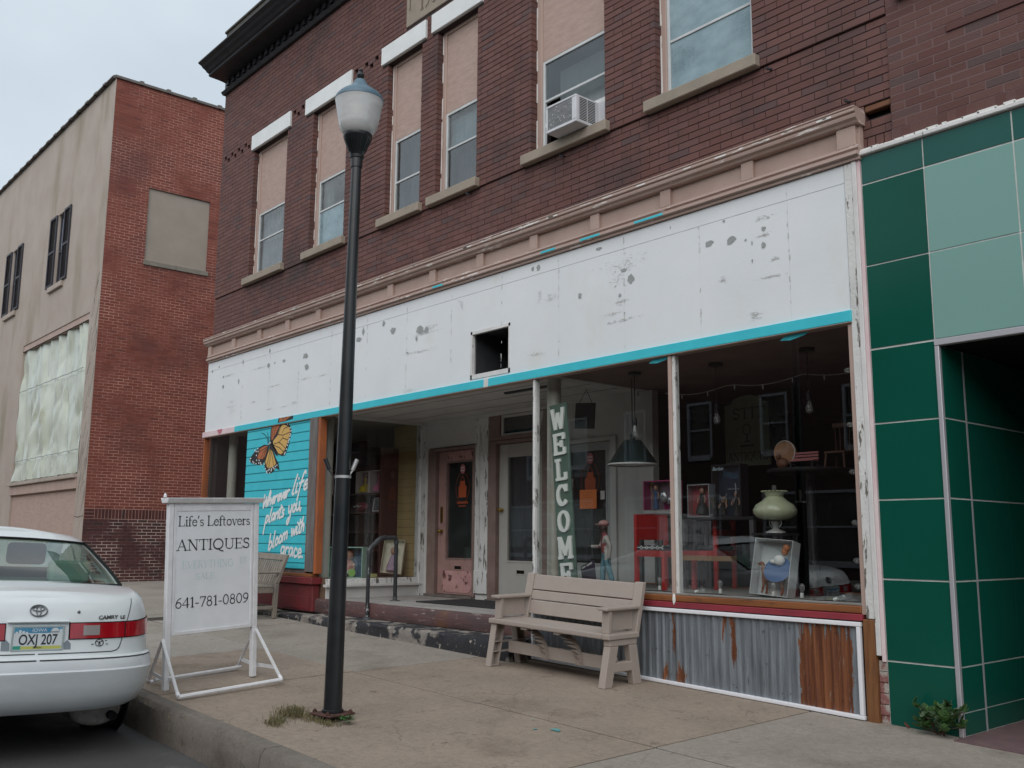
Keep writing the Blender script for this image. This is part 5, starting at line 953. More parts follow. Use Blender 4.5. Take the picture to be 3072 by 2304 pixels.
for a, b, c, d in fh2[:3]:
    w = MB(); 
    w.box(a, a + .05, YF + .06, YF + .12, c, d); w.box(b - .05, b, YF + .06, YF + .12, c, d); w.box(a + .05, b - .05, YF + .06, YF + .12, d - .06, d); w.box(a + .05, b - .05, YF + .06, YF + .12, c, c + .05); w.box(a + .05, b - .05, YF + .06, YF + .12, 8.42, 8.48)
    fr = w.done('window', m_shut, LB)
    box('pane', M('bluish_pane', (.50, .58, .70), rough=.1, spec=.6) if d else m_glass, fr, a + .05, b - .05, YF + .10, YF + .106, 8.48, d - .06); box('pane', m_glass_d, fr, a + .05, b - .05, YF + .10, YF + .106, c + .05, 8.42)
    box('sill', m_stucco, fr, a - .3, b + .25, YF - .07, YF + .06, c - .16, c - .02, bevel=.01)
    for x0, x1 in ((a - .57, a - .02), (b + .01, b + .50)):
        sh = MB().box(x0, x0 + .05, YF - .045, YF - .005, c, d).box(x1 - .05, x1, YF - .045, YF - .005, c, d).box(x0 + .05, x1 - .05, YF - .044, YF - .005, d - .06, d).box(x0 + .05, x1 - .05, YF - .044, YF - .005, c, c + .06).box(x0 + .05, x1 - .05, YF - .044, YF - .005, 8.45, 8.52).done('shutter', m_shut, LB)
        mb = MB(); z = c + .07
        while z < d - .09:
            if not 8.40 < z < 8.54: mb.hexa([(x0 + .05, YF - .036, z), (x1 - .05, YF - .036, z), (x1 - .05, YF - .03, z), (x0 + .05, YF - .03, z)], [(x0 + .05, YF - .014, z + .03), (x1 - .05, YF - .014, z + .03), (x1 - .05, YF - .008, z + .03), (x0 + .05, YF - .008, z + .03)])
            z += .045
        mb.done('louvre', m_shut, sh)
# tarpaulin over the shop window
m_tarp = M('plastic_sheeting', (.56, .60, .53), c2=(.50, .53, .44), s=1.4, st=(1, 1, .7), rough=.24, spec=.7, c4_=(.40, .40, .26), s4=1.1, lo4=.6, hi4=.75)
mb = MB(); nx, nz = 64, 60; gr = []
import mathutils.noise as mn
for i in range(nx + 1):
    col = []
    for j in range(nz + 1):
        fx, fz = i / nx, j / nz; x = -28.03 + 5.40 * fx; z = 2.70 + (6.16 - 2.70) * fz
        q = mn.noise(Vector((x * 3.2 + z * .25, z * .35, 1.3))) * .09 + mn.noise(Vector((x * 7.5 + z * 1.1, z * .8, 4.1))) * .05 + abs(mn.noise(Vector((x * 1.4 - z * .5, z * .9, 8)))) * .09
        sag = .10 * max(0, .25 - fz) * 4 * (0.4 + .6 * abs(mn.noise(Vector((x * 1.2, 2, 3)))))
        col.append(mb.vert((x, YF + .09 - q - sag * .6, z)))
    gr.append(col)
for i in range(nx):
    for j in range(nz): mb.face((gr[i][j], gr[i + 1][j], gr[i + 1][j + 1], gr[i][j + 1]))
TP = mb.done('plastic_sheet', m_tarp, LB, smooth=True)
MB().box(-28.04, -22.62, YF + .02, YF + .14, 6.17, 6.34).done('opening_head_board', m_tan, LB); box('sheet_batten', m_dark, TP, -28.0, -22.66, YF - .01, YF + .0, 6.15, 6.17)
for k in range(2): 
    mb = MB()
    for i in range(24): x = -27.95 + i * .22; mb.box(x, x + .2, YF - .03, YF - .02, 5.05 + .006 * math.sin(i * 2) - k * 1.85, 5.065 + .006 * math.sin(i * 2) - k * 1.85)
    mb.done('sheet_seam', m_curt_g, TP)
box('stall_ledge', m_stucco, LB, -28.1, -22.6, YF - .10, YF + .1, 2.57, 2.66, bevel=.01); box('stall_board', m_tan, LB, -28.05, -22.62, YF - .03, YF + .1, 2.335, 2.568, bevel=.006)
for a, b in ((-28.0, -25.32), (-25.31, -22.62)): box('stall_panel', m_ply, LB, a, b, YF + .05, YF + .1, .3, 2.33)
mb = MB()
for k in range(34):
    x, z = U(-22.58, -22.1), U(1.2, 7.0); pts = [(x, z)]
    for q in range(4): pts.append((pts[-1][0] + U(.02, .09), pts[-1][1] + U(.02, .22)))
    mb.ribbon([(min(p, -22.04), q) for p, q in pts], U(.006, .014), YF - .002)
mb.ribbon([(-22.6, 1.72), (-22.35, 1.70), (-22.02, 1.73)], .02, YF - .002)
mb.done('stucco_crack', M('dark_crack', (.12, .10, .085), rough=.9), LB)  # thin dark ribbons for the cracks in the stucco
# clay tile coping
m_cop = M('clay_coping', (.105, .092, .085), c2=(.14, .125, .115), s=6, rough=.7)
y = YF - .02; k = 0
while y < 8:
    mb = MB(); prof = [(-.16, 0), (-.16, .03), (-.11, .07), (0, .085), (.07, .07), (.085, .03), (.085, 0)]
    mb.prism([(X0 - .04 + p, 11.80 + q) for p, q in prof], y, y + .64, 'y'); mb.prism([(X0 - .04 + p * 1.13, 11.80 + q * 1.45) for p, q in prof], y + .57, y + .65, 'y'); mb.done('coping_tile', m_cop, LB, smooth=True); y += .645
x = X0 - .02
while x > -44:
    mb = MB(); mb.prism([(YF - .05 + p, 11.80 + q) for p, q in ((-.04, 0), (-.04, .03), (-.0, .07), (.08, .085), (.17, .07), (.2, 0))], x - .64, x, 'x'); mb.prism([(YF - .055 + p * 1.1, 11.80 + q * 1.5) for p, q in ((-.04, 0), (-.04, .03), (-.0, .07), (.08, .085), (.17, .07), (.2, 0))], x - .65, x - .57, 'x'); mb.done('coping_tile', m_cop, LB, smooth=True); x -= .645
# ================================================================ ACROSS THE ROAD (seen mirrored in the shop windows)
OB = thing('opposite_brick_building', 'dark brick building across the road seen only mirrored in the shop windows', 'building', (-5, -20, 0), world=True)
m_obw = M('grey_window_frame', (.34, .35, .38), rough=.6); m_ob = M('opposite_brick', (.085, .045, .04), c2=(.06, .035, .032), s=6, st=(1, 1, 3), rough=.85)
holes3 = [(-44 + k * 3.1, -42.9 + k * 3.1, 4.2, 6.2) for k in range(24)] + [(-44 + k * 6.2, -39.5 + k * 6.2, .6, 2.9) for k in range(12)]
mb = MB(); sheet(mb, lambda u, d, z: Vector((u, -21 - d, z)), -100, 32, .1, 9.2, holes3, .2); mb.done('facade', m_ob, OB); MB().box(-100, 32, -27, -21.22, .1, 9.15).done('building_mass', m_dark, OB)
for a, b, c, d in holes3:
    w = MB(); t = .09
    w.box(a, a + t, -21.12, -21, c, d); w.box(b - t, b, -21.12, -21, c, d); w.box(a + t, b - t, -21.12, -21, d - t, d); w.box(a + t, b - t, -21.14, -20.92, c - .1, c + t); w.box(a + t, b - t, -21.12, -21, (c + d) / 2 - .03, (c + d) / 2 + .03)
    fr = w.done('window', m_obw, OB); box('pane', m_glass_d, fr, a + t, b - t, -21.09, -21.085, c + t, d - t)
# ================================================================ WHITE CAR
m_car = M('white_car_paint', (.70, .735, .745), c2=(.66, .70, .705), s=2, rough=.3, coat=.6, obj=True)
m_carb = M('dusty_bumper_paint', (.64, .67, .685), c2=(.55, .575, .59), s=2.2, st=(1, .6, 2), rough=.4, coat=.3, obj=True, c3=(.40, .41, .43), s3=5, st3=(1, .5, 6), lo3=.68, hi3=.85)
m_rubber = M('tyre_rubber', (.012, .012, .012), rough=.85); m_under = M('dark_underbody', (.01, .01, .01), rough=.95); m_seam = M('panel_gap', (.03, .032, .034), rough=.8)
m_chrome = M('grey_badge_metal', (.20, .21, .22), metal=.7, rough=.3); m_steel = M('dull_exhaust_steel', (.30, .285, .26), c2=(.17, .155, .145), s=12, metal=.3, rough=.5, obj=True)
m_lred = M('red_lens', (.42, .008, .018), c2=(.30, .006, .012), s=14, st=(1, 1, .3), rough=.12, coat=1, obj=True); m_lamb = M('amber_lens', (.55, .12, .02), rough=.12, coat=1); m_lrev = M('grey_reverse_lens', (.30, .26, .255), rough=.2, coat=1)
m_carglass = GLASS('car_glass', (.62, .74, .68), 1.5)
m_seat = M('dark_grey_seat', (.06, .068, .065), rough=.95); m_seatl = M('pale_green_grey_headrest', (.23, .30, .265), rough=.95)
CAR = thing('parked_sedan', 'white four door sedan parked at the kerb, its tail lamp and plate towards us', 'car', (-6.86, -4.80, rz(-7.6, -4.80)), rot=(rad(-2.0), rad(-1.45) * 1.0, 0))
CAR.rotation_euler = (Matrix.Rotation(rad(-2.0), 3, 'X') @ Matrix.Rotation(rad(1.5), 3, 'Y') @ Matrix.Rotation(math.pi, 3, 'Z')).to_euler()
LEN = 4.76
def interp(t, tab):
    if t <= tab[0][0]: return tab[0][1]
    for (a, b), (c, d) in zip(tab, tab[1:]):
        if t <= c: return b + (d - b) * (t - a) / (c - a)
    return tab[-1][1]
def contour(s0, s1, W, Lc0, Lc1, n=3.2, nr=16, ns=14):
    pts = []
    for i in range(nr + 1):
        th = math.pi / 2 * i / nr; pts.append((s0 + Lc0 * (1 - max(math.cos(th), 0) ** (2 / n)) + .0, W * math.sin(th) ** (2 / n) if i else 0.0))
    for i in range(1, ns): pts.append((s0 + Lc0 + (s1 - Lc1 - s0 - Lc0) * i / ns, W))
    for i in range(nr, -1, -1):
        th = math.pi / 2 * i / nr; pts.append((s1 - Lc1 * (1 - max(math.cos(th), 0) ** (2 / n)), W * math.sin(th) ** (2 / n) if i else 0.0))
    return pts
ROWS = [(.29, .13, .79), (.33, .07, .83), (.40, .03, .858), (.48, .012, .872), (.562, 0, .88), (.572, .012, .877), (.625, .02, .874), (.645, .035, .868), (.652, .075, .862), (.70, .088, .86), (.765, .10, .857), (.865, .118, .85), (.94, .145, .836), (.985, .168, .818), (1.01, .195, .795), (1.022, .225, .77)]
ZT_ = [(0, 1.02), (.22, 1.022), (.75, 1.075), (1.5, 1.02), (3.2, .99), (3.5, .98), (4.3, .82), (4.76, .70)]
def rowz(z, s): k = interp(s, ZT_) / 1.022; return z if z < .5 else .5 + (z - .5) * (.522 * k + (k - 1) * .5) / .522
def wallpt(z, s0, W, i, side, off=0.0):
    c = contour(s0, LEN - s0 * .8, W, .62, .75); s, w = c[i]
    if off:
        a, b = c[max(i - 1, 0)], c[min(i + 1, len(c) - 1)]; tx, ty = b[0] - a[0], b[1] - a[1]; L = math.hypot(tx, ty); s -= off * ty / L; w += off * tx / L
    return (s, side * w, rowz(z, s))
def loft(rows, cols_pts, mb, keep=None):
    pass
nC = len(contour(0, LEN, .88, .62, .75))
def body(mb, r0, r1):
    idx = {}
    for r in range(r0, r1 + 1):
        z, s0, W = ROWS[r]; c = contour(s0, LEN - s0 * .8, W, .62, .75)
        for i, (s, w) in enumerate(c):
            for sd in ((1, -1) if 0 < w else (0,)): idx[r, i, sd] = mb.vert((s, sd * w, rowz(z, s)))
    def g(r, i, sd): return idx.get((r, i, sd), idx.get((r, i, 0)))
    for r in range(r0, r1):
        for i in range(nC - 1):
            for sd in (1, -1): q = (g(r, i, sd), g(r, i + 1, sd), g(r + 1, i + 1, sd), g(r + 1, i, sd)); mb.face(q if sd == 1 else q[::-1])
    return g
mb = MB(); body(mb, 0, 7); mb.done('bumper_skirt', m_carb, CAR, smooth=True)
mb = MB(); g_ = body(mb, 7, len(ROWS) - 1)
top = len(ROWS) - 1; z, s0, W = ROWS[top]; c = contour(s0, LEN - s0 * .8, W, .62, .75); K = 10; prev = None
for i in range(1, nC - 1):
    s, w = c[i]; row = [mb.vert((s, w * t, rowz(z, s) + .035 * (1 - t * t) * min(1, max(w - .18, 0) / .35))) for t in [-1 + 2 * k / K for k in range(K + 1)]]
    if i in (1, nC - 2):
        cv = mb.vert((c[0 if i == 1 else nC - 1][0], 0, rowz(z, c[0 if i == 1 else nC - 1][0])))
        for k in range(K): mb.face((cv, row[k], row[k + 1]))
    if prev:
        for k in range(K): mb.face((prev[k], prev[k + 1], row[k + 1], row[k]))
    prev = row
mb.done('body', m_car, CAR, smooth=True)
# greenhouse
GR = [(1.068, .68, .80, 3.45), (1.12, .775, .785, 3.32), (1.18, .895, .765, 3.12), (1.24, 1.03, .74, 2.95), (1.30, 1.165, .715, 2.78), (1.355, 1.30, .688, 2.62), (1.385, 1.37, .668, 2.52), (1.412, 1.45, .635, 2.42)]
nr_, ns_ = 14, 18
def gcont(r): z, s0, W, s1 = GR[r]; return contour(s0, s1, W, .42, .4, 3.6, nr_, ns_)
nG = len(gcont(0)); GI = 10    # columns 0..GI-1 are glass at the rear
parts = {'pillar': MB(), 'rear': MB(), 'wind': MB(), 'side': MB()}
ids = {k: {} for k in parts}
def gp(key, r, i, sd):
    d = ids[key]; s, w = gcont(r)[i]; sd = sd if w > 0 else 0
    if (r, i, sd) not in d: d[r, i, sd] = parts[key].vert((s, sd * w, GR[r][0] + (.03 * (1 - (w / GR[r][2]) ** 2) if r else .02 * (1 - (w / .8) ** 2))))
    return d[r, i, sd]
for r in range(len(GR) - 1):
    for i in range(nG - 1):
        key = 'pillar'
        if 0 < r < 5 or r in (0,):
            if i < GI: key = 'rear'
            elif i >= nG - 1 - GI: key = 'wind'
            elif 0 < r < 5 and (nr_ + 2 <= i < nr_ + 8 or nr_ + 9 <= i < nr_ + 15): key = 'side'
        for sd in (1, -1):
            q = [gp(key, *a, sd) for a in ((r, i), (r, i + 1), (r + 1, i + 1), (r + 1, i))]; parts[key].face(q if sd == 1 else q[::-1])
mb = parts['pillar']; prev = None; rt = len(GR) - 1; cc = gcont(rt)
for i in range(1, nG - 1):
    s, w = cc[i]; row = [mb.vert((s, w * t, GR[rt][0] + (.03 * (1 - (w / GR[rt][2]) ** 2)) + .045 * (1 - t * t) * min(1, w / .45))) for t in [-1 + 2 * k / K for k in range(K + 1)]]
    if i in (1, nG - 2):
        q0 = cc[0 if i == 1 else nG - 1]; cv = mb.vert((q0[0], 0, GR[rt][0] + .03))
        for k in range(K): mb.face((cv, row[k], row[k + 1]))
    if prev:
        for k in range(K): mb.face((prev[k], prev[k + 1], row[k + 1], row[k]))
    prev = row
mb.done('roof', m_car, CAR, smooth=True)
parts['rear'].done('rear_window', m_carglass, CAR, smooth=True); parts['wind'].done('windscreen', m_carglass, CAR, smooth=True); parts['side'].done('side_window', m_carglass, CAR, smooth=True)
def gpt(r, i, sd, off=.004):
    s, w = gcont(r)[i]; return (s - off, sd * w, GR[r][0] + (.03 * (1 - (w / GR[r][2]) ** 2) if r else .02 * (1 - (w / .8) ** 2)) + off)
mb = MB()
for sd in (1, -1): mb.tube([gpt(r, GI, sd) for r in range(0, 6)], .011, 6)
mb.tube([gpt(5, i, -1) for i in range(GI, 0, -1)] + [gpt(5, i, 1) for i in range(0, GI + 1)], .010, 6); mb.tube([gpt(0, i, -1) for i in range(GI, 0, -1)] + [gpt(0, i, 1) for i in range(0, GI + 1)], .010, 6)
mb.done('window_seal', m_under, CAR, smooth=True)
# cabin
box('parcel_shelf', m_seat, CAR, .74, 1.22, -.68, .68, 1.02, 1.05)
mb = MB(); mb.box(1.2, 1.32, -.66, .66, .6, 1.10); mb.done('rear_seat', m_seat, CAR, bevel=.03)
for y in (-.47, .47): box('rear_headrest', m_seatl, CAR, 1.12, 1.24, y - .15, y + .15, 1.075, 1.235, bevel=.045, seg=3)
for y in (-.40, .40):
    box('front_seat', m_seat, CAR, 2.05, 2.2, y - .25, y + .25, .6, 1.14, bevel=.06, seg=2); box('front_headrest', m_seat, CAR, 2.08, 2.18, y - .15, y + .15, 1.16, 1.34, bevel=.045, seg=3)
box('cabin_floor', m_under, CAR, .8, 3.9, -.75, .75, .5, .58); mb = MB(); mb.tube([(2.9, .40 + .17 * math.cos(t), 1.0 + .17 * math.sin(t)) for t in [k * math.pi / 8 for k in range(17)]], .014, 6); mb.done('steering_wheel', m_seat, CAR, smooth=True)
# underside, exhaust, wheels
box('underbody', m_under, CAR, .85, 4.5, -.72, .72, .24, .36, bevel=.04)
mb = MB(); mb.T = Matrix.Translation((.40, -.53, .245)) @ Matrix.Rotation(math.pi / 2, 4, 'Y'); mb.lathe([(.0, 0), (.085, 0), (.105, .008), (.112, .02), (.112, .40), (.09, .42), (0, .42)], n=24, sy=1.55, caps=False); EX = mb.done('exhaust_box', m_steel, CAR, smooth=True)
mb = MB(); mb.T = Matrix.Translation((.345, -.63, .205)) @ Matrix.Rotation(math.pi / 2, 4, 'Y'); mb.lathe([(.024, .1), (.024, 0), (.03, 0), (.03, .1)], n=14, caps=False); mb.lathe([(.0, .02), (.024, .02)], n=14, caps=False); mb.done('tail_pipe', m_under, EX, smooth=True)
for s in (1.06, 3.73):
    for y in (-.755, .755):
        w = thing('wheel', '', '', (s, y, .30)); del w['label']; del w['category']; w.parent = CAR; sg = -1 if y < 0 else 1
        mb = MB(); mb.T = Matrix.Rotation(math.pi / 2, 4, 'X'); mb.lathe([(.19, -.10), (.28, -.105), (.303, -.085), (.305, 0), (.303, .085), (.28, .105), (.19, .10)], n=36, caps=False); mb.done('tyre', m_rubber, w, smooth=True)
        mb = MB(); mb.T = Matrix.Rotation(math.pi / 2 * -sg, 4, 'X'); mb.lathe([(.19, -.09), (.195, .06), (.185, .085), (.14, .075), (.06, .09), (0, .095)], n=30, caps=False); mb.done('rim', m_chrome, w, smooth=True)
for y in (-.866, .866):
    for s in (1.06, 3.73):
        mb = MB(); mb.T = Matrix.Translation((s, y * 1.006, .30)) @ Matrix.Rotation(math.pi / 2, 4, 'X'); mb.lathe([(.0, -.006), (.345, -.006), (.345, .006), (0, .006)], n=36, caps=False); mb.done('wheel_arch', m_under, CAR)
# tail lamps wrap the corner
def zrow(z):
    for a, b in zip(ROWS, ROWS[1:]):
        if a[0] <= z <= b[0]: t = (z - a[0]) / (b[0] - a[0]); return (a[1] + (b[1] - a[1]) * t, a[2] + (b[2] - a[2]) * t)
def surf(z, w, off):
    s0, W = zrow(z); q = min(abs(w) / W, .99999); n = 3.2; Lc = .62; th = math.asin(q ** (n / 2)); s = s0 + Lc * (1 - math.cos(th) ** (2 / n))
    d = 1e-3; q2 = max(q - d, 0); th2 = math.asin(q2 ** (n / 2)); s2 = s0 + Lc * (1 - math.cos(th2) ** (2 / n)); tx, ty = s - s2, (q - q2) * W or 1e-9; L = math.hypot(tx, ty)
    return (s - off * ty / L, (1 if w > 0 else -1) * (abs(w) + off * tx / L), rowz(z, s))
def patch(name, m, w0, w1, z0, z1, off, sd, parent=CAR, nw=14, nzz=3, rim=.014):
    mb = MB(); A = []
    for i in range(nw + 1):
        w = w0 + (w1 - w0) * i / nw; A.append([mb.vert(surf(z0 + (z1 - z0) * j / nzz, sd * w, off)) for j in range(nzz + 1)])
    for p, q in zip(A, A[1:]):
        for j in range(nzz): mb.face((p[j], q[j], q[j + 1], p[j + 1]) if sd < 0 else (p[j], p[j + 1], q[j + 1], q[j]))
    if rim:
        for (w, za, zb) in ((w0, z0, z1), (w1, z0, z1)):
            for j in range(nzz): a, b = za + (zb - za) * j / nzz, za + (zb - za) * (j + 1) / nzz; mb.poly([surf(a, sd * w, off), surf(b, sd * w, off), surf(b, sd * w, -.01), surf(a, sd * w, -.01)])
        for zz in (z0, z1):
            for i in range(nw): a, b = w0 + (w1 - w0) * i / nw, w0 + (w1 - w0) * (i + 1) / nw; mb.poly([surf(zz, sd * a, off), surf(zz, sd * b, off), surf(zz, sd * b, -.01), surf(zz, sd * a, -.01)])
    return mb.done(name, m, parent, smooth=True)
for sd in (-1, 1):
    patch('lamp_surround', m_under, .193, .848, .760, .870, .004, sd, nw=22)
    TL = patch('tail_lamp', m_lred, .200, .845, .766, .864, .009, sd, nw=22)
    patch('reverse_lens', m_lrev, .285, .395, .786, .850, .0115, sd, TL); patch('amber_lens', m_lamb, .795, .842, .772, .830, .0112, sd, TL, nw=6)
    mb = MB(); 
    for k in range(2): pass
    patch('lamp_split', m_under, .575, .583, .766, .864, .0108, sd, TL, nw=2, rim=0)
def seam(pts, wd=.006, off=.0022, nm='panel_gap', m=None):
    mb = MB(); P = []
    for a, b in zip(pts, pts[1:]):
        for k in range(6): P.append((a[0] + (b[0] - a[0]) * k / 6, a[1] + (b[1] - a[1]) * k / 6))
    P.append(pts[-1]); q = []
    for k, (w, z) in enumerate(P):
        a, b = P[max(k - 1, 0)], P[min(k + 1, len(P) - 1)]; tx, tz = b[0] - a[0], b[1] - a[1]; L = math.hypot(tx, tz) or 1
        q.append((mb.vert(surf(z + tx / L * wd / 2, w - tz / L * wd / 2, off)), mb.vert(surf(z - tx / L * wd / 2, w + tz / L * wd / 2, off))))
    for a, b in zip(q, q[1:]): mb.face((a[0], b[0], b[1], a[1]))
    mb.done(nm, m or m_seam, CAR)
for sd in (-1, 1):
    seam([(sd * .655, 1.005), (sd * .63, .95), (sd * .60, .872)]); seam([(sd * .565, .758), (sd * .545, .70), (sd * .525, .682), (sd * .49, .675), (sd * .01, .675)])
seam([(-.80, .64), (-.4, .64), (-.01, .64)], .007, .004); seam([(.80, .64), (.4, .64), (.01, .64)], .007, .004)
box('trunk_lip', m_car, CAR, .088, .12, -.19, .19, .872, .885, bevel=.004)
PL = box('number_plate', M('plate_white', (.68, .72, .74), rough=.35), CAR, .086, .092, -.157, .157, .698, .852, bevel=.004)
m_pblue = M('plate_blue', (.06, .24, .42), c2=(.12, .36, .52), s=9, obj=True, rough=.35); m_pyel = M('plate_yellow', (.55, .56, .14), rough=.35); m_ptxt = M('plate_ink', (.03, .035, .045), rough=.5); m_pgrn = M('plate_green', (.05, .34, .25), rough=.4)
mb = MB(); x = .0856
def pq(mb, y0, y1, z0, z1, x=.0856): mb.poly([(x, y0, z0), (x, y1, z0), (x, y1, z1), (x, y0, z1)])
pq(mb, -.147, .147, .808, .842); mb.done('plate_sky', m_pblue, PL)
mb = MB(); pq(mb, -.147, .10, .706, .726); mb.done('plate_field', m_pyel, PL); mb = MB(); pq(mb, .10, .147, .706, .728); mb.done('plate_tag', m_pgrn, PL)
mb = MB(); m_pw = M('plate_silhouette', (.70, .74, .76), rough=.35)
for y0, y1, h in ((.125, .14, .818), (.105, .12, .828), (.085, .10, .822), (.065, .08, .816), (-.145, -.128, .832), (-.125, -.075, .82)): pq(mb, y0, y1, .806, h, .0853)
mb.poly([(.0853, -.10 + .026 * math.cos(t), .818 + .022 * math.sin(t)) for t in [k * math.pi / 8 for k in range(17)]]); mb.done('plate_skyline', m_pw, PL, kind='stuff')
RT = Matrix(((0, 0, -1), (-1, 0, 0), (0, 1, 0))).to_euler()
text('plate_state', 'IOWA', .030, (.0848, -.005, .816), m_pw, PL, RT, .0004, sx=1.1); o = text('plate_number', 'OXJ 207', .092, (.0848, 0, .736), m_ptxt, PL, RT, .0004, sx=.72, off=.0012); text('plate_county', 'UNION', .016, (.0848, 0, .711), m_ptxt, PL, RT, .0004)
mb = MB(); 
for a, b, c, d in ((-.16, -.149, .695, .855), (.149, .16, .695, .855), (-.149, .149, .844, .855), (-.149, .149, .695, .705)): mb.box(.083, .088, a, b, c, d)
mb.done('plate_frame', M('chrome_plate_frame', (.45, .52, .52), rough=.3, metal=.3), PL, bevel=.002)
mb = MB(); ec = (.135, 0, .945)
def ring(cy, cz, ry, rz2, w, n=28):
    P = [(cy + ry * math.cos(t), cz + rz2 * math.sin(t)) for t in [2 * math.pi * k / n for k in range(n + 1)]]
    for (a, b), (c2, d) in zip(P, P[1:]): mb.bar((surf(b, 0.001, .006)[0], a, b), (surf(d, 0.001, .006)[0], c2, d), w, .006, (1, 0, 0))
ring(0, .945, .052, .035, .008); ring(0, .957, .036, .014, .006); ring(0, .943, .014, .030, .006); mb.done('oval_emblem', m_chrome, CAR)
p1, p2 = Vector(surf(.89, -.385, .009)), Vector(surf(.89, -.60, .009)); xd = (p2 - p1); xd.z = 0; xd.normalize(); zd = xd.cross(Vector((0, 0, 1)))
RN = Matrix(((xd.x, 0, zd.x), (xd.y, 0, zd.y), (xd.z, 1, zd.z))).to_euler()
text('model_name', 'CAMRY', .036, (p1.x, p1.y, .886), m_chrome, CAR, RN, .002, align='LEFT', sx=1.2, off=.0008); pg = p1 + xd * .165
text('model_grade', 'LE', .032, (pg.x, pg.y, .886), m_chrome, CAR, RN, .002, align='LEFT', sx=1.2, off=.0008)
mb = MB(); mb.ell(surf(.935, -.255, .002), (.006, .011, .011), 10, 6); mb.done('trunk_lock', m_chrome, CAR)
mb = MB(); P = arc(0, 0, .028, .022, 0, 360, 16); 
for (a, b), (c2, d) in zip(P, P[1:]): mb.bar(surf(.735 + b, -.40 + a, .003), surf(.735 + d, -.40 + c2, .003), .004, .003, (1, 0, 0))
for q in ([(-.02, .01), (0, .002), (.02, .01)], [(0, .01), (-.006, -.016)], [(0, .01), (.006, -.016)], [(-.05, .012), (-.04, .012)], [(-.06, -.01), (-.045, -.01)], [(.04, -.008), (.055, -.008)]):
    for (a, b), (c2, d) in zip(q, q[1:]): mb.bar(surf(.735 + b, -.40 + a, .003), surf(.735 + d, -.40 + c2, .003), .004, .003, (1, 0, 0))
mb.done('dealer_sticker', m_seam, CAR)
mb = MB(); 
for a, b, c, d in ((-.21, -.165, .70, .76), (.165, .215, .70, .77)):
    mb.poly([surf(c, a, .003), surf(c, b, .003), surf(d - .02, b, .003), surf(d, (a + b) / 2, .003), surf(d - .025, a, .003)])
mb.done('peeled_patch', M('bare_grey_plastic', (.22, .25, .28), rough=.7), CAR, kind='stuff')
# ================================================================ SANDWICH SIGN
m_sw = M('white_sign_paint', (.80, .815, .84), c2=(.75, .765, .79), s=6, rough=.45, obj=True); m_sf = M('white_frame_paint', (.79, .79, .81), c2=(.70, .69, .70), s=12, rough=.45, obj=True, c3=(.34, .24, .18), s3=22, lo3=.72, hi3=.76)
m_ink = M('black_vinyl_lettering', (.022, .025, .028), rough=.4); m_faint = M('faded_marker', (.50, .66, .66), rough=.6)
SG = thing('sidewalk_sign', 'white framed sidewalk sign lettered ANTIQUES with a phone number, behind the white car', 'sign', (-7.942, -3.499, gz(-7.942, -3.5)), rot=(0, 0, 0))
SG.rotation_euler = (Matrix.Rotation(rad(98.9), 3, 'Z') @ Matrix.Rotation(rad(-2.1), 3, 'Y')).to_euler()
for x0 in (-.027, .802): box('post', m_sf, SG, x0 + .003, x0 + .05, -.023, .023, .0, 1.495, bevel=.004)
MB().box(.029, .80, -.014, .014, .455, 1.494).done('sign_panel', m_sw, SG)
mb = MB(); mb.box(.029, .80, -.024, .024, .425, .454); mb.box(.028, .052, -.019, .019, .456, 1.47); mb.box(.777, .801, -.019, .019, .456, 1.47); mb.box(.053, .776, -.019, .019, 1.43, 1.47); mb.done('panel_trim', m_sf, SG, bevel=.003)
mb = MB(); mb.prism([(-.062, 1.54), (-.04, 1.497), (.04, 1.497), (.062, 1.54)], -.055, .885); mb.done('top_cap', m_sf, SG, bevel=.004)
mb = MB(); mb.lathe([(.014, 0), (.012, .02), (.004, .035)], (-.05, 0, 1.545), 8); mb.done('cap_knob', m_sf, SG)
for nm, s_, x0, x1, z_, h_, b_ in (('name_line', "Life's Leftovers", .066, .765, 1.306, .083, 1.0), ('antiques_line', "ANTIQUES", .055, .765, 1.106, .088, 1.0), ('phone_line', "641-781-0809", .055, .765, .640, .082, 1.0)): mb = MB(); lettering(mb, s_, x0, x1, z_, h_, -.0155, b_); mb.done(nm, m_ink, SG)
mb = MB(); lettering(mb, "EVERYTHING", .11, .60, .955, .065, -.015, .7); lettering(mb, "17", .66, .73, .975, .055, -.015, .7); lettering(mb, "SALE", .24, .42, .865, .05, -.015, .8) if 'S' in GS else None; mb.done('faded_writing', m_faint, SG)
mb = MB(); F = {'fl': (-.15, -.445, .018), 'fr': (.80, -.449, .018), 'bl': (.07, .392, .018), 'br': (.94, .398, .018)}
mb.tube([F['fl'], F['fr']], .017, 8); mb.done('front_rail', m_sf, SG, smooth=True)
mb = MB(); mb.tube([F['bl'], F['br']], .015, 8); mb.tube([(.05, .26, .05), (.90, .28, .05)], .012, 8); mb.done('rear_rail', m_sf, SG, smooth=True)
for a, b in (((-.035, 0, .40), 'fl'), ((-.035, 0, .40), 'bl'), ((.845, 0, .42), 'fr'), ((.845, 0, .42), 'br')):
    mb = MB(); p = Vector(a); q = Vector(F[b]); e1 = p + (q - p) * .93; mb.bar(p, e1, .024, .012, (0, 1, .3)); mb.tube([e1, q + Vector((0, 0, .004))], .016, 8); mb.done('brace', m_sf, SG)
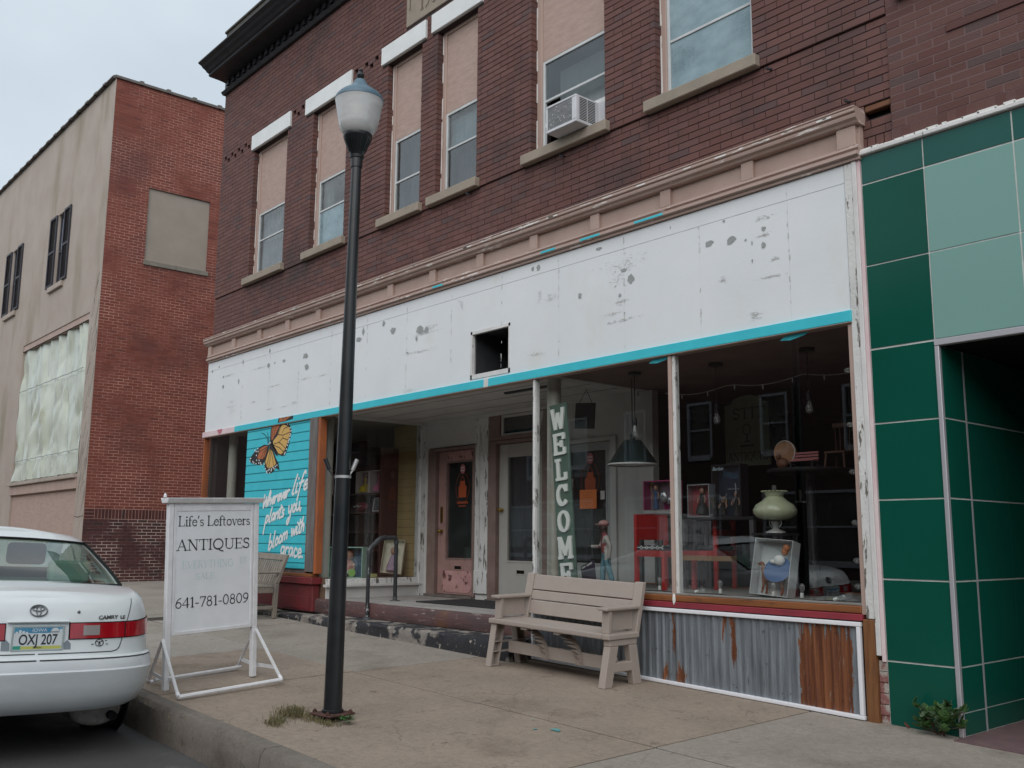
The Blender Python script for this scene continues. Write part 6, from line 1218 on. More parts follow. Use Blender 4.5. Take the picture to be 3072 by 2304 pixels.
for x, f, b in ((-.035, 'fl', 'bl'), (.845, 'fr', 'br')):
    mb = MB(); p1 = Vector((x, 0, .4)) + (Vector(F[f]) - Vector((x, 0, .4))) * .76; p2 = Vector((x, 0, .4)) + (Vector(F[b]) - Vector((x, 0, .4))) * .76; o = .045 if x < 0 else -.0
    mb.bar(p1, (x + .045, -.08, .09), .008, .03, (0, 0, 1)); mb.bar((x + .045, -.08, .09), (x + .045, .08, .09), .008, .03, (0, 0, 1)); mb.bar((x + .045, .08, .09), p2, .008, .03, (0, 0, 1)); mb.done('strap', m_sf, SG)
# ================================================================ STREET LAMP
m_pole = M('black_lamp_paint', (.010, .012, .014), c2=(.02, .022, .024), s=3, rough=.32, spec=.5, c3=(.12, .12, .12), s3=16, st3=(1, 1, .5), lo3=.74, hi3=.78); m_rustp = M('rusted_base_plate', (.10, .045, .035), c2=(.065, .035, .03), s=14, rough=.9, bump=.5)
m_globe = M('ribbed_acrylic_globe', (.46, .46, .47), c2=(.66, .655, .64), s=3.5, st=(1, 1, 2.5), lo=.3, hi=.7, rough=.22, coat=.4); m_cap = M('blue_grey_lamp_cap', (.075, .135, .185), c2=(.10, .165, .21), s=5, rough=.4)
LP = thing('street_lamp', 'tall black street lamp with a pale ribbed globe and blue grey cap', 'street lamp', (-6.203, -2.988, gz(-6.203, -2.988)))
SH = Matrix(((1, 0, .0049, 0), (0, 1, .0081, 0), (0, 0, 1, 0), (0, 0, 0, 1)))
def lamp(prof, nm, m, n=28, sm=True, par=LP, c=(0, 0, 0)):
    mb = MB(); mb.T = SH; mb.lathe(prof, c, n); return mb.done(nm, m, par, smooth=sm)
mb = MB(); mb.T = Matrix.Rotation(rad(8), 4, 'Z'); mb.box(-.115, .115, -.115, .115, .03, .046); mb.done('base_plate', m_rustp, LP, bevel=.006)
for x, y in ((-.09, -.09), (.09, -.09), (-.09, .09), (.09, .09)): mb = MB(); mb.lathe([(.009, -.02), (.009, .068)], (x, y, 0), 8); mb.lathe([(.015, .0465), (.015, .06)], (x, y, 0), 6); mb.done('anchor_bolt', m_rustp, LP)
lamp([(.075, .05), (.075, .065), (.0655, .07), (.038, 4.085), (.038, 4.09)], 'pole', m_pole, 20)
lamp([(.045, 4.08), (.047, 4.15), (.056, 4.155), (.058, 4.172), (.05, 4.18), (.058, 4.20), (.085, 4.27), (.108, 4.315), (.112, 4.325), (.112, 4.345), (.10, 4.35)], 'fitter_cup', m_pole)
mb = MB(); mb.T = SH
for k in range(24): t = 2 * math.pi * k / 24; mb.bar((.062 * math.cos(t), .062 * math.sin(t), 4.205), (.105 * math.cos(t), .105 * math.sin(t), 4.312), .007, .006)
mb.done('fluting', m_pole, LP)
gprof = [(.10, 4.345), (.118, 4.36), (.140, 4.39), (.152, 4.43)]
for k in range(14): z = 4.44 + k * .012; r = .153 + (.183 - .153) * (k / 14) ** .9; gprof += [(r, z), (r + .0015, z + .006)]
gprof += [(.185, 4.612), (.187, 4.622)]
lamp(gprof, 'globe', m_globe, 36)
lamp([(.189, 4.622), (.189, 4.635), (.180, 4.655), (.155, 4.685), (.118, 4.712), (.085, 4.735), (.062, 4.758), (.048, 4.782), (.040, 4.80), (.022, 4.806)], 'cap', m_cap, 36)
lamp([(.018, 4.80), (.02, 4.815), (.028, 4.825), (.03, 4.845), (.02, 4.86), (.012, 4.872), (.016, 4.885), (.004, 4.90)], 'finial', m_pole, 14)
CL = MB(); CL.T = SH; CL.lathe([(.060, 1.69), (.0605, 1.71)], (0, 0, 0), 20); BD = CL.done('clamp_band', M('galvanised_band', (.55, .56, .56), metal=.5, rough=.4), LP, smooth=True)
sv = Vector((.515, .857, 0))
for sgn, m in ((1, M('silver_tube', (.5, .5, .5), metal=.6, rough=.35)), (-1, m_pole)):
    mb = MB(); p = sv * .055 * sgn; mb.bar(p + Vector((0, 0, 1.70)), p * 1.6 + Vector((0, 0, 1.755)), .02, .012); mb.tube([p * 1.5 + Vector((0, 0, 1.75)), p * 2.1 + Vector((0, 0, 1.83))], .016, 10); mb.done('flag_socket', m, BD, smooth=True)
# ================================================================ PLASTIC BENCH
m_bench = M('taupe_plastic', (.385, .325, .285), c2=(.36, .305, .268), s=8, rough=.55, obj=True, bump=.08, bs=200)
BN = thing('plastic_bench', 'taupe plastic bench with A shaped ends standing in front of the shop window', 'bench', (-6.565, -.43, gz(-6.565, -.43)), rot=(rad(1.0), rad(1.6), 0))
def aframe(x0, x1):
    mb = MB()
    def leg(yb0, yb1, yt0, yt1, z1=.335): mb.hexa([(x0, yb0, 0), (x1, yb0, 0), (x1, yb1, 0), (x0, yb1, 0)], [(x0, yt0, z1), (x1, yt0, z1), (x1, yt1, z1), (x0, yt1, z1)])
    leg(-.235, -.135, -.165, -.055); leg(.135, .235, .075, .175); mb.box(x0, x1, -.165, .175, .336, .392)
    mb.hexa([(x0 + .002, -.155, .12), (x1 - .002, -.155, .12), (x1 - .002, .15, .12), (x0 + .002, .15, .12)], [(x0 + .002, -.12, .20), (x1 - .002, -.12, .20), (x1 - .002, .12, .20), (x0 + .002, .12, .20)])
    return mb
aframe(.70, .775).done('end_frame', m_bench, BN, bevel=.006)
# left end shows its ribbed inside
mb = MB()
for yb0, yb1, yt0, yt1 in ((-.235, -.135, -.165, -.055), (.135, .235, .075, .175)):
    mb.hexa([(-.775, yb0, 0), (-.70, yb0, 0), (-.70, yb0 + .012, 0), (-.775, yb0 + .012, 0)], [(-.775, yt0, .392), (-.70, yt0, .392), (-.70, yt0 + .012, .392), (-.775, yt0 + .012, .392)])
    mb.hexa([(-.775, yb1 - .012, 0), (-.70, yb1 - .012, 0), (-.70, yb1, 0), (-.775, yb1, 0)], [(-.775, yt1 - .012, .392), (-.70, yt1 - .012, .392), (-.70, yt1, .392), (-.775, yt1, .392)])
    mb.hexa([(-.775, yb0 + .012, 0), (-.765, yb0 + .012, 0), (-.765, yb1 - .012, 0), (-.775, yb1 - .012, 0)], [(-.775, yt0 + .012, .392), (-.765, yt0 + .012, .392), (-.765, yt1 - .012, .392), (-.775, yt1 - .012, .392)])
    for z in (.004, .13, .22): t = z / .392; a, b = yb0 + (yt0 - yb0) * t + .012, yb1 + (yt1 - yb1) * t - .012; mb.box(-.765, -.702, a, b, z, z + .008)
mb.box(-.775, -.70, -.05, .07, .38, .392); mb.box(-.764, -.70, -.118, .118, .125, .133); mb.box(-.764, -.70, -.11, .11, .215, .223)
mb.done('end_frame', m_bench, BN)
box('seat', m_bench, BN, -.70, .70, -.19, .19, .393, .437, bevel=.01, seg=2)
for x0, x1 in ((-.79, -.702), (.702, .79)): box('seat_end', m_bench, BN, x0, x1, -.192, .19, .392, .438, bevel=.01, seg=2)
box('stretcher', m_bench, BN, -.70, .70, -.015, .015, .115, .225, bevel=.004)
for xs in (-.23, .21):
    mb = MB(); P = arc(xs - .16, .115, .24, .26, 0, 72, 7); mb.box(xs - .12, xs - .04, -.17, -.14, .372, .3925)
    for (a, b), (c2, d) in zip(P, P[1:]): mb.hexa([(a - .025, -.05, b), (a + .025, -.05, b), (a + .025, -.014, b), (a - .025, -.014, b)], [(c2 - .025, -.05 - .1 * (d - .115) / .26, d), (c2 + .025, -.05 - .1 * (d - .115) / .26, d), (c2 + .025, -.014, d), (c2 - .025, -.014, d)])
    mb.done('curved_brace', m_bench, BN)
def tilt(y, z): return y + (z - .44) * .22
for z0, z1 in ((.470, .598), (.606, .690), (.699, .838)):
    y0 = .195; mb = MB(); mb.hexa([(-.655, tilt(y0, z0), z0), (.655, tilt(y0, z0), z0), (.655, tilt(y0, z0) + .03, z0), (-.655, tilt(y0, z0) + .03, z0)], [(-.655, tilt(y0, z1), z1), (.655, tilt(y0, z1), z1), (.655, tilt(y0, z1) + .03, z1), (-.655, tilt(y0, z1) + .03, z1)]); mb.done('back_plank', m_bench, BN, bevel=.005)
for x0, x1 in ((-.755, -.657), (.657, .755)):
    y0 = .185; mb = MB(); mb.hexa([(x0, tilt(y0, .40), .40), (x1, tilt(y0, .40), .40), (x1, tilt(y0, .40) + .05, .40), (x0, tilt(y0, .40) + .05, .40)], [(x0, tilt(y0, .85), .85), (x1, tilt(y0, .85), .85), (x1, tilt(y0, .85) + .05, .85), (x0, tilt(y0, .85) + .05, .85)]); mb.done('back_stile', m_bench, BN, bevel=.006)
    AR = box('armrest', m_bench, BN, x0 - .005, x1 + .01, -.19, .225, .628, .655, bevel=.01, seg=2)
    mb = MB(); mb.hexa([(x0 + .01, -.155, .438), (x1 - .005, -.155, .438), (x1 - .005, -.125, .438), (x0 + .01, -.125, .438)], [(x0 + .01, -.145, .627), (x1 - .005, -.145, .627), (x1 - .005, -.105, .627), (x0 + .01, -.105, .627)]); mb.box((x0 + x1) / 2 - .004, (x0 + x1) / 2 + .004, -.12, .19, .455, .627); mb.done('arm_support', m_bench, BN, bevel=.003)
# ================================================================ WOODEN GARDEN BENCH
m_teak = M('silvered_teak', (.27, .235, .195), c2=(.19, .165, .14), s=9, st=(2, 2, .4), rough=.8, bump=.3, obj=True)
GB = thing('garden_bench', 'weathered grey wooden slatted bench below the turquoise mural', 'bench', (-12.62, -.55, gz(-12.62, -.55)), rot=(0, rad(1.3), 0))
for x in (-.62, .62):
    mb = MB(); mb.hexa([(x - .03, .06, 0), (x + .03, .06, 0), (x + .03, .115, 0), (x - .03, .115, 0)], [(x - .03, .07, .45), (x + .03, .07, .45), (x + .03, .13, .45), (x - .03, .13, .45)]); mb.hexa([(x - .03, .07, .451), (x + .03, .07, .451), (x + .03, .13, .451), (x - .03, .13, .451)], [(x - .03, .22, .83), (x + .03, .22, .83), (x + .03, .265, .83), (x - .03, .265, .83)]); mb.done('rear_leg', m_teak, GB, bevel=.006)
    box('front_leg', m_teak, GB, x - .03, x + .03, -.42, -.36, 0, .58, bevel=.006); box('armrest', m_teak, GB, x - .04, x + .04, -.45, .12, .582, .61, bevel=.008); box('side_rail', m_teak, GB, x - .015, x + .015, -.359, .06, .33, .40, bevel=.004); box('side_stretcher', m_teak, GB, x - .015, x + .015, -.359, .06, .12, .16, bevel=.004)
mb = MB(); mb.hexa([(-.589, .19, .75), (.589, .19, .75), (.589, .22, .75), (-.589, .22, .75)], [(-.589, .22, .83), (.589, .22, .83), (.589, .25, .83), (-.589, .25, .83)]); mb.done('top_rail', m_teak, GB, bevel=.006)
mb = MB(); mb.box(-.589, .589, .075, .105, .36, .45); mb.done('lower_rail', m_teak, GB, bevel=.004); box('front_apron', m_teak, GB, -.589, .589, -.40, -.375, .32, .40, bevel=.004); box('rear_stretcher', m_teak, GB, -.589, .589, .075, .1, .12, .16)
for k in range(19): x = -.55 + k * .061; mb = MB(); mb.hexa([(x - .02, .085, .451), (x + .02, .085, .451), (x + .02, .1, .451), (x - .02, .1, .451)], [(x - .02, .20, .749), (x + .02, .20, .749), (x + .02, .213, .749), (x - .02, .213, .749)]); mb.done('back_slat', m_teak, GB, bevel=.003)
for k in range(6): y = -.41 + k * .08; box('seat_slat', m_teak, GB, -.64, .64, y, y + .06, .402, .422, bevel=.004)
# ================================================================ PIPE HANDRAIL
m_rail = M('chipped_black_pipe', (.022, .023, .026), c2=(.04, .042, .045), s=6, rough=.5, c3=(.38, .39, .40), s3=9, st3=(1, 1, .5), lo3=.60, hi3=.63, bump=.3)
HR = thing('pipe_handrail', 'chipped black iron pipe handrail standing on the entrance steps', 'handrail', (-10.5, .24, .29), world=True)
mb = MB(); mb.tube([(-10.41, -.03, .285), (-10.41, -.03, 1.10)], .025, 10); mb.done('front_post', m_rail, HR, smooth=True); mb = MB(); mb.tube([(-10.61, .51, FZ), (-10.61, .51, 1.245)], .026, 10); mb.done('rear_post', m_rail, HR, smooth=True)
m_railg = M('worn_grey_pipe', (.10, .105, .11), c2=(.055, .058, .06), s=8, rough=.45, metal=.3)
mb = MB(); mb.tube([(-10.41, -.03, 1.09), (-10.41, -.03, 1.125), (-10.42, .0, 1.155), (-10.475, .165, 1.262), (-10.49, .2, 1.278), (-10.59, .47, 1.282), (-10.608, .50, 1.27), (-10.61, .51, 1.235)], .027, 10); mb.done('top_pipe', m_railg, HR, smooth=True)
mb = MB(); mb.lathe([(.07, 0), (.065, .008), (.03, .012), (.028, .05)], (-10.61, .51, FZ), 14); mb.lathe([(.06, 0), (.05, .015), (.028, .03)], (-10.41, -.03, .289), 14)
for a, b in (((-10.41, -.03, 1.07), (-10.41, -.03, 1.12)), ((-10.45, .09, 1.21), (-10.468, .14, 1.246)), ((-10.505, .24, 1.279), (-10.525, .29, 1.28)), ((-10.61, .51, 1.20), (-10.61, .51, 1.25))): mb.tube([a, b], .033, 10)
mb.done('pipe_fitting', m_railg, HR, smooth=True, kind='stuff')
# ================================================================ AIR CONDITIONER
m_acw = M('white_ac_casing', (.66, .67, .70), c2=(.58, .59, .61), s=6, rough=.4); m_acg = M('dusty_condenser', (.15, .155, .16), c2=(.21, .215, .22), s=6, st=(1, 1, 4), rough=.8)
AC = thing('air_conditioner', 'white window air conditioner speckled on its grey back grille, resting on the sill', 'air conditioner', (-6.74, .0, 5.40), world=True)
ax0, ax1, ay0, ay1, az0, az1 = -6.965, -6.525, -.235, .10, 5.408, 5.70
MB().box(ax0, ax1, ay0 + .012, ay1, az0, az1).done('casing', m_acw, AC, bevel=.006)
mb = MB(); mb.box(ax0, ax1, ay0, ay0 + .011, az1 - .022, az1); mb.box(ax0, ax1, ay0, ay0 + .011, az0, az0 + .03); mb.box(ax0, ax0 + .02, ay0, ay0 + .011, az0 + .031, az1 - .023); mb.box(ax1 - .06, ax1, ay0, ay0 + .011, az0 + .031, az1 - .023); mb.done('rear_frame', m_acw, AC, bevel=.003)
GRl = box('condenser_grille', m_acg, AC, ax0 + .021, ax1 - .061, ay0 + .005, ay0 + .010, az0 + .031, az1 - .023)
mb = MB()
for k in range(40): x, z = U(ax0 + .03, ax1 - .07), U(az0 + .04, az1 - .03); r = U(.0015, .005); mb.poly([(x + r * math.cos(t), ay0 + .0042, z + r * 1.3 * math.sin(t)) for t in [q * math.pi / 3 for q in range(6)]])
mb.done('white_speck', m_caulk, GRl, kind='stuff')
for k in range(14):
    z = az0 + .035 + k * .0172
    for y0, y1 in ((ay0 + .05, ay0 + .155), (ay0 + .167, ay0 + .275)): box('louvre_slot', m_dark, AC, ax1 - .002, ax1 + .0012, y0, y1, z, z + .0095)
box('side_curtain', m_acw, AC, ax1 + .002, -6.352, .085, .098, az0, az1 - .005)
mb = MB()
for k in range(7): x = ax1 + .03 + k * .018; mb.box(x, x + .006, .081, .0848, az0, az1 - .01)
mb.done('curtain_pleat', m_acw, AC)
box('raised_sash_bottom', m_whitetrim, AC, -7.37, -6.352, .11, .14, az1 + .002, az1 + .05)
box('drain_bracket', m_caulk, AC, ax0 + .08, ax0 + .12, -.06, -.02, 5.402, 5.4075)
# ================================================================ PLANTS
m_leaf = M('creeper_leaf', (.035, .085, .022), c2=(.055, .12, .03), s=14, rough=.5, obj=True); m_leaf2 = M('creeper_leaf_grey', (.07, .115, .06), rough=.5); m_leafr = M('creeper_leaf_red', (.22, .07, .055), rough=.5); m_stem = M('creeper_stem', (.10, .06, .04), rough=.8)
VP = thing('creeper_plant', 'small green creeper growing at the foot of the green tiled pier', 'plant', (-3.25, -.1, gz(-3.25, -.1))); VP.scale = (.85, .85, .8)
def leafmesh(m):
    mb = MB(); P = [(0, 0, 0), (.035, .012, .006), (.055, .045, .004), (.03, .05, .01), (.035, .085, 0), (0, .105, .008), (-.035, .085, 0), (-.03, .05, .01), (-.055, .045, .004), (-.035, .012, .006)]
    c = mb.vert((0, .05, -.008)); ids_ = [mb.vert(p) for p in P]
    for i in range(10): mb.face((c, ids_[i], ids_[(i + 1) % 10]))
    return mb.mesh('leaf', m)
LM = [leafmesh(m_leaf), leafmesh(m_leaf), leafmesh(m_leaf2), leafmesh(m_leafr)]
mb = MB(); tips = []
for k in range(13):
    a = U(-.3, math.pi + .3); L = U(.12, .3); x1, y1 = .22 * math.cos(a) * U(.4, 1), -.16 * abs(math.sin(a)) * U(.3, 1); h = U(.04, .27)
    P = [(U(-.04, .04), .05, 0), (x1 * .5, y1 * .5, h * .75), (x1, y1, h)]; mb.tube(P, .004, 5); tips.append(P)
mb.done('stem', m_stem, VP)
for P in tips:
    for t in (.55, .8, 1.0):
        for q in range(2):
            p = Vector(P[1]).lerp(Vector(P[2]), (t - .5) * 2); o = bpy.data.objects.new('leaf', LM[random.choice((0, 0, 0, 1, 1, 2))]); COL.objects.link(o); o.parent = VP; o.location = p + Vector((U(-.03, .03), U(-.03, .01), U(-.01, .03))); o.rotation_euler = (U(.3, 1.3), U(-.5, .5), U(0, 6.28)); s_ = U(.55, 1.0); o.scale = (s_,) * 3
for k in range(1): o = bpy.data.objects.new('leaf', LM[3]); COL.objects.link(o); o.parent = VP; o.location = (-.22 + .03 * k, -.04, .03 + .05 * k); o.rotation_euler = (1.1, .3, 2.5 + k); o.scale = (.6, .6, .6)
mg = M('dry_grass', (.20, .165, .09), c2=(.12, .115, .05), s=9, rough=.9); mg2 = M('green_weed', (.05, .13, .03), rough=.7)
def tuft(name, spots, m, n, h, spread, z0=0):
    mb = MB()
    for (x, y, sp, hh) in spots:
        for k in range(n):
            px, py = x + random.gauss(0, sp), y + random.gauss(0, sp * .5); a = U(0, 6.28); L = hh * U(.4, 1.1); b = U(.3, .9); z = gz(px, py); w = .0022
            p0 = Vector((px, py, z)); p1 = p0 + Vector((math.cos(a) * L * b * .4, math.sin(a) * L * b * .4, L * .7)); p2 = p0 + Vector((math.cos(a) * L * b, math.sin(a) * L * b, L * U(.5, 1))); s_ = Vector((-math.sin(a), math.cos(a), 0)) * w
            mb.poly([p0 - s_, p0 + s_, p1 + s_ * .8, p1 - s_ * .8]); mb.poly([p1 - s_ * .8, p1 + s_ * .8, p2])
    return mb.done(name, m, kind='stuff')
o = tuft('dry_grass', [(-6.42, -3.12, .06, .085), (-6.5, -3.2, .07, .07), (-6.45, -3.16, .05, .10), (-6.30, -3.10, .07, .05), (-6.18, -3.11, .08, .04), (-6.08, -3.10, .06, .03), (-6.36, -3.32, .06, .05), (-6.28, -3.40, .05, .045)], mg, 130, .1, .1); o['label'] = 'dry straw coloured grass sprouting around the lamp base'; o['category'] = 'grass'
o = tuft('kerb_grass', [(-7.5 - k * .2, -3.83, .08, .05) for k in range(3)] + [(-6.9, -3.84, .1, .03)], mg, 14, .1, .1); o['label'] = 'thin dry grass along the foot of the kerb'; o['category'] = 'grass'
mb = MB(); c0 = Vector((-6.02, -2.99, gz(-6.02, -2.99)))
for k in range(34):
    p = c0 + Vector((random.gauss(0, .03), random.gauss(0, .03), U(.01, .05))); a = U(0, 6.28); d = Vector((math.cos(a), math.sin(a), U(-.2, .6))) * .02; e_ = Vector((-math.sin(a), math.cos(a), .1)) * .011; mb.poly([p, p + d + e_, p + d * 2, p + d - e_])
mb.done('green_weed', mg2, label='small bright green weed beside the lamp base plate', cat='weed')
# splashes of turquoise paint on the pavement
mb = MB()
for x, y, r in ((-4.98, -1.98, .035), (-4.94, -2.0, .02), (-5.08, -2.08, .015), (-5.3, -1.9, .01)): mb.poly([(x + r * U(.7, 1.4) * math.cos(t), y + r * U(.7, 1.3) * math.sin(t), gz(x, y) + .0035) for t in [k * math.pi / 5 for k in range(10)]])
mb.done('paint_splash', M('pavement_paint', (.13, .33, .32), rough=.8), side, kind='stuff')
# ================================================================ SHOP WINDOW GOODS
DZ = .80
m_red = M('red_chair_paint', (.40, .018, .018), c2=(.34, .016, .016), s=4, rough=.4); m_blackp = M('black_furniture', (.012, .012, .013), rough=.45); m_greyleg = M('grey_leg', (.075, .075, .08), rough=.6)
m_cush = M('black_cushion', (.02, .02, .022), rough=.8); m_lines = M('white_pattern', (.62, .62, .6), rough=.8)
m_bulb = GLASS('bulb_glass', (.93, .94, .93), 1.6, .10, (.6, .6, .58)); m_col = M('cream_column', (.50, .50, .46), c2=(.46, .43, .36), s=3, rough=.5)
GRPG = 'goods in the right shop window'
# round columns behind the glass (parts of the building)
for x, y, zb in ((-7.39, .28, .80), (-12.06, .30, .735), (-15.72 + .55, .32, .735)):
    mb = MB(); mb.lathe([(.075, zb), (.075, 2.955)], (x, y, 0), 20); mb.done('shop_column', m_col, B, smooth=True)
# WELCOME board
m_wb = M('sage_green_board', (.10, .155, .125), c2=(.07, .125, .095), s=5, st=(1, 1, .5), rough=.6, c3=(.30, .17, .09), s3=5, lo3=.70, hi3=.74); m_wl = M('ivory_letter', (.80, .81, .78), rough=.5)
WB = thing('welcome_board', 'tall green board with upright white WELCOME letters leaning inside the window', 'sign', (-7.06, .16, DZ), rot=(0, rad(-4.6), 0))
MB().box(-.125, .125, .0, .02, .0, 1.86).done('board', m_wb, WB, bevel=.003)
SLAB = {'W': ([(-.5, .93), (-.3, .93)], [(-.42, .95), (-.22, .05)], [(-.22, .05), (0, .75)], [(0, .75), (.22, .05)], [(.22, .05), (.42, .95)], [(.3, .93), (.5, .93)]),
 'E': ([(-.3, .05), (-.3, .95)], [(-.42, .93), (.38, .93)], [(-.42, .07), (.40, .07)], [(-.3, .5), (.18, .5)], [(.35, .93), (.35, .72)], [(.37, .07), (.37, .3)], [(.16, .38), (.16, .62)]),
 'L': ([(-.2, .05), (-.2, .95)], [(-.38, .93), (0, .93)], [(-.38, .07), (.38, .07)], [(.35, .07), (.35, .32)]),
 'C': (arc(.02, .5, .34, .42, 40, 320, 16), [(.32, .68), (.32, .95)]), 'O': (arc(0, .5, .34, .42, 0, 360, 20),),
 'M': ([(-.38, .05), (-.38, .95)], [(.38, .05), (.38, .95)], [(-.36, .93), (0, .2)], [(0, .2), (.36, .93)], [(-.52, .07), (-.22, .07)], [(.22, .07), (.52, .07)], [(-.5, .93), (-.34, .93)], [(.34, .93), (.5, .93)])}
for k, ch in enumerate('WELCOME'):
    z0 = 1.86 - .03 - .262 * (k + 1) + .02; mb = MB()
    for q, st in enumerate(SLAB[ch]):
        for (a, b), (c, d) in zip(st, st[1:]):
            L = math.hypot(c - a, d - b) or 1; ea, eb = (c - a) / L * .03, (d - b) / L * .03
            mb.cnt = getattr(mb, 'cnt', 0) + 1; yo = -.0085 - mb.cnt * .0001
            mb.bar(((a - ea) * .19, yo, z0 + (b - eb) * .225), ((c + ea) * .19, yo, z0 + (d + eb) * .225), .045 if abs(c - a) < abs(d - b) * 1.5 else .030, .016, (0, 1, 0))
    mb.done('letter', m_wl, WB)
# hanging dark sign and cord
HS = thing('hanging_slate', 'small dark slate hung crooked from the shop ceiling near the inner door', 'sign', (-7.66, 1.0, 2.5), rot=(0, rad(5), 0)); box('slate', M('dark_slate', (.03, .033, .033), rough=.7), HS, -.15, .15, -.01, .01, 0, .29); mb = MB(); mb.tube([(-.1, 0, .29), (0, 0, .44), (.1, 0, .29)], .004, 5); mb.done('cord', m_blackp, HS)
# jockey figure: one continuous skinned body
def skin_mesh(name, joints, edges, colours, mats):
    me = bpy.data.meshes.new(name + '_cage'); me.from_pydata([j[0] for j in joints], edges, []); o = bpy.data.objects.new(name + '_tmp', me); COL.objects.link(o)
    sk = o.modifiers.new('s', 'SKIN'); sk.use_smooth_shade = True; sub = o.modifiers.new('u', 'SUBSURF'); sub.levels = 2
    for i, j in enumerate(joints): me.skin_vertices[0].data[i].radius = (j[1], j[1]); me.skin_vertices[0].data[i].use_root = (i == 0)
    dg = bpy.context.evaluated_depsgraph_get(); m2 = bpy.data.meshes.new_from_object(o.evaluated_get(dg)); bpy.data.objects.remove(o)
    m2.name = name; m2.materials.clear()
    for m in mats: m2.materials.append(m)
    for p in m2.polygons: p.material_index = colours(p.center); p.use_smooth = True
    return m2
m_jb = M('painted_blue_trousers', (.13, .27, .32), c2=(.10, .21, .26), s=30, rough=.6, obj=True); m_jr = M('painted_red_vest', (.22, .05, .055), rough=.6); m_jw = M('painted_grey_white_sleeve', (.42, .40, .37), c2=(.33, .31, .29), s=30, rough=.7, obj=True); m_jf = M('painted_dark_face', (.05, .03, .025), rough=.6); m_jc = M('worn_cap_paint', (.42, .31, .28), c2=(.34, .12, .11), s=25, rough=.7, obj=True); m_rock = M('plaster_rock', (.17, .17, .15), c2=(.26, .25, .22), s=25, rough=.9, obj=True, bump=.6)
JK = thing('lawn_figurine', 'painted garden figurine in a cap, red vest and blue trousers on a plaster rock', 'figurine', (-6.86, .5, DZ), rot=(0, 0, rad(49)))
# facing -x; joints: (pos, radius)
J = [((.0, 0, .335), .055), ((-.005, 0, .42), .062), ((-.01, 0, .50), .058), ((-.015, 0, .535), .026), ((-.025, 0, .575), .045), ((-.028, 0, .615), .044),
     ((.0, -.045, .32), .042), ((.015, -.05, .19), .033), ((.055, -.05, .07), .028), ((.035, -.05, .045), .02), ((.0, -.05, .04), .016),
     ((.0, .045, .32), .042), ((-.03, .05, .19), .033), ((-.035, .05, .07), .028), ((-.055, .05, .045), .02), ((-.09, .05, .04), .016),
     ((-.005, -.08, .485), .026), ((.03, -.10, .40), .022), ((.02, -.095, .32), .018), ((.012, -.09, .28), .016),
     ((-.01, .08, .485), .026), ((-.055, .09, .40), .022), ((-.13, .05, .40), .018), ((-.155, .04, .405), .016)]
Ed = [(0, 1), (1, 2), (2, 3), (3, 4), (4, 5), (0, 6), (6, 7), (7, 8), (8, 9), (9, 10), (0, 11), (11, 12), (12, 13), (13, 14), (14, 15), (2, 16), (16, 17), (17, 18), (18, 19), (2, 20), (20, 21), (21, 22), (22, 23)]
def jcol(c):
    if c.z > .535: return 3
    if c.z < .052: return 3
    if abs(c.y) > .066 and c.z > .27 and c.z < .53 or c.x < -.075: return 2
    return 0 if c.z < .345 else 1
bo = bpy.data.objects.new('body', skin_mesh('body', J, Ed, jcol, [m_jb, m_jr, m_jw, m_jf])); COL.objects.link(bo); bo.parent = JK
mb = MB(); mb.ell((-.022, 0, .632), (.056, .052, .034), 14, 8); mb.ell((-.075, 0, .622), (.045, .040, .008), 12, 6); mb.done('cap', m_jc, JK, smooth=True)
mb = MB(); mb.ell((-.073, 0, .588), (.012, .009, .012), 8, 6); 
for y in (-.018, .018): mb.ell((-.064, y, .602), (.006, .007, .006), 6, 5)
mb.ell((-.066, 0, .566), (.006, .014, .004), 8, 4)
for y in (-.047, .047): mb.ell((-.02, y, .59), (.01, .006, .014), 6, 5)
mb.done('face_feature', m_jf, JK, smooth=True)
mb = MB()
for hx, hy, hz, dx in ((-.162, .038, .405, -1), (.01, -.088, .268, 0)):
    for f in range(4): L = (.024, .028, .026, .02)[f]; a = Vector((hx, hy - .009 + f * .006, hz)); mb.tube([a, a + Vector((dx * L * .6, 0, -L * .5 if dx == 0 else -.004)), a + Vector((dx * L * .75, .002, -L if dx == 0 else -.018))], .0032, 5)
    a = Vector((hx, hy - .014, hz)); mb.tube([a, a + Vector((dx * .008 - .004, -.004, -.006)), a + Vector((dx * .016 - .006, -.002, -.012))], .0035, 5)
mb.done('fingers', m_jf, JK, smooth=True)
mb = MB(); pr = [(.0, 0), (.17, 0), (.175, .012), (.14, .032), (.09, .042), (0, .044)]
mb.lathe(pr, (-.02, 0, 0), 16, caps=False, sy=.7); mb.v = [(x + .012 * math.sin(x * 60 + y * 40), y + .01 * math.sin(x * 50), z * (1 + .2 * math.sin(x * 45 + y * 70))) for x, y, z in mb.v]; mb.done('rock_base', m_rock, JK, smooth=True)
# leaning dark folder
FO = thing('dark_poster_card', 'dark card with pale heading strip leaning behind the window beside the figurine', 'card', (-7.0, .40, DZ), rot=(rad(-14), rad(-22), 0)); box('card', M('midnight_card', (.03, .03, .055), c2=(.05, .035, .05), s=8, rough=.5, obj=True), FO, -.10, .10, 0, .008, 0, .26); mb = MB(); mb.box(-.085, -.03, -.002, -.0005, .225, .245); mb.box(-.01, .07, -.002, -.0005, .225, .245); mb.done('heading_strip', m_lines, FO)
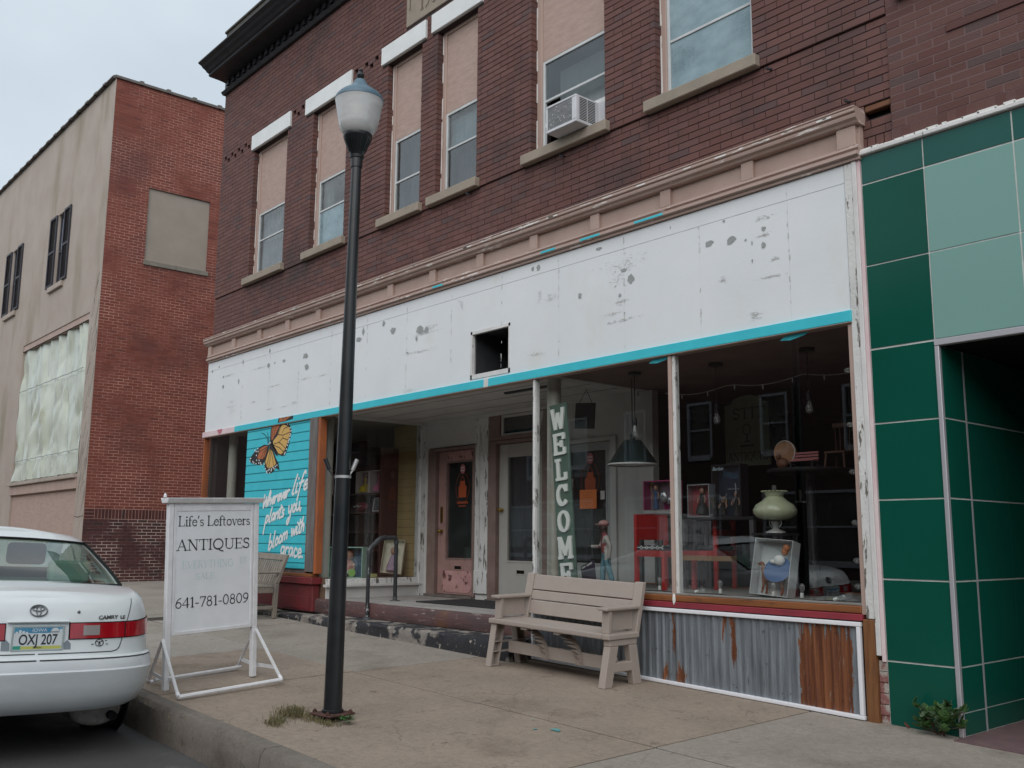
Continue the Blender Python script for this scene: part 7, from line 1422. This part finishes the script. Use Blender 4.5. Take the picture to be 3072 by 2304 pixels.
# floor lamp with dark cone shade
FL = thing('cone_shade_lamp', 'dark green cone shaded lamp hanging low over the red chair', 'lamp', (-6.85, .9, 0)); mb = MB(); mb.lathe([(.095, 2.30), (.26, 2.055)], (0, 0, 0), 28, caps=False); mb.done('shade', M('dark_green_enamel', (.02, .035, .035), rough=.3), FL, smooth=True); mb = MB(); mb.lathe([(.262, 2.055), (.265, 2.04), (.255, 2.04)], (0, 0, 0), 28, caps=False); mb.done('shade_rim', m_lines, FL, smooth=True); mb = MB(); mb.lathe([(0, 2.04), (.252, 2.05)], n=28, caps=False); mb.done('shade_underside', m_lines, FL); mb = MB(); mb.tube([(0, 0, 2.3), (0, 0, 2.955)], .006, 6); mb.lathe([(.03, 2.30), (.03, 2.36), (.01, 2.38)], (0, 0, 0), 12); mb.done('cord', m_blackp, FL)
# pendant bulbs
def pendant(x, y, zb, label):
    p = thing('pendant_bulb', label, 'pendant lamp', (x, y, zb), group='bare bulbs hung from the shop ceiling')
    mb = MB(); mb.tube([(0, 0, .20), (0, 0, 2.955 - zb - .02)], .005, 6); mb.done('cord', m_blackp, p); mb = MB(); mb.lathe([(.07, 2.955 - zb - .028), (.07, 2.955 - zb)], n=18); mb.done('ceiling_plate', m_blackp, p, smooth=True)
    mb = MB(); mb.lathe([(.02, .12), (.022, .16), (.016, .20)], n=12); mb.done('socket', m_blackp, p, smooth=True)
    mb = MB(); mb.lathe([(.002, 0), (.025, .012), (.034, .04), (.030, .07), (.018, .11), (.016, .125)], n=14); mb.done('bulb', m_bulb, p, smooth=True)
    mb = MB(); mb.tube([(-.008, 0, .11), (-.012, 0, .03), (0, 0, .05), (.012, 0, .03), (.008, 0, .11)], .002, 4); mb.done('filament', m_lines, p)
pendant(-6.56, .62, 2.29, 'clear pendant bulb hanging above the dark cone shade'); pendant(-5.68, .8, 2.36, 'clear pendant bulb hanging in front of the pale ANTIQUES board'); pendant(-4.68, .8, 2.37, 'clear pendant bulb hanging high above the wooden toy bench')
# string lights along the sill and right jamb, and along the ceiling
SL = thing('marquee_string_lights', 'clear light bulbs strung along the sill and right edge of the window', 'string lights', (-4.6, .06, .83), world=True)
def bulb(x, y, z, rot):
    mb = MB(); mb.T = Matrix.Translation((x, y, z)) @ rot; mb.lathe([(.011, 0), (.012, .03)], n=10); mb.lathe([(.012, .03), (.012, .04), (.021, .07), (.022, .085), (.014, .10), (.001, .106)], n=12)
    mb.done('bulb', m_bulb, SL, smooth=True); mb = MB(); mb.T = Matrix.Translation((x, y, z)) @ rot; mb.lathe([(.0135, -.004), (.0135, .032)], n=10); mb.done('socket', m_lines, SL, smooth=True)
for x, t in ((-7.15, 0), (-6.95, .1), (-5.80, 0), (-5.14, 0), (-4.62, .05), (-4.36, .08), (-6.4, 1.4), (-5.4, 1.4), (-4.08, 1.3)): bulb(x, .07, .835 if t < 1 else .83, Matrix.Rotation(t, 4, 'Y'))
for z in (2.56, 2.14, 1.78, 1.40, 1.12, .93): bulb(-3.80, .07, z, Matrix.Rotation(-1.5, 4, 'Y'))
mb = MB(); mb.tube([(-7.3, .09, .82)] + [(-7.2 + k * .2, .09, .816 + .006 * math.sin(k * 2.1)) for k in range(17)] + [(-3.78, .09, .83), (-3.78, .09, 2.7)], .004, 5); mb.done('wire', m_blackp, SL)
CS = thing('ceiling_string_lights', 'thin white string lights draped under the shop ceiling', 'string lights', (-5.5, 1.1, 2.7), world=True)
mb = MB(); P = []
for k in range(26): x = -6.6 + k * .11; P.append((x, 1.15, 2.80 - .05 * abs(math.sin(k * .42))))
mb.tube(P, .003, 4); mb.done('wire', m_lines, CS)
for k in range(2, 25, 3): mb = MB(); mb.lathe([(.007, 0), (.008, -.03), (.003, -.05)], P[k], 6); mb.done('mini_light', m_lines, CS)
# red chairs
def redchair(loc, rot, label, panel):
    c = thing('red_chair', label, 'chair', loc, rot=(0, 0, rot), group='red chairs in the shop window')
    for x, y, h in ((-.2, -.19, .72), (-.2, .19, .72), (.2, -.19, .36), (.2, .19, .36)): box('leg', m_red, c, x - .02, x + .02, y - .02, y + .02, 0, h, bevel=.003)
    for y in (-.19, .19): box('side_apron', m_red, c, -.18, .18, y - .014, y + .014, .31, .37)
    for x in (-.2, .2): box('end_apron', m_red, c, x - .014, x + .014, -.17, .17, .31, .37)
    cu = MB().box(-.21, .21, -.2, .2, .372, .42).done('cushion', m_cush, c, bevel=.015, seg=2); mb = MB()
    for k in range(5):
        for sgn in (1, -1): mb.ribbon([(-.2 + k * .08, .38 if sgn > 0 else .415), (-.18 + k * .08, .397), (-.14 + k * .08, .397), (-.12 + k * .08, .415 if sgn > 0 else .38)], .007, -.2005)
    mb.done('cushion_pattern', m_lines, cu)
    if panel: box('back_panel', m_red, c, -.216, -.186, -.169, .169, .47, .72, bevel=.003)
    else:
        for z in (.52, .66): box('back_rail', m_red, c, -.216, -.186, -.169, .169, z, z + .05, bevel=.003)
    return c
redchair((-6.30, .74, DZ), rad(-8), 'red chair with solid back panel and patterned cushion beside the figurine', True)
redchair((-6.12, 1.16, DZ), rad(190), 'red ladder back chair behind the window mullion', False)
# black display tables
def table(loc, w, d, h, label, leg=None):
    t = thing('display_table', label, 'table', loc, group='black display tables in the shop window')
    box('table_top', m_blackp, t, -w / 2, w / 2, -d / 2, d / 2, h - .03, h, bevel=.004)
    for sx in (-1, 1):
        for sy in (-1, 1): box('leg', leg or m_greyleg, t, sx * (w / 2 - .03) - .022, sx * (w / 2 - .03) + .022, sy * (d / 2 - .03) - .022, sy * (d / 2 - .03) + .022, 0, h - .031)
    return t
table((-6.58, 1.13, DZ), .56, .34, .735, 'black table behind the red chair carrying the bright racing toy box'); table((-5.76, 1.05, DZ), .86, .42, .69, 'black table with grey legs carrying the blue toy boxes')
box('tan_seat', M('tan_plank', (.26, .15, .07), c2=(.2, .11, .05), s=6, st=(.4, 1, 2), rough=.6), None, -6.1, -5.5, .72, .80, 1.08, 1.125, label='pale tan plank resting across the legs of the black table', cat='plank')
HT = thing('high_table', 'tall black pedestal table holding the wooden toy bench and small chair', 'table', (-4.90, 1.12, DZ)); mb = MB(); mb.lathe([(.37, 1.08), (.38, 1.095), (.37, 1.11)], n=32); mb.done('table_top', m_blackp, HT, smooth=True); mb = MB(); mb.lathe([(.26, 0), (.26, .015), (.05, .04), (.042, .06), (.042, 1.08)], n=18); mb.done('pedestal', m_blackp, HT, smooth=True)
# toy boxes
m_cello = GLASS('cellophane', (.95, .95, .95), 1.4)
def toybox(nm, loc, w, d, h, label, mback, mside, deco, rz_=0):
    t = thing(nm, label, 'toy box', loc, rot=(0, 0, rz_), group='boxed toys in the shop windows'); e_ = .012
    mb = MB(); mb.box(-w / 2, w / 2, d / 2 - .006, d / 2, 0, h); mb.box(-w / 2, -w / 2 + .004, -d / 2, d / 2 - .006, 0, h); mb.box(w / 2 - .004, w / 2, -d / 2, d / 2 - .006, 0, h); mb.box(-w / 2 + .004, w / 2 - .004, -d / 2, d / 2 - .006, 0, .004); mb.box(-w / 2 + .004, w / 2 - .004, -d / 2, d / 2 - .006, h - .004, h); mb.done('carton', mside, t)
    box('backing_card', mback, t, -w / 2 + .005, w / 2 - .005, d / 2 - .010, d / 2 - .0065, .005, h - .005)
    mb = MB()
    for a, b, c, dd in ((-w / 2, w / 2, 0, e_), (-w / 2, w / 2, h - e_, h), (-w / 2, -w / 2 + e_, e_, h - e_), (w / 2 - e_, w / 2, e_, h - e_)): mb.box(a, b, -d / 2 - .002, -d / 2, c, dd)
    mb.done('window_border', mside, t); box('film_window', m_cello, t, -w / 2 + e_, w / 2 - e_, -d / 2 - .0005, -d / 2, e_, h - e_)
    deco(t, w, d, h); return t
SKIN = M('doll_skin', (.50, .28, .20), rough=.5)
def doll(t, x, z0, hh, dress, hair, flare=.07):
    b = MB(); b.lathe([(flare, 0), (flare * .8, hh * .25), (.018, hh * .5), (.022, hh * .62), (.026, hh * .72), (.008, hh * .78)], (x, 0, z0), 14); o = b.done('doll_dress', dress, t, smooth=True)
    b = MB(); b.ell((x, -.0, z0 + hh * .88), (.022, .022, .03), 10, 7); b.tube([(x - .024, 0, z0 + hh * .70), (x - .045, -.01, z0 + hh * .55), (x - .04, -.02, z0 + hh * .42)], .007, 5); b.tube([(x + .024, 0, z0 + hh * .70), (x + .045, -.01, z0 + hh * .55), (x + .04, -.02, z0 + hh * .42)], .007, 5); b.done('doll_body', SKIN, o, smooth=True)
    b = MB(); b.ell((x, .012, z0 + hh * .90), (.03, .022, .037), 10, 7); b.ell((x, .015, z0 + hh * .78), (.032, .015, .04), 8, 6); b.done('doll_hair', hair, o, smooth=True)
m_brn = M('brown_hair', (.07, .035, .02), rough=.6); m_bld = M('blond_hair', (.5, .32, .12), rough=.6); m_blkd = M('black_dress', (.02, .02, .02), rough=.5); m_yeld = M('yellow_dress', (.85, .62, .03), rough=.6); m_pnkd = M('pink_dress', (.62, .18, .32), rough=.6); m_silv = M('silver_foil', (.55, .56, .58), metal=.8, rough=.25)
def deco_race(t, w, d, h):
    m1 = M('racing_yellow', (.70, .55, .04), rough=.5); m2 = M('racing_magenta', (.50, .03, .20), rough=.5)
    b = MB(); b.poly([(.06, d / 2 - .011, .07), (.17, d / 2 - .011, .16), (.17, d / 2 - .011, .10), (.07, d / 2 - .011, .04)]); b.poly([(-.2, d / 2 - .011, .33), (-.17, d / 2 - .011, .33), (-.2, d / 2 - .011, .24)]); b.done('yellow_flash', m1, t); b = MB(); b.poly([(-.02, d / 2 - .0112, .04), (.05, d / 2 - .0112, .05), (.02, d / 2 - .0112, .20), (-.03, d / 2 - .0112, .16)]); b.poly([(.07, d / 2 - .0112, .22), (.18, d / 2 - .0112, .20), (.18, d / 2 - .0112, .32), (.05, d / 2 - .0112, .33)]); b.done('magenta_flash', m2, t)
    for nm, par in (('check_white', 0), ('check_black', 1)):
        b = MB()
        for i in range(22):
            for j in range(3):
                if (i + j) % 2 == par and not (7 < i < 9): b.poly([(-w / 2 + i * w / 22, -d / 2 - .003, .002 + j * .012), (-w / 2 + (i + 1) * w / 22, -d / 2 - .003, .002 + j * .012), (-w / 2 + (i + 1) * w / 22, -d / 2 - .003, .014 + j * .012), (-w / 2 + i * w / 22, -d / 2 - .003, .014 + j * .012)])
        b.done(nm, m_lines if par == 0 else m_blackp, t)
    doll(t, -.09, .05, .25, M('blue_racing_suit', (.05, .13, .28), rough=.5), m_brn, .03)
    b = MB(); b.ell((.03, -.02, .17), (.05, .03, .07), 10, 7); b.ell((.1, .0, .13), (.035, .03, .05), 10, 7); b.done('helmet', m_silv, t, smooth=True)
toybox('racing_doll_box', (-6.58, 1.05, DZ + .736), .42, .12, .34, 'bright racing themed doll box with chequered edge on the black table', M('grey_pink_card', (.35, .22, .27), c2=(.2, .2, .24), s=9, rough=.5, obj=True), M('magenta_carton', (.35, .04, .14), rough=.5), deco_race)
toybox('pink_doll_box', (-5.99, .93, DZ + .69), .27, .09, .32, 'pink fronted box with a doll in a black gown', M('coral_card', (.52, .10, .09), c2=(.40, .10, .16), s=6, rough=.5, obj=True), m_silv, lambda t, w, d, h: doll(t, .01, .03, .26, m_blkd, m_brn, .07))
def deco_blue(t, w, d, h):
    b = MB(); b.box(-.11, .11, d / 2 - .013, d / 2 - .011, h - .13, h - .03); b.done('pictured_figure', M('print_blue', (.07, .16, .26), c2=(.02, .03, .05), s=18, rough=.4, obj=True), t)
    b = MB(); b.tube([(.06, -.03, .12), (.10, -.03, .22), (.08, -.02, .32)], .008, 6); b.tube([(-.10, -.02, .20), (-.05, -.03, .16), (-.02, -.02, .22)], .01, 6); b.box(.0, .13, -.03, -.02, .26, .268); b.done('plastic_piece', m_silv, t)
    doll(t, .07, .02, .22, m_blkd, m_brn, .03); doll(t, -.08, .02, .16, m_blkd, m_bld, .03)
m_navy = M('navy_carton', (.02, .035, .06), c2=(.03, .055, .09), s=6, rough=.35, obj=True)
tb = toybox('blue_doll_box', (-5.70, 1.0, DZ + .69), .34, .12, .50, 'tall dark blue toy box with silver trim on the black table', m_navy, m_blackp, deco_blue)
text('box_script', 'Barbie', .05, (-.09, -.063, .445), M('pale_script', (.45, .55, .62), rough=.5), tb, ext=.0004, shear=.3)
# hanging ANTIQUES board deeper inside
AB = thing('antiques_board', 'pale green ANTIQUES board with a drawn oil lamp hanging deep in the shop', 'sign', (-6.34, 2.2, 2.08))
m_ag = M('pale_green_board', (.20, .235, .165), c2=(.16, .19, .135), s=5, rough=.7, obj=True); m_at = M('faded_green_lettering', (.05, .065, .05), rough=.8)
mb = MB(); mb.prism([(-.29, 0), (.29, 0), (.29, .68)] + [(p, .70 + q) for p, q in arc(0, 0, .2, .08, 0, 180, 10)] + [(-.29, .68)], 0, .02, 'y'); mb.done('board', m_ag, AB); mb = MB(); lettering(mb, 'ANTIQUES', -.26, .27, .06, .09, -.002, 1.1); lettering(mb, 'IT', .05, .24, .52, .12, -.002, 1.2); lettering(mb, 'ST', -.18, .04, .52, .12, -.002, 1.2); mb.ribbon(arc(0, .40, .05, .06, 0, 360, 14), .012, -.002); mb.ribbon([(0, .34), (0, .26)], .02, -.002); mb.ribbon([(-.08, .22), (.08, .22)], .02, -.002); mb.ribbon([(-.04, .27), (.04, .27)], .015, -.002); mb.done('painted_lettering', m_at, AB)
# toy bench, wooden disc bird, small spindle chair on the high table
TT = DZ + 1.112
m_pine = M('toy_pine', (.40, .20, .10), c2=(.30, .15, .08), s=14, rough=.6, obj=True); m_wal = M('walnut_spindles', (.11, .055, .035), rough=.5)
TB2 = thing('wooden_bird_ornament', 'round fan tailed wooden bird ornament on the tall black table', 'ornament', (-5.14, 1.08, TT)); mb = MB(); mb.T = Matrix.Translation((0, .02, .165)) @ Matrix.Rotation(math.pi / 2, 4, 'X') @ Matrix.Rotation(.2, 4, 'Y'); mb.lathe([(0, -.012), (.095, -.012), (.11, 0), (.095, .012), (0, .012)], n=24, caps=False); mb.done('tail_fan', m_pine, TB2, smooth=True); mb = MB(); mb.ell((.0, -.03, .065), (.06, .045, .05), 12, 8); mb.ell((-.02, -.06, .125), (.025, .025, .03), 10, 6); mb.done('body', M('brown_bird', (.16, .07, .04), rough=.6), TB2, smooth=True); box('foot_block', m_pine, TB2, -.06, .05, -.06, .02, 0, .02)
mb = MB(); mb.lathe([(.108, -.004), (.114, .0), (.108, .004)], n=24, caps=False); mb.v = [(x, .008 - z, .165 + y) for x, y, z in mb.v]; mb.done('tail_rim', m_lines, TB2)
TBn = thing('toy_bench', 'miniature wooden bench with pink slats on the tall black table', 'toy bench', (-4.92, 1.06, TT))
for x in (-.11, .11): mb = MB(); mb.box(x - .008, x + .008, -.05, -.038, 0, .07); mb.box(x - .008, x + .008, .038, .05, 0, .15); mb.box(x - .008, x + .008, -.037, .037, .045, .056); mb.done('side_frame', m_blackp, TBn)
m_ps = M('rose_slat', (.42, .15, .15), rough=.6)
for y in (-.045, -.015, .015): box('seat_slat', m_ps, TBn, -.13, .13, y - .011, y + .011, .0705, .079)
for z in (.095, .122, .148): box('back_slat', m_ps, TBn, -.13, .13, .031, .038, z - .009, z + .009)
SC2 = thing('small_spindle_chair', 'small dark spindle back chair standing on the tall black table edge', 'chair', (-4.64, 1.2, TT))
box('seat', m_wal, SC2, -.10, .10, -.10, .10, .13, .15, bevel=.005); box('crest_rail', m_wal, SC2, -.12, .12, .09, .11, .38, .42, bevel=.004)
for x, y in ((-.085, -.085), (.085, -.085), (-.085, .085), (.085, .085)): mb = MB(); mb.tube([(x * 1.15, y * 1.15, 0), (x, y, .13)], .009, 6); mb.done('leg', m_wal, SC2)
for k in range(5): mb = MB(); x = -.085 + k * .0425; mb.tube([(x, .088, .15), (x * 1.15, .1, .381)], .005, 6); mb.done('spindle', m_wal, SC2)
# hurricane lamp
HL = thing('hurricane_table_lamp', 'glass oil style table lamp with a bulbous pale green shade', 'lamp', (-4.975, .66, DZ + .535)); m_shade = M('pale_green_glass_shade', (.36, .39, .25), c2=(.42, .44, .30), s=6, rough=.25, coat=.5)
mb = MB(); mb.lathe([(.095, .115), (.15, .13), (.185, .165), (.19, .20), (.165, .245), (.11, .28), (.075, .315), (.085, .345), (.10, .36)], n=28, caps=False); mb.done('shade', m_shade, HL, smooth=True)
mb = MB()
for k in range(18): t = 2 * math.pi * k / 18; mb.ell((.10 * math.cos(t), .10 * math.sin(t), .362), (.016, .016, .008), 6, 4)
mb.done('scalloped_rim', m_shade, HL, smooth=True); mb = MB(); mb.lathe([(.09, 0), (.085, .012), (.03, .035), (.02, .05), (.035, .075), (.045, .10), (.035, .115)], n=20); mb.done('base', M('milk_glass', (.38, .38, .36), rough=.2, coat=.5), HL, smooth=True); mb = MB(); mb.lathe([(.02, .11), (.025, .25), (.018, .415)], n=12, caps=False); mb.done('chimney', m_bulb, HL, smooth=True)
for sx in (-1, 1): mb = MB(); mb.tube([(sx * .035, 0, .05), (sx * .06, 0, .075), (sx * .06, 0, .115)], .004, 6); mb.done('shade_arm', m_lines, HL)
LS = thing('lamp_stand', 'dark wooden stand under the green shaded table lamp', 'stand', (-4.975, .66, DZ)); box('stand_top', m_blackp, LS, -.16, .16, -.13, .13, .515, .535); 
for x in (-.13, .13):
    for y in (-.1, .1): box('leg', m_blackp, LS, x - .015, x + .015, y - .015, y + .015, 0, .514)
# open white box with horse and rider
WX = thing('open_white_box', 'open white gift box tilted up showing a toy horse and blue dish', 'box', (-4.83, .30, DZ + .02), rot=(rad(-10), rad(4), rad(8))); m_wbx = M('white_card_box', (.52, .54, .54), rough=.7); w, h, d = .34, .47, .15
mb = MB(); mb.box(-w / 2, w / 2, d - .004, d, 0, h); mb.box(-w / 2, -w / 2 + .004, 0, d - .004, 0, h); mb.box(w / 2 - .004, w / 2, 0, d - .004, 0, h); mb.box(-w / 2 + .004, w / 2 - .004, 0, d - .004, 0, .004); mb.box(-w / 2 + .004, w / 2 - .004, 0, d - .004, h - .004, h); mb.done('carton', m_wbx, WX)
m_hb = M('chestnut_horse', (.20, .07, .03), c2=(.15, .055, .025), s=20, rough=.5, obj=True)
HJ = [((.06, .07, .15), .038), ((-.02, .07, .15), .042), ((-.075, .07, .17), .036), ((-.105, .07, .24), .022), ((-.115, .065, .275), .02), ((-.145, .06, .25), .013), ((-.075, .055, .10), .014), ((-.08, .055, .045), .009), ((-.085, .055, .015), .010), ((-.06, .085, .10), .014), ((-.055, .085, .045), .009), ((-.06, .085, .015), .010), ((.085, .055, .10), .018), ((.10, .055, .055), .009), ((.09, .055, .015), .010), ((.075, .085, .10), .018), ((.085, .085, .055), .009), ((.075, .085, .015), .010), ((.11, .07, .16), .012), ((.13, .07, .09), .010)]
HE = [(0, 1), (1, 2), (2, 3), (3, 4), (4, 5), (2, 6), (6, 7), (7, 8), (2, 9), (9, 10), (10, 11), (0, 12), (12, 13), (13, 14), (0, 15), (15, 16), (16, 17), (0, 18), (18, 19)]
ho = bpy.data.objects.new('toy_horse', skin_mesh('toy_horse', HJ, HE, lambda c: 0, [m_hb])); COL.objects.link(ho); ho.parent = WX
mb = MB(); mb.T = Matrix.Translation((.05, .03, .22)) @ Matrix.Rotation(1.2, 4, 'X'); mb.lathe([(0, 0), (.11, .0), (.12, .008), (0, .006)], n=24, caps=False); mb.done('blue_dish', M('blue_enamel', (.03, .08, .20), rough=.3), WX, smooth=True); mb = MB(); mb.ell((.05, .035, .30), (.05, .035, .045), 12, 8); mb.ell((.0, .03, .285), (.03, .02, .02), 8, 6); mb.done('white_cloth', m_lines, WX, smooth=True); mb = MB(); mb.ell((.09, .04, .375), (.028, .028, .035), 10, 7); mb.ell((.10, .04, .405), (.032, .03, .035), 10, 7); mb.done('red_haired_head', M('copper_hair', (.34, .12, .05), rough=.6), WX, smooth=True)
# dim cabinets at the back of the shop
box('teal_cabinet', M('dim_teal_cabinet', (.03, .07, .065), rough=.5), None, -4.6, -3.95, 2.2, 2.5, .46, 1.62, label='dim teal cabinet standing at the back of the shop', cat='cabinet', bevel=.01)
# ---------------------------------------------------------------- left window goods
LZ = .735
SHF = thing('dark_shelf_unit', 'dark reddish shelf unit of dolls inside the left shop window', 'shelf unit', (-13.1, 1.45, .46), world=True)
m_shelf = M('mahogany_shelf', (.10, .045, .04), rough=.5)
for z in (1.385, 1.665, 1.945, 2.35, 1.1): box('shelf', m_shelf, SHF, -14.0, -12.1, 1.2, 1.5, z - .025, z)
for x in (-14.02, -12.08): box('side', m_shelf, SHF, x - .02, x + .02, 1.2, 1.5, .46, 2.6)
box('back', m_shelf, SHF, -14.0, -12.1, 1.505, 1.52, .46, 2.6)
mcream = M('cream_card', (.66, .58, .55), rough=.6); mviol = M('violet_card', (.36, .20, .36), c2=(.5, .36, .5), s=8, rough=.5, obj=True)
toybox('yellow_gown_doll_box', (-12.63, 1.30, 1.947), .36, .13, .33, 'cream box holding a doll in a yellow gown on the shelf', mviol, mcream, lambda t, w, d, h: doll(t, 0, .02, .28, m_yeld, m_brn, .11))
toybox('pink_gown_doll_box', (-12.26, 1.30, 1.947), .32, .13, .33, 'cream box holding a doll in a pink gown on the shelf', mviol, mcream, lambda t, w, d, h: doll(t, 0, .02, .28, m_pnkd, m_bld, .10))
toybox('magenta_doll_box', (-13.35, 1.30, 1.947), .34, .13, .33, 'magenta doll box on the shelf behind the lamp post', M('magenta_card', (.35, .05, .16), rough=.5), M('pink_card', (.45, .12, .22), rough=.5), lambda t, w, d, h: doll(t, 0, .02, .28, m_pnkd, m_brn, .09))
PF = thing('framed_photograph', 'small white framed dark photograph standing on the middle shelf', 'picture frame', (-12.27, 1.28, 1.667), rot=(rad(-8), 0, 0)); box('photo', M('dark_photo', (.03, .03, .035), c2=(.12, .12, .12), s=20, rough=.3, obj=True), PF, -.105, .105, -.001, .003, .018, .19); mb = MB()
for a, b, c, dd in ((-.125, .125, 0, .017), (-.125, .125, .191, .21), (-.125, -.106, .018, .19), (.106, .125, .018, .19)): mb.box(a, b, -.006, .01, c, dd)
mb.done('frame', m_lines, PF)
PT = thing('pink_toy', 'rounded pink toy with white trim on the middle shelf', 'toy', (-12.75, 1.32, 1.667)); mb = MB(); mb.ell((0, 0, .075), (.16, .08, .075), 14, 8); mb.done('body', M('dusty_pink', (.28, .05, .08), rough=.5), PT, smooth=True); mb = MB(); mb.tube([(-.10, -.085, .09), (-.05, -.10, .075), (0, -.085, .10), (.05, -.10, .075), (.1, -.085, .09)], .008, 6); mb.done('trim', m_lines, PT, smooth=True)
def deco_babydoll(t, w, d, h):
    b = MB(); b.ell((0, 0, .30), (.075, .06, .075), 14, 9); b.tube([(-.04, 0, .22), (-.09, -.01, .17), (-.10, -.03, .11)], [.022, .02, .016], 8); b.tube([(.04, 0, .22), (.09, -.01, .17), (.10, -.03, .11)], [.022, .02, .016], 8); b.tube([(-.03, 0, .10), (-.045, -.01, .04), (-.05, -.04, .02)], [.026, .024, .02], 8); b.tube([(.03, 0, .10), (.045, -.01, .04), (.05, -.04, .02)], [.026, .024, .02], 8); b.done('baby_doll', SKIN, t, smooth=True)
    b = MB(); b.lathe([(.095, .07), (.08, .13), (.055, .20), (.04, .24)], n=16); b.done('doll_frock', M('peach_frock', (.60, .25, .20), rough=.7), t, smooth=True); b = MB(); b.lathe([(.098, .06), (.10, .10)], n=16, caps=False); b.done('frock_hem', m_lines, t, smooth=True); b = MB(); b.ell((0, .02, .325), (.082, .06, .065), 12, 8); b.done('doll_hair', M('auburn_hair', (.22, .07, .03), rough=.7), t, smooth=True)
    b = MB(); disc(b, .10, -d / 2 - .004, .07, .055, 14); b.done('green_badge', M('lime_badge', (.22, .42, .10), rough=.5), t)
toybox('green_doll_box', (-11.62 - .22, .55, LZ), .50, .18, .42, 'large green and blue box holding a baby doll in a peach frock', M('blue_card', (.08, .18, .30), rough=.5), M('mint_carton', (.32, .52, .43), rough=.5), deco_babydoll, rad(35))
TW = thing('tilted_white_doll_box', 'open cream box tilted back with a lilac dressed doll inside', 'box', (-11.76, 1.20, LZ + .05), rot=(rad(-16), rad(4), rad(46))); mb = MB(); w, h, d = .30, .50, .12
mb.box(-w / 2, w / 2, d - .004, d, 0, h); mb.box(-w / 2, -w / 2 + .004, 0, d - .004, 0, h); mb.box(w / 2 - .004, w / 2, 0, d - .004, 0, h); mb.box(-w / 2 + .004, w / 2 - .004, 0, d - .004, 0, .004); mb.box(-w / 2 + .004, w / 2 - .004, 0, d - .004, h - .004, h); mb.done('carton', M('cream_box', (.70, .66, .53), rough=.7), TW)
b = MB(); b.lathe([(.08, .04), (.075, .12), (.05, .22), (.03, .28)], (0, .06, 0), 14); b.done('lilac_frock', M('lilac_frock', (.36, .22, .36), c2=(.5, .42, .5), s=30, rough=.7, obj=True), TW, smooth=True); b = MB(); b.ell((0, .06, .34), (.05, .045, .055), 12, 8); b.done('doll_head', SKIN, TW, smooth=True); b = MB(); b.ell((0, .075, .365), (.058, .045, .05), 12, 8); b.done('doll_bonnet', m_lines, TW, smooth=True)
box('yellow_book', M('pale_yellow_book', (.55, .52, .22), rough=.6), None, -11.95, -11.66, .76, .92, LZ + .001, LZ + .05, label='pale yellow book lying flat in front of the tilted doll box', cat='book', bevel=.004)
box('hot_pink_box', M('hot_pink_carton', (.72, .03, .18), rough=.5), None, -12.36, -12.18, .38, .52, LZ + .001, LZ + .29, label='hot pink upright carton beside the column in the left window', cat='box', bevel=.003)
TVs = thing('black_television', 'black flat television screen above the shelf of dolls', 'television', (-12.78, 1.12, 2.36)); box('screen', M('tv_screen', (.008, .008, .009), rough=.2), TVs, -.42, .42, 0, .012, .015, .34); mb = MB()
for a, b, c, dd in ((-.435, .435, 0, .014), (-.435, .435, .341, .355), (-.435, -.421, .015, .34), (.421, .435, .015, .34)): mb.box(a, b, -.008, .04, c, dd)
mb.done('bezel', m_blackp, TVs)
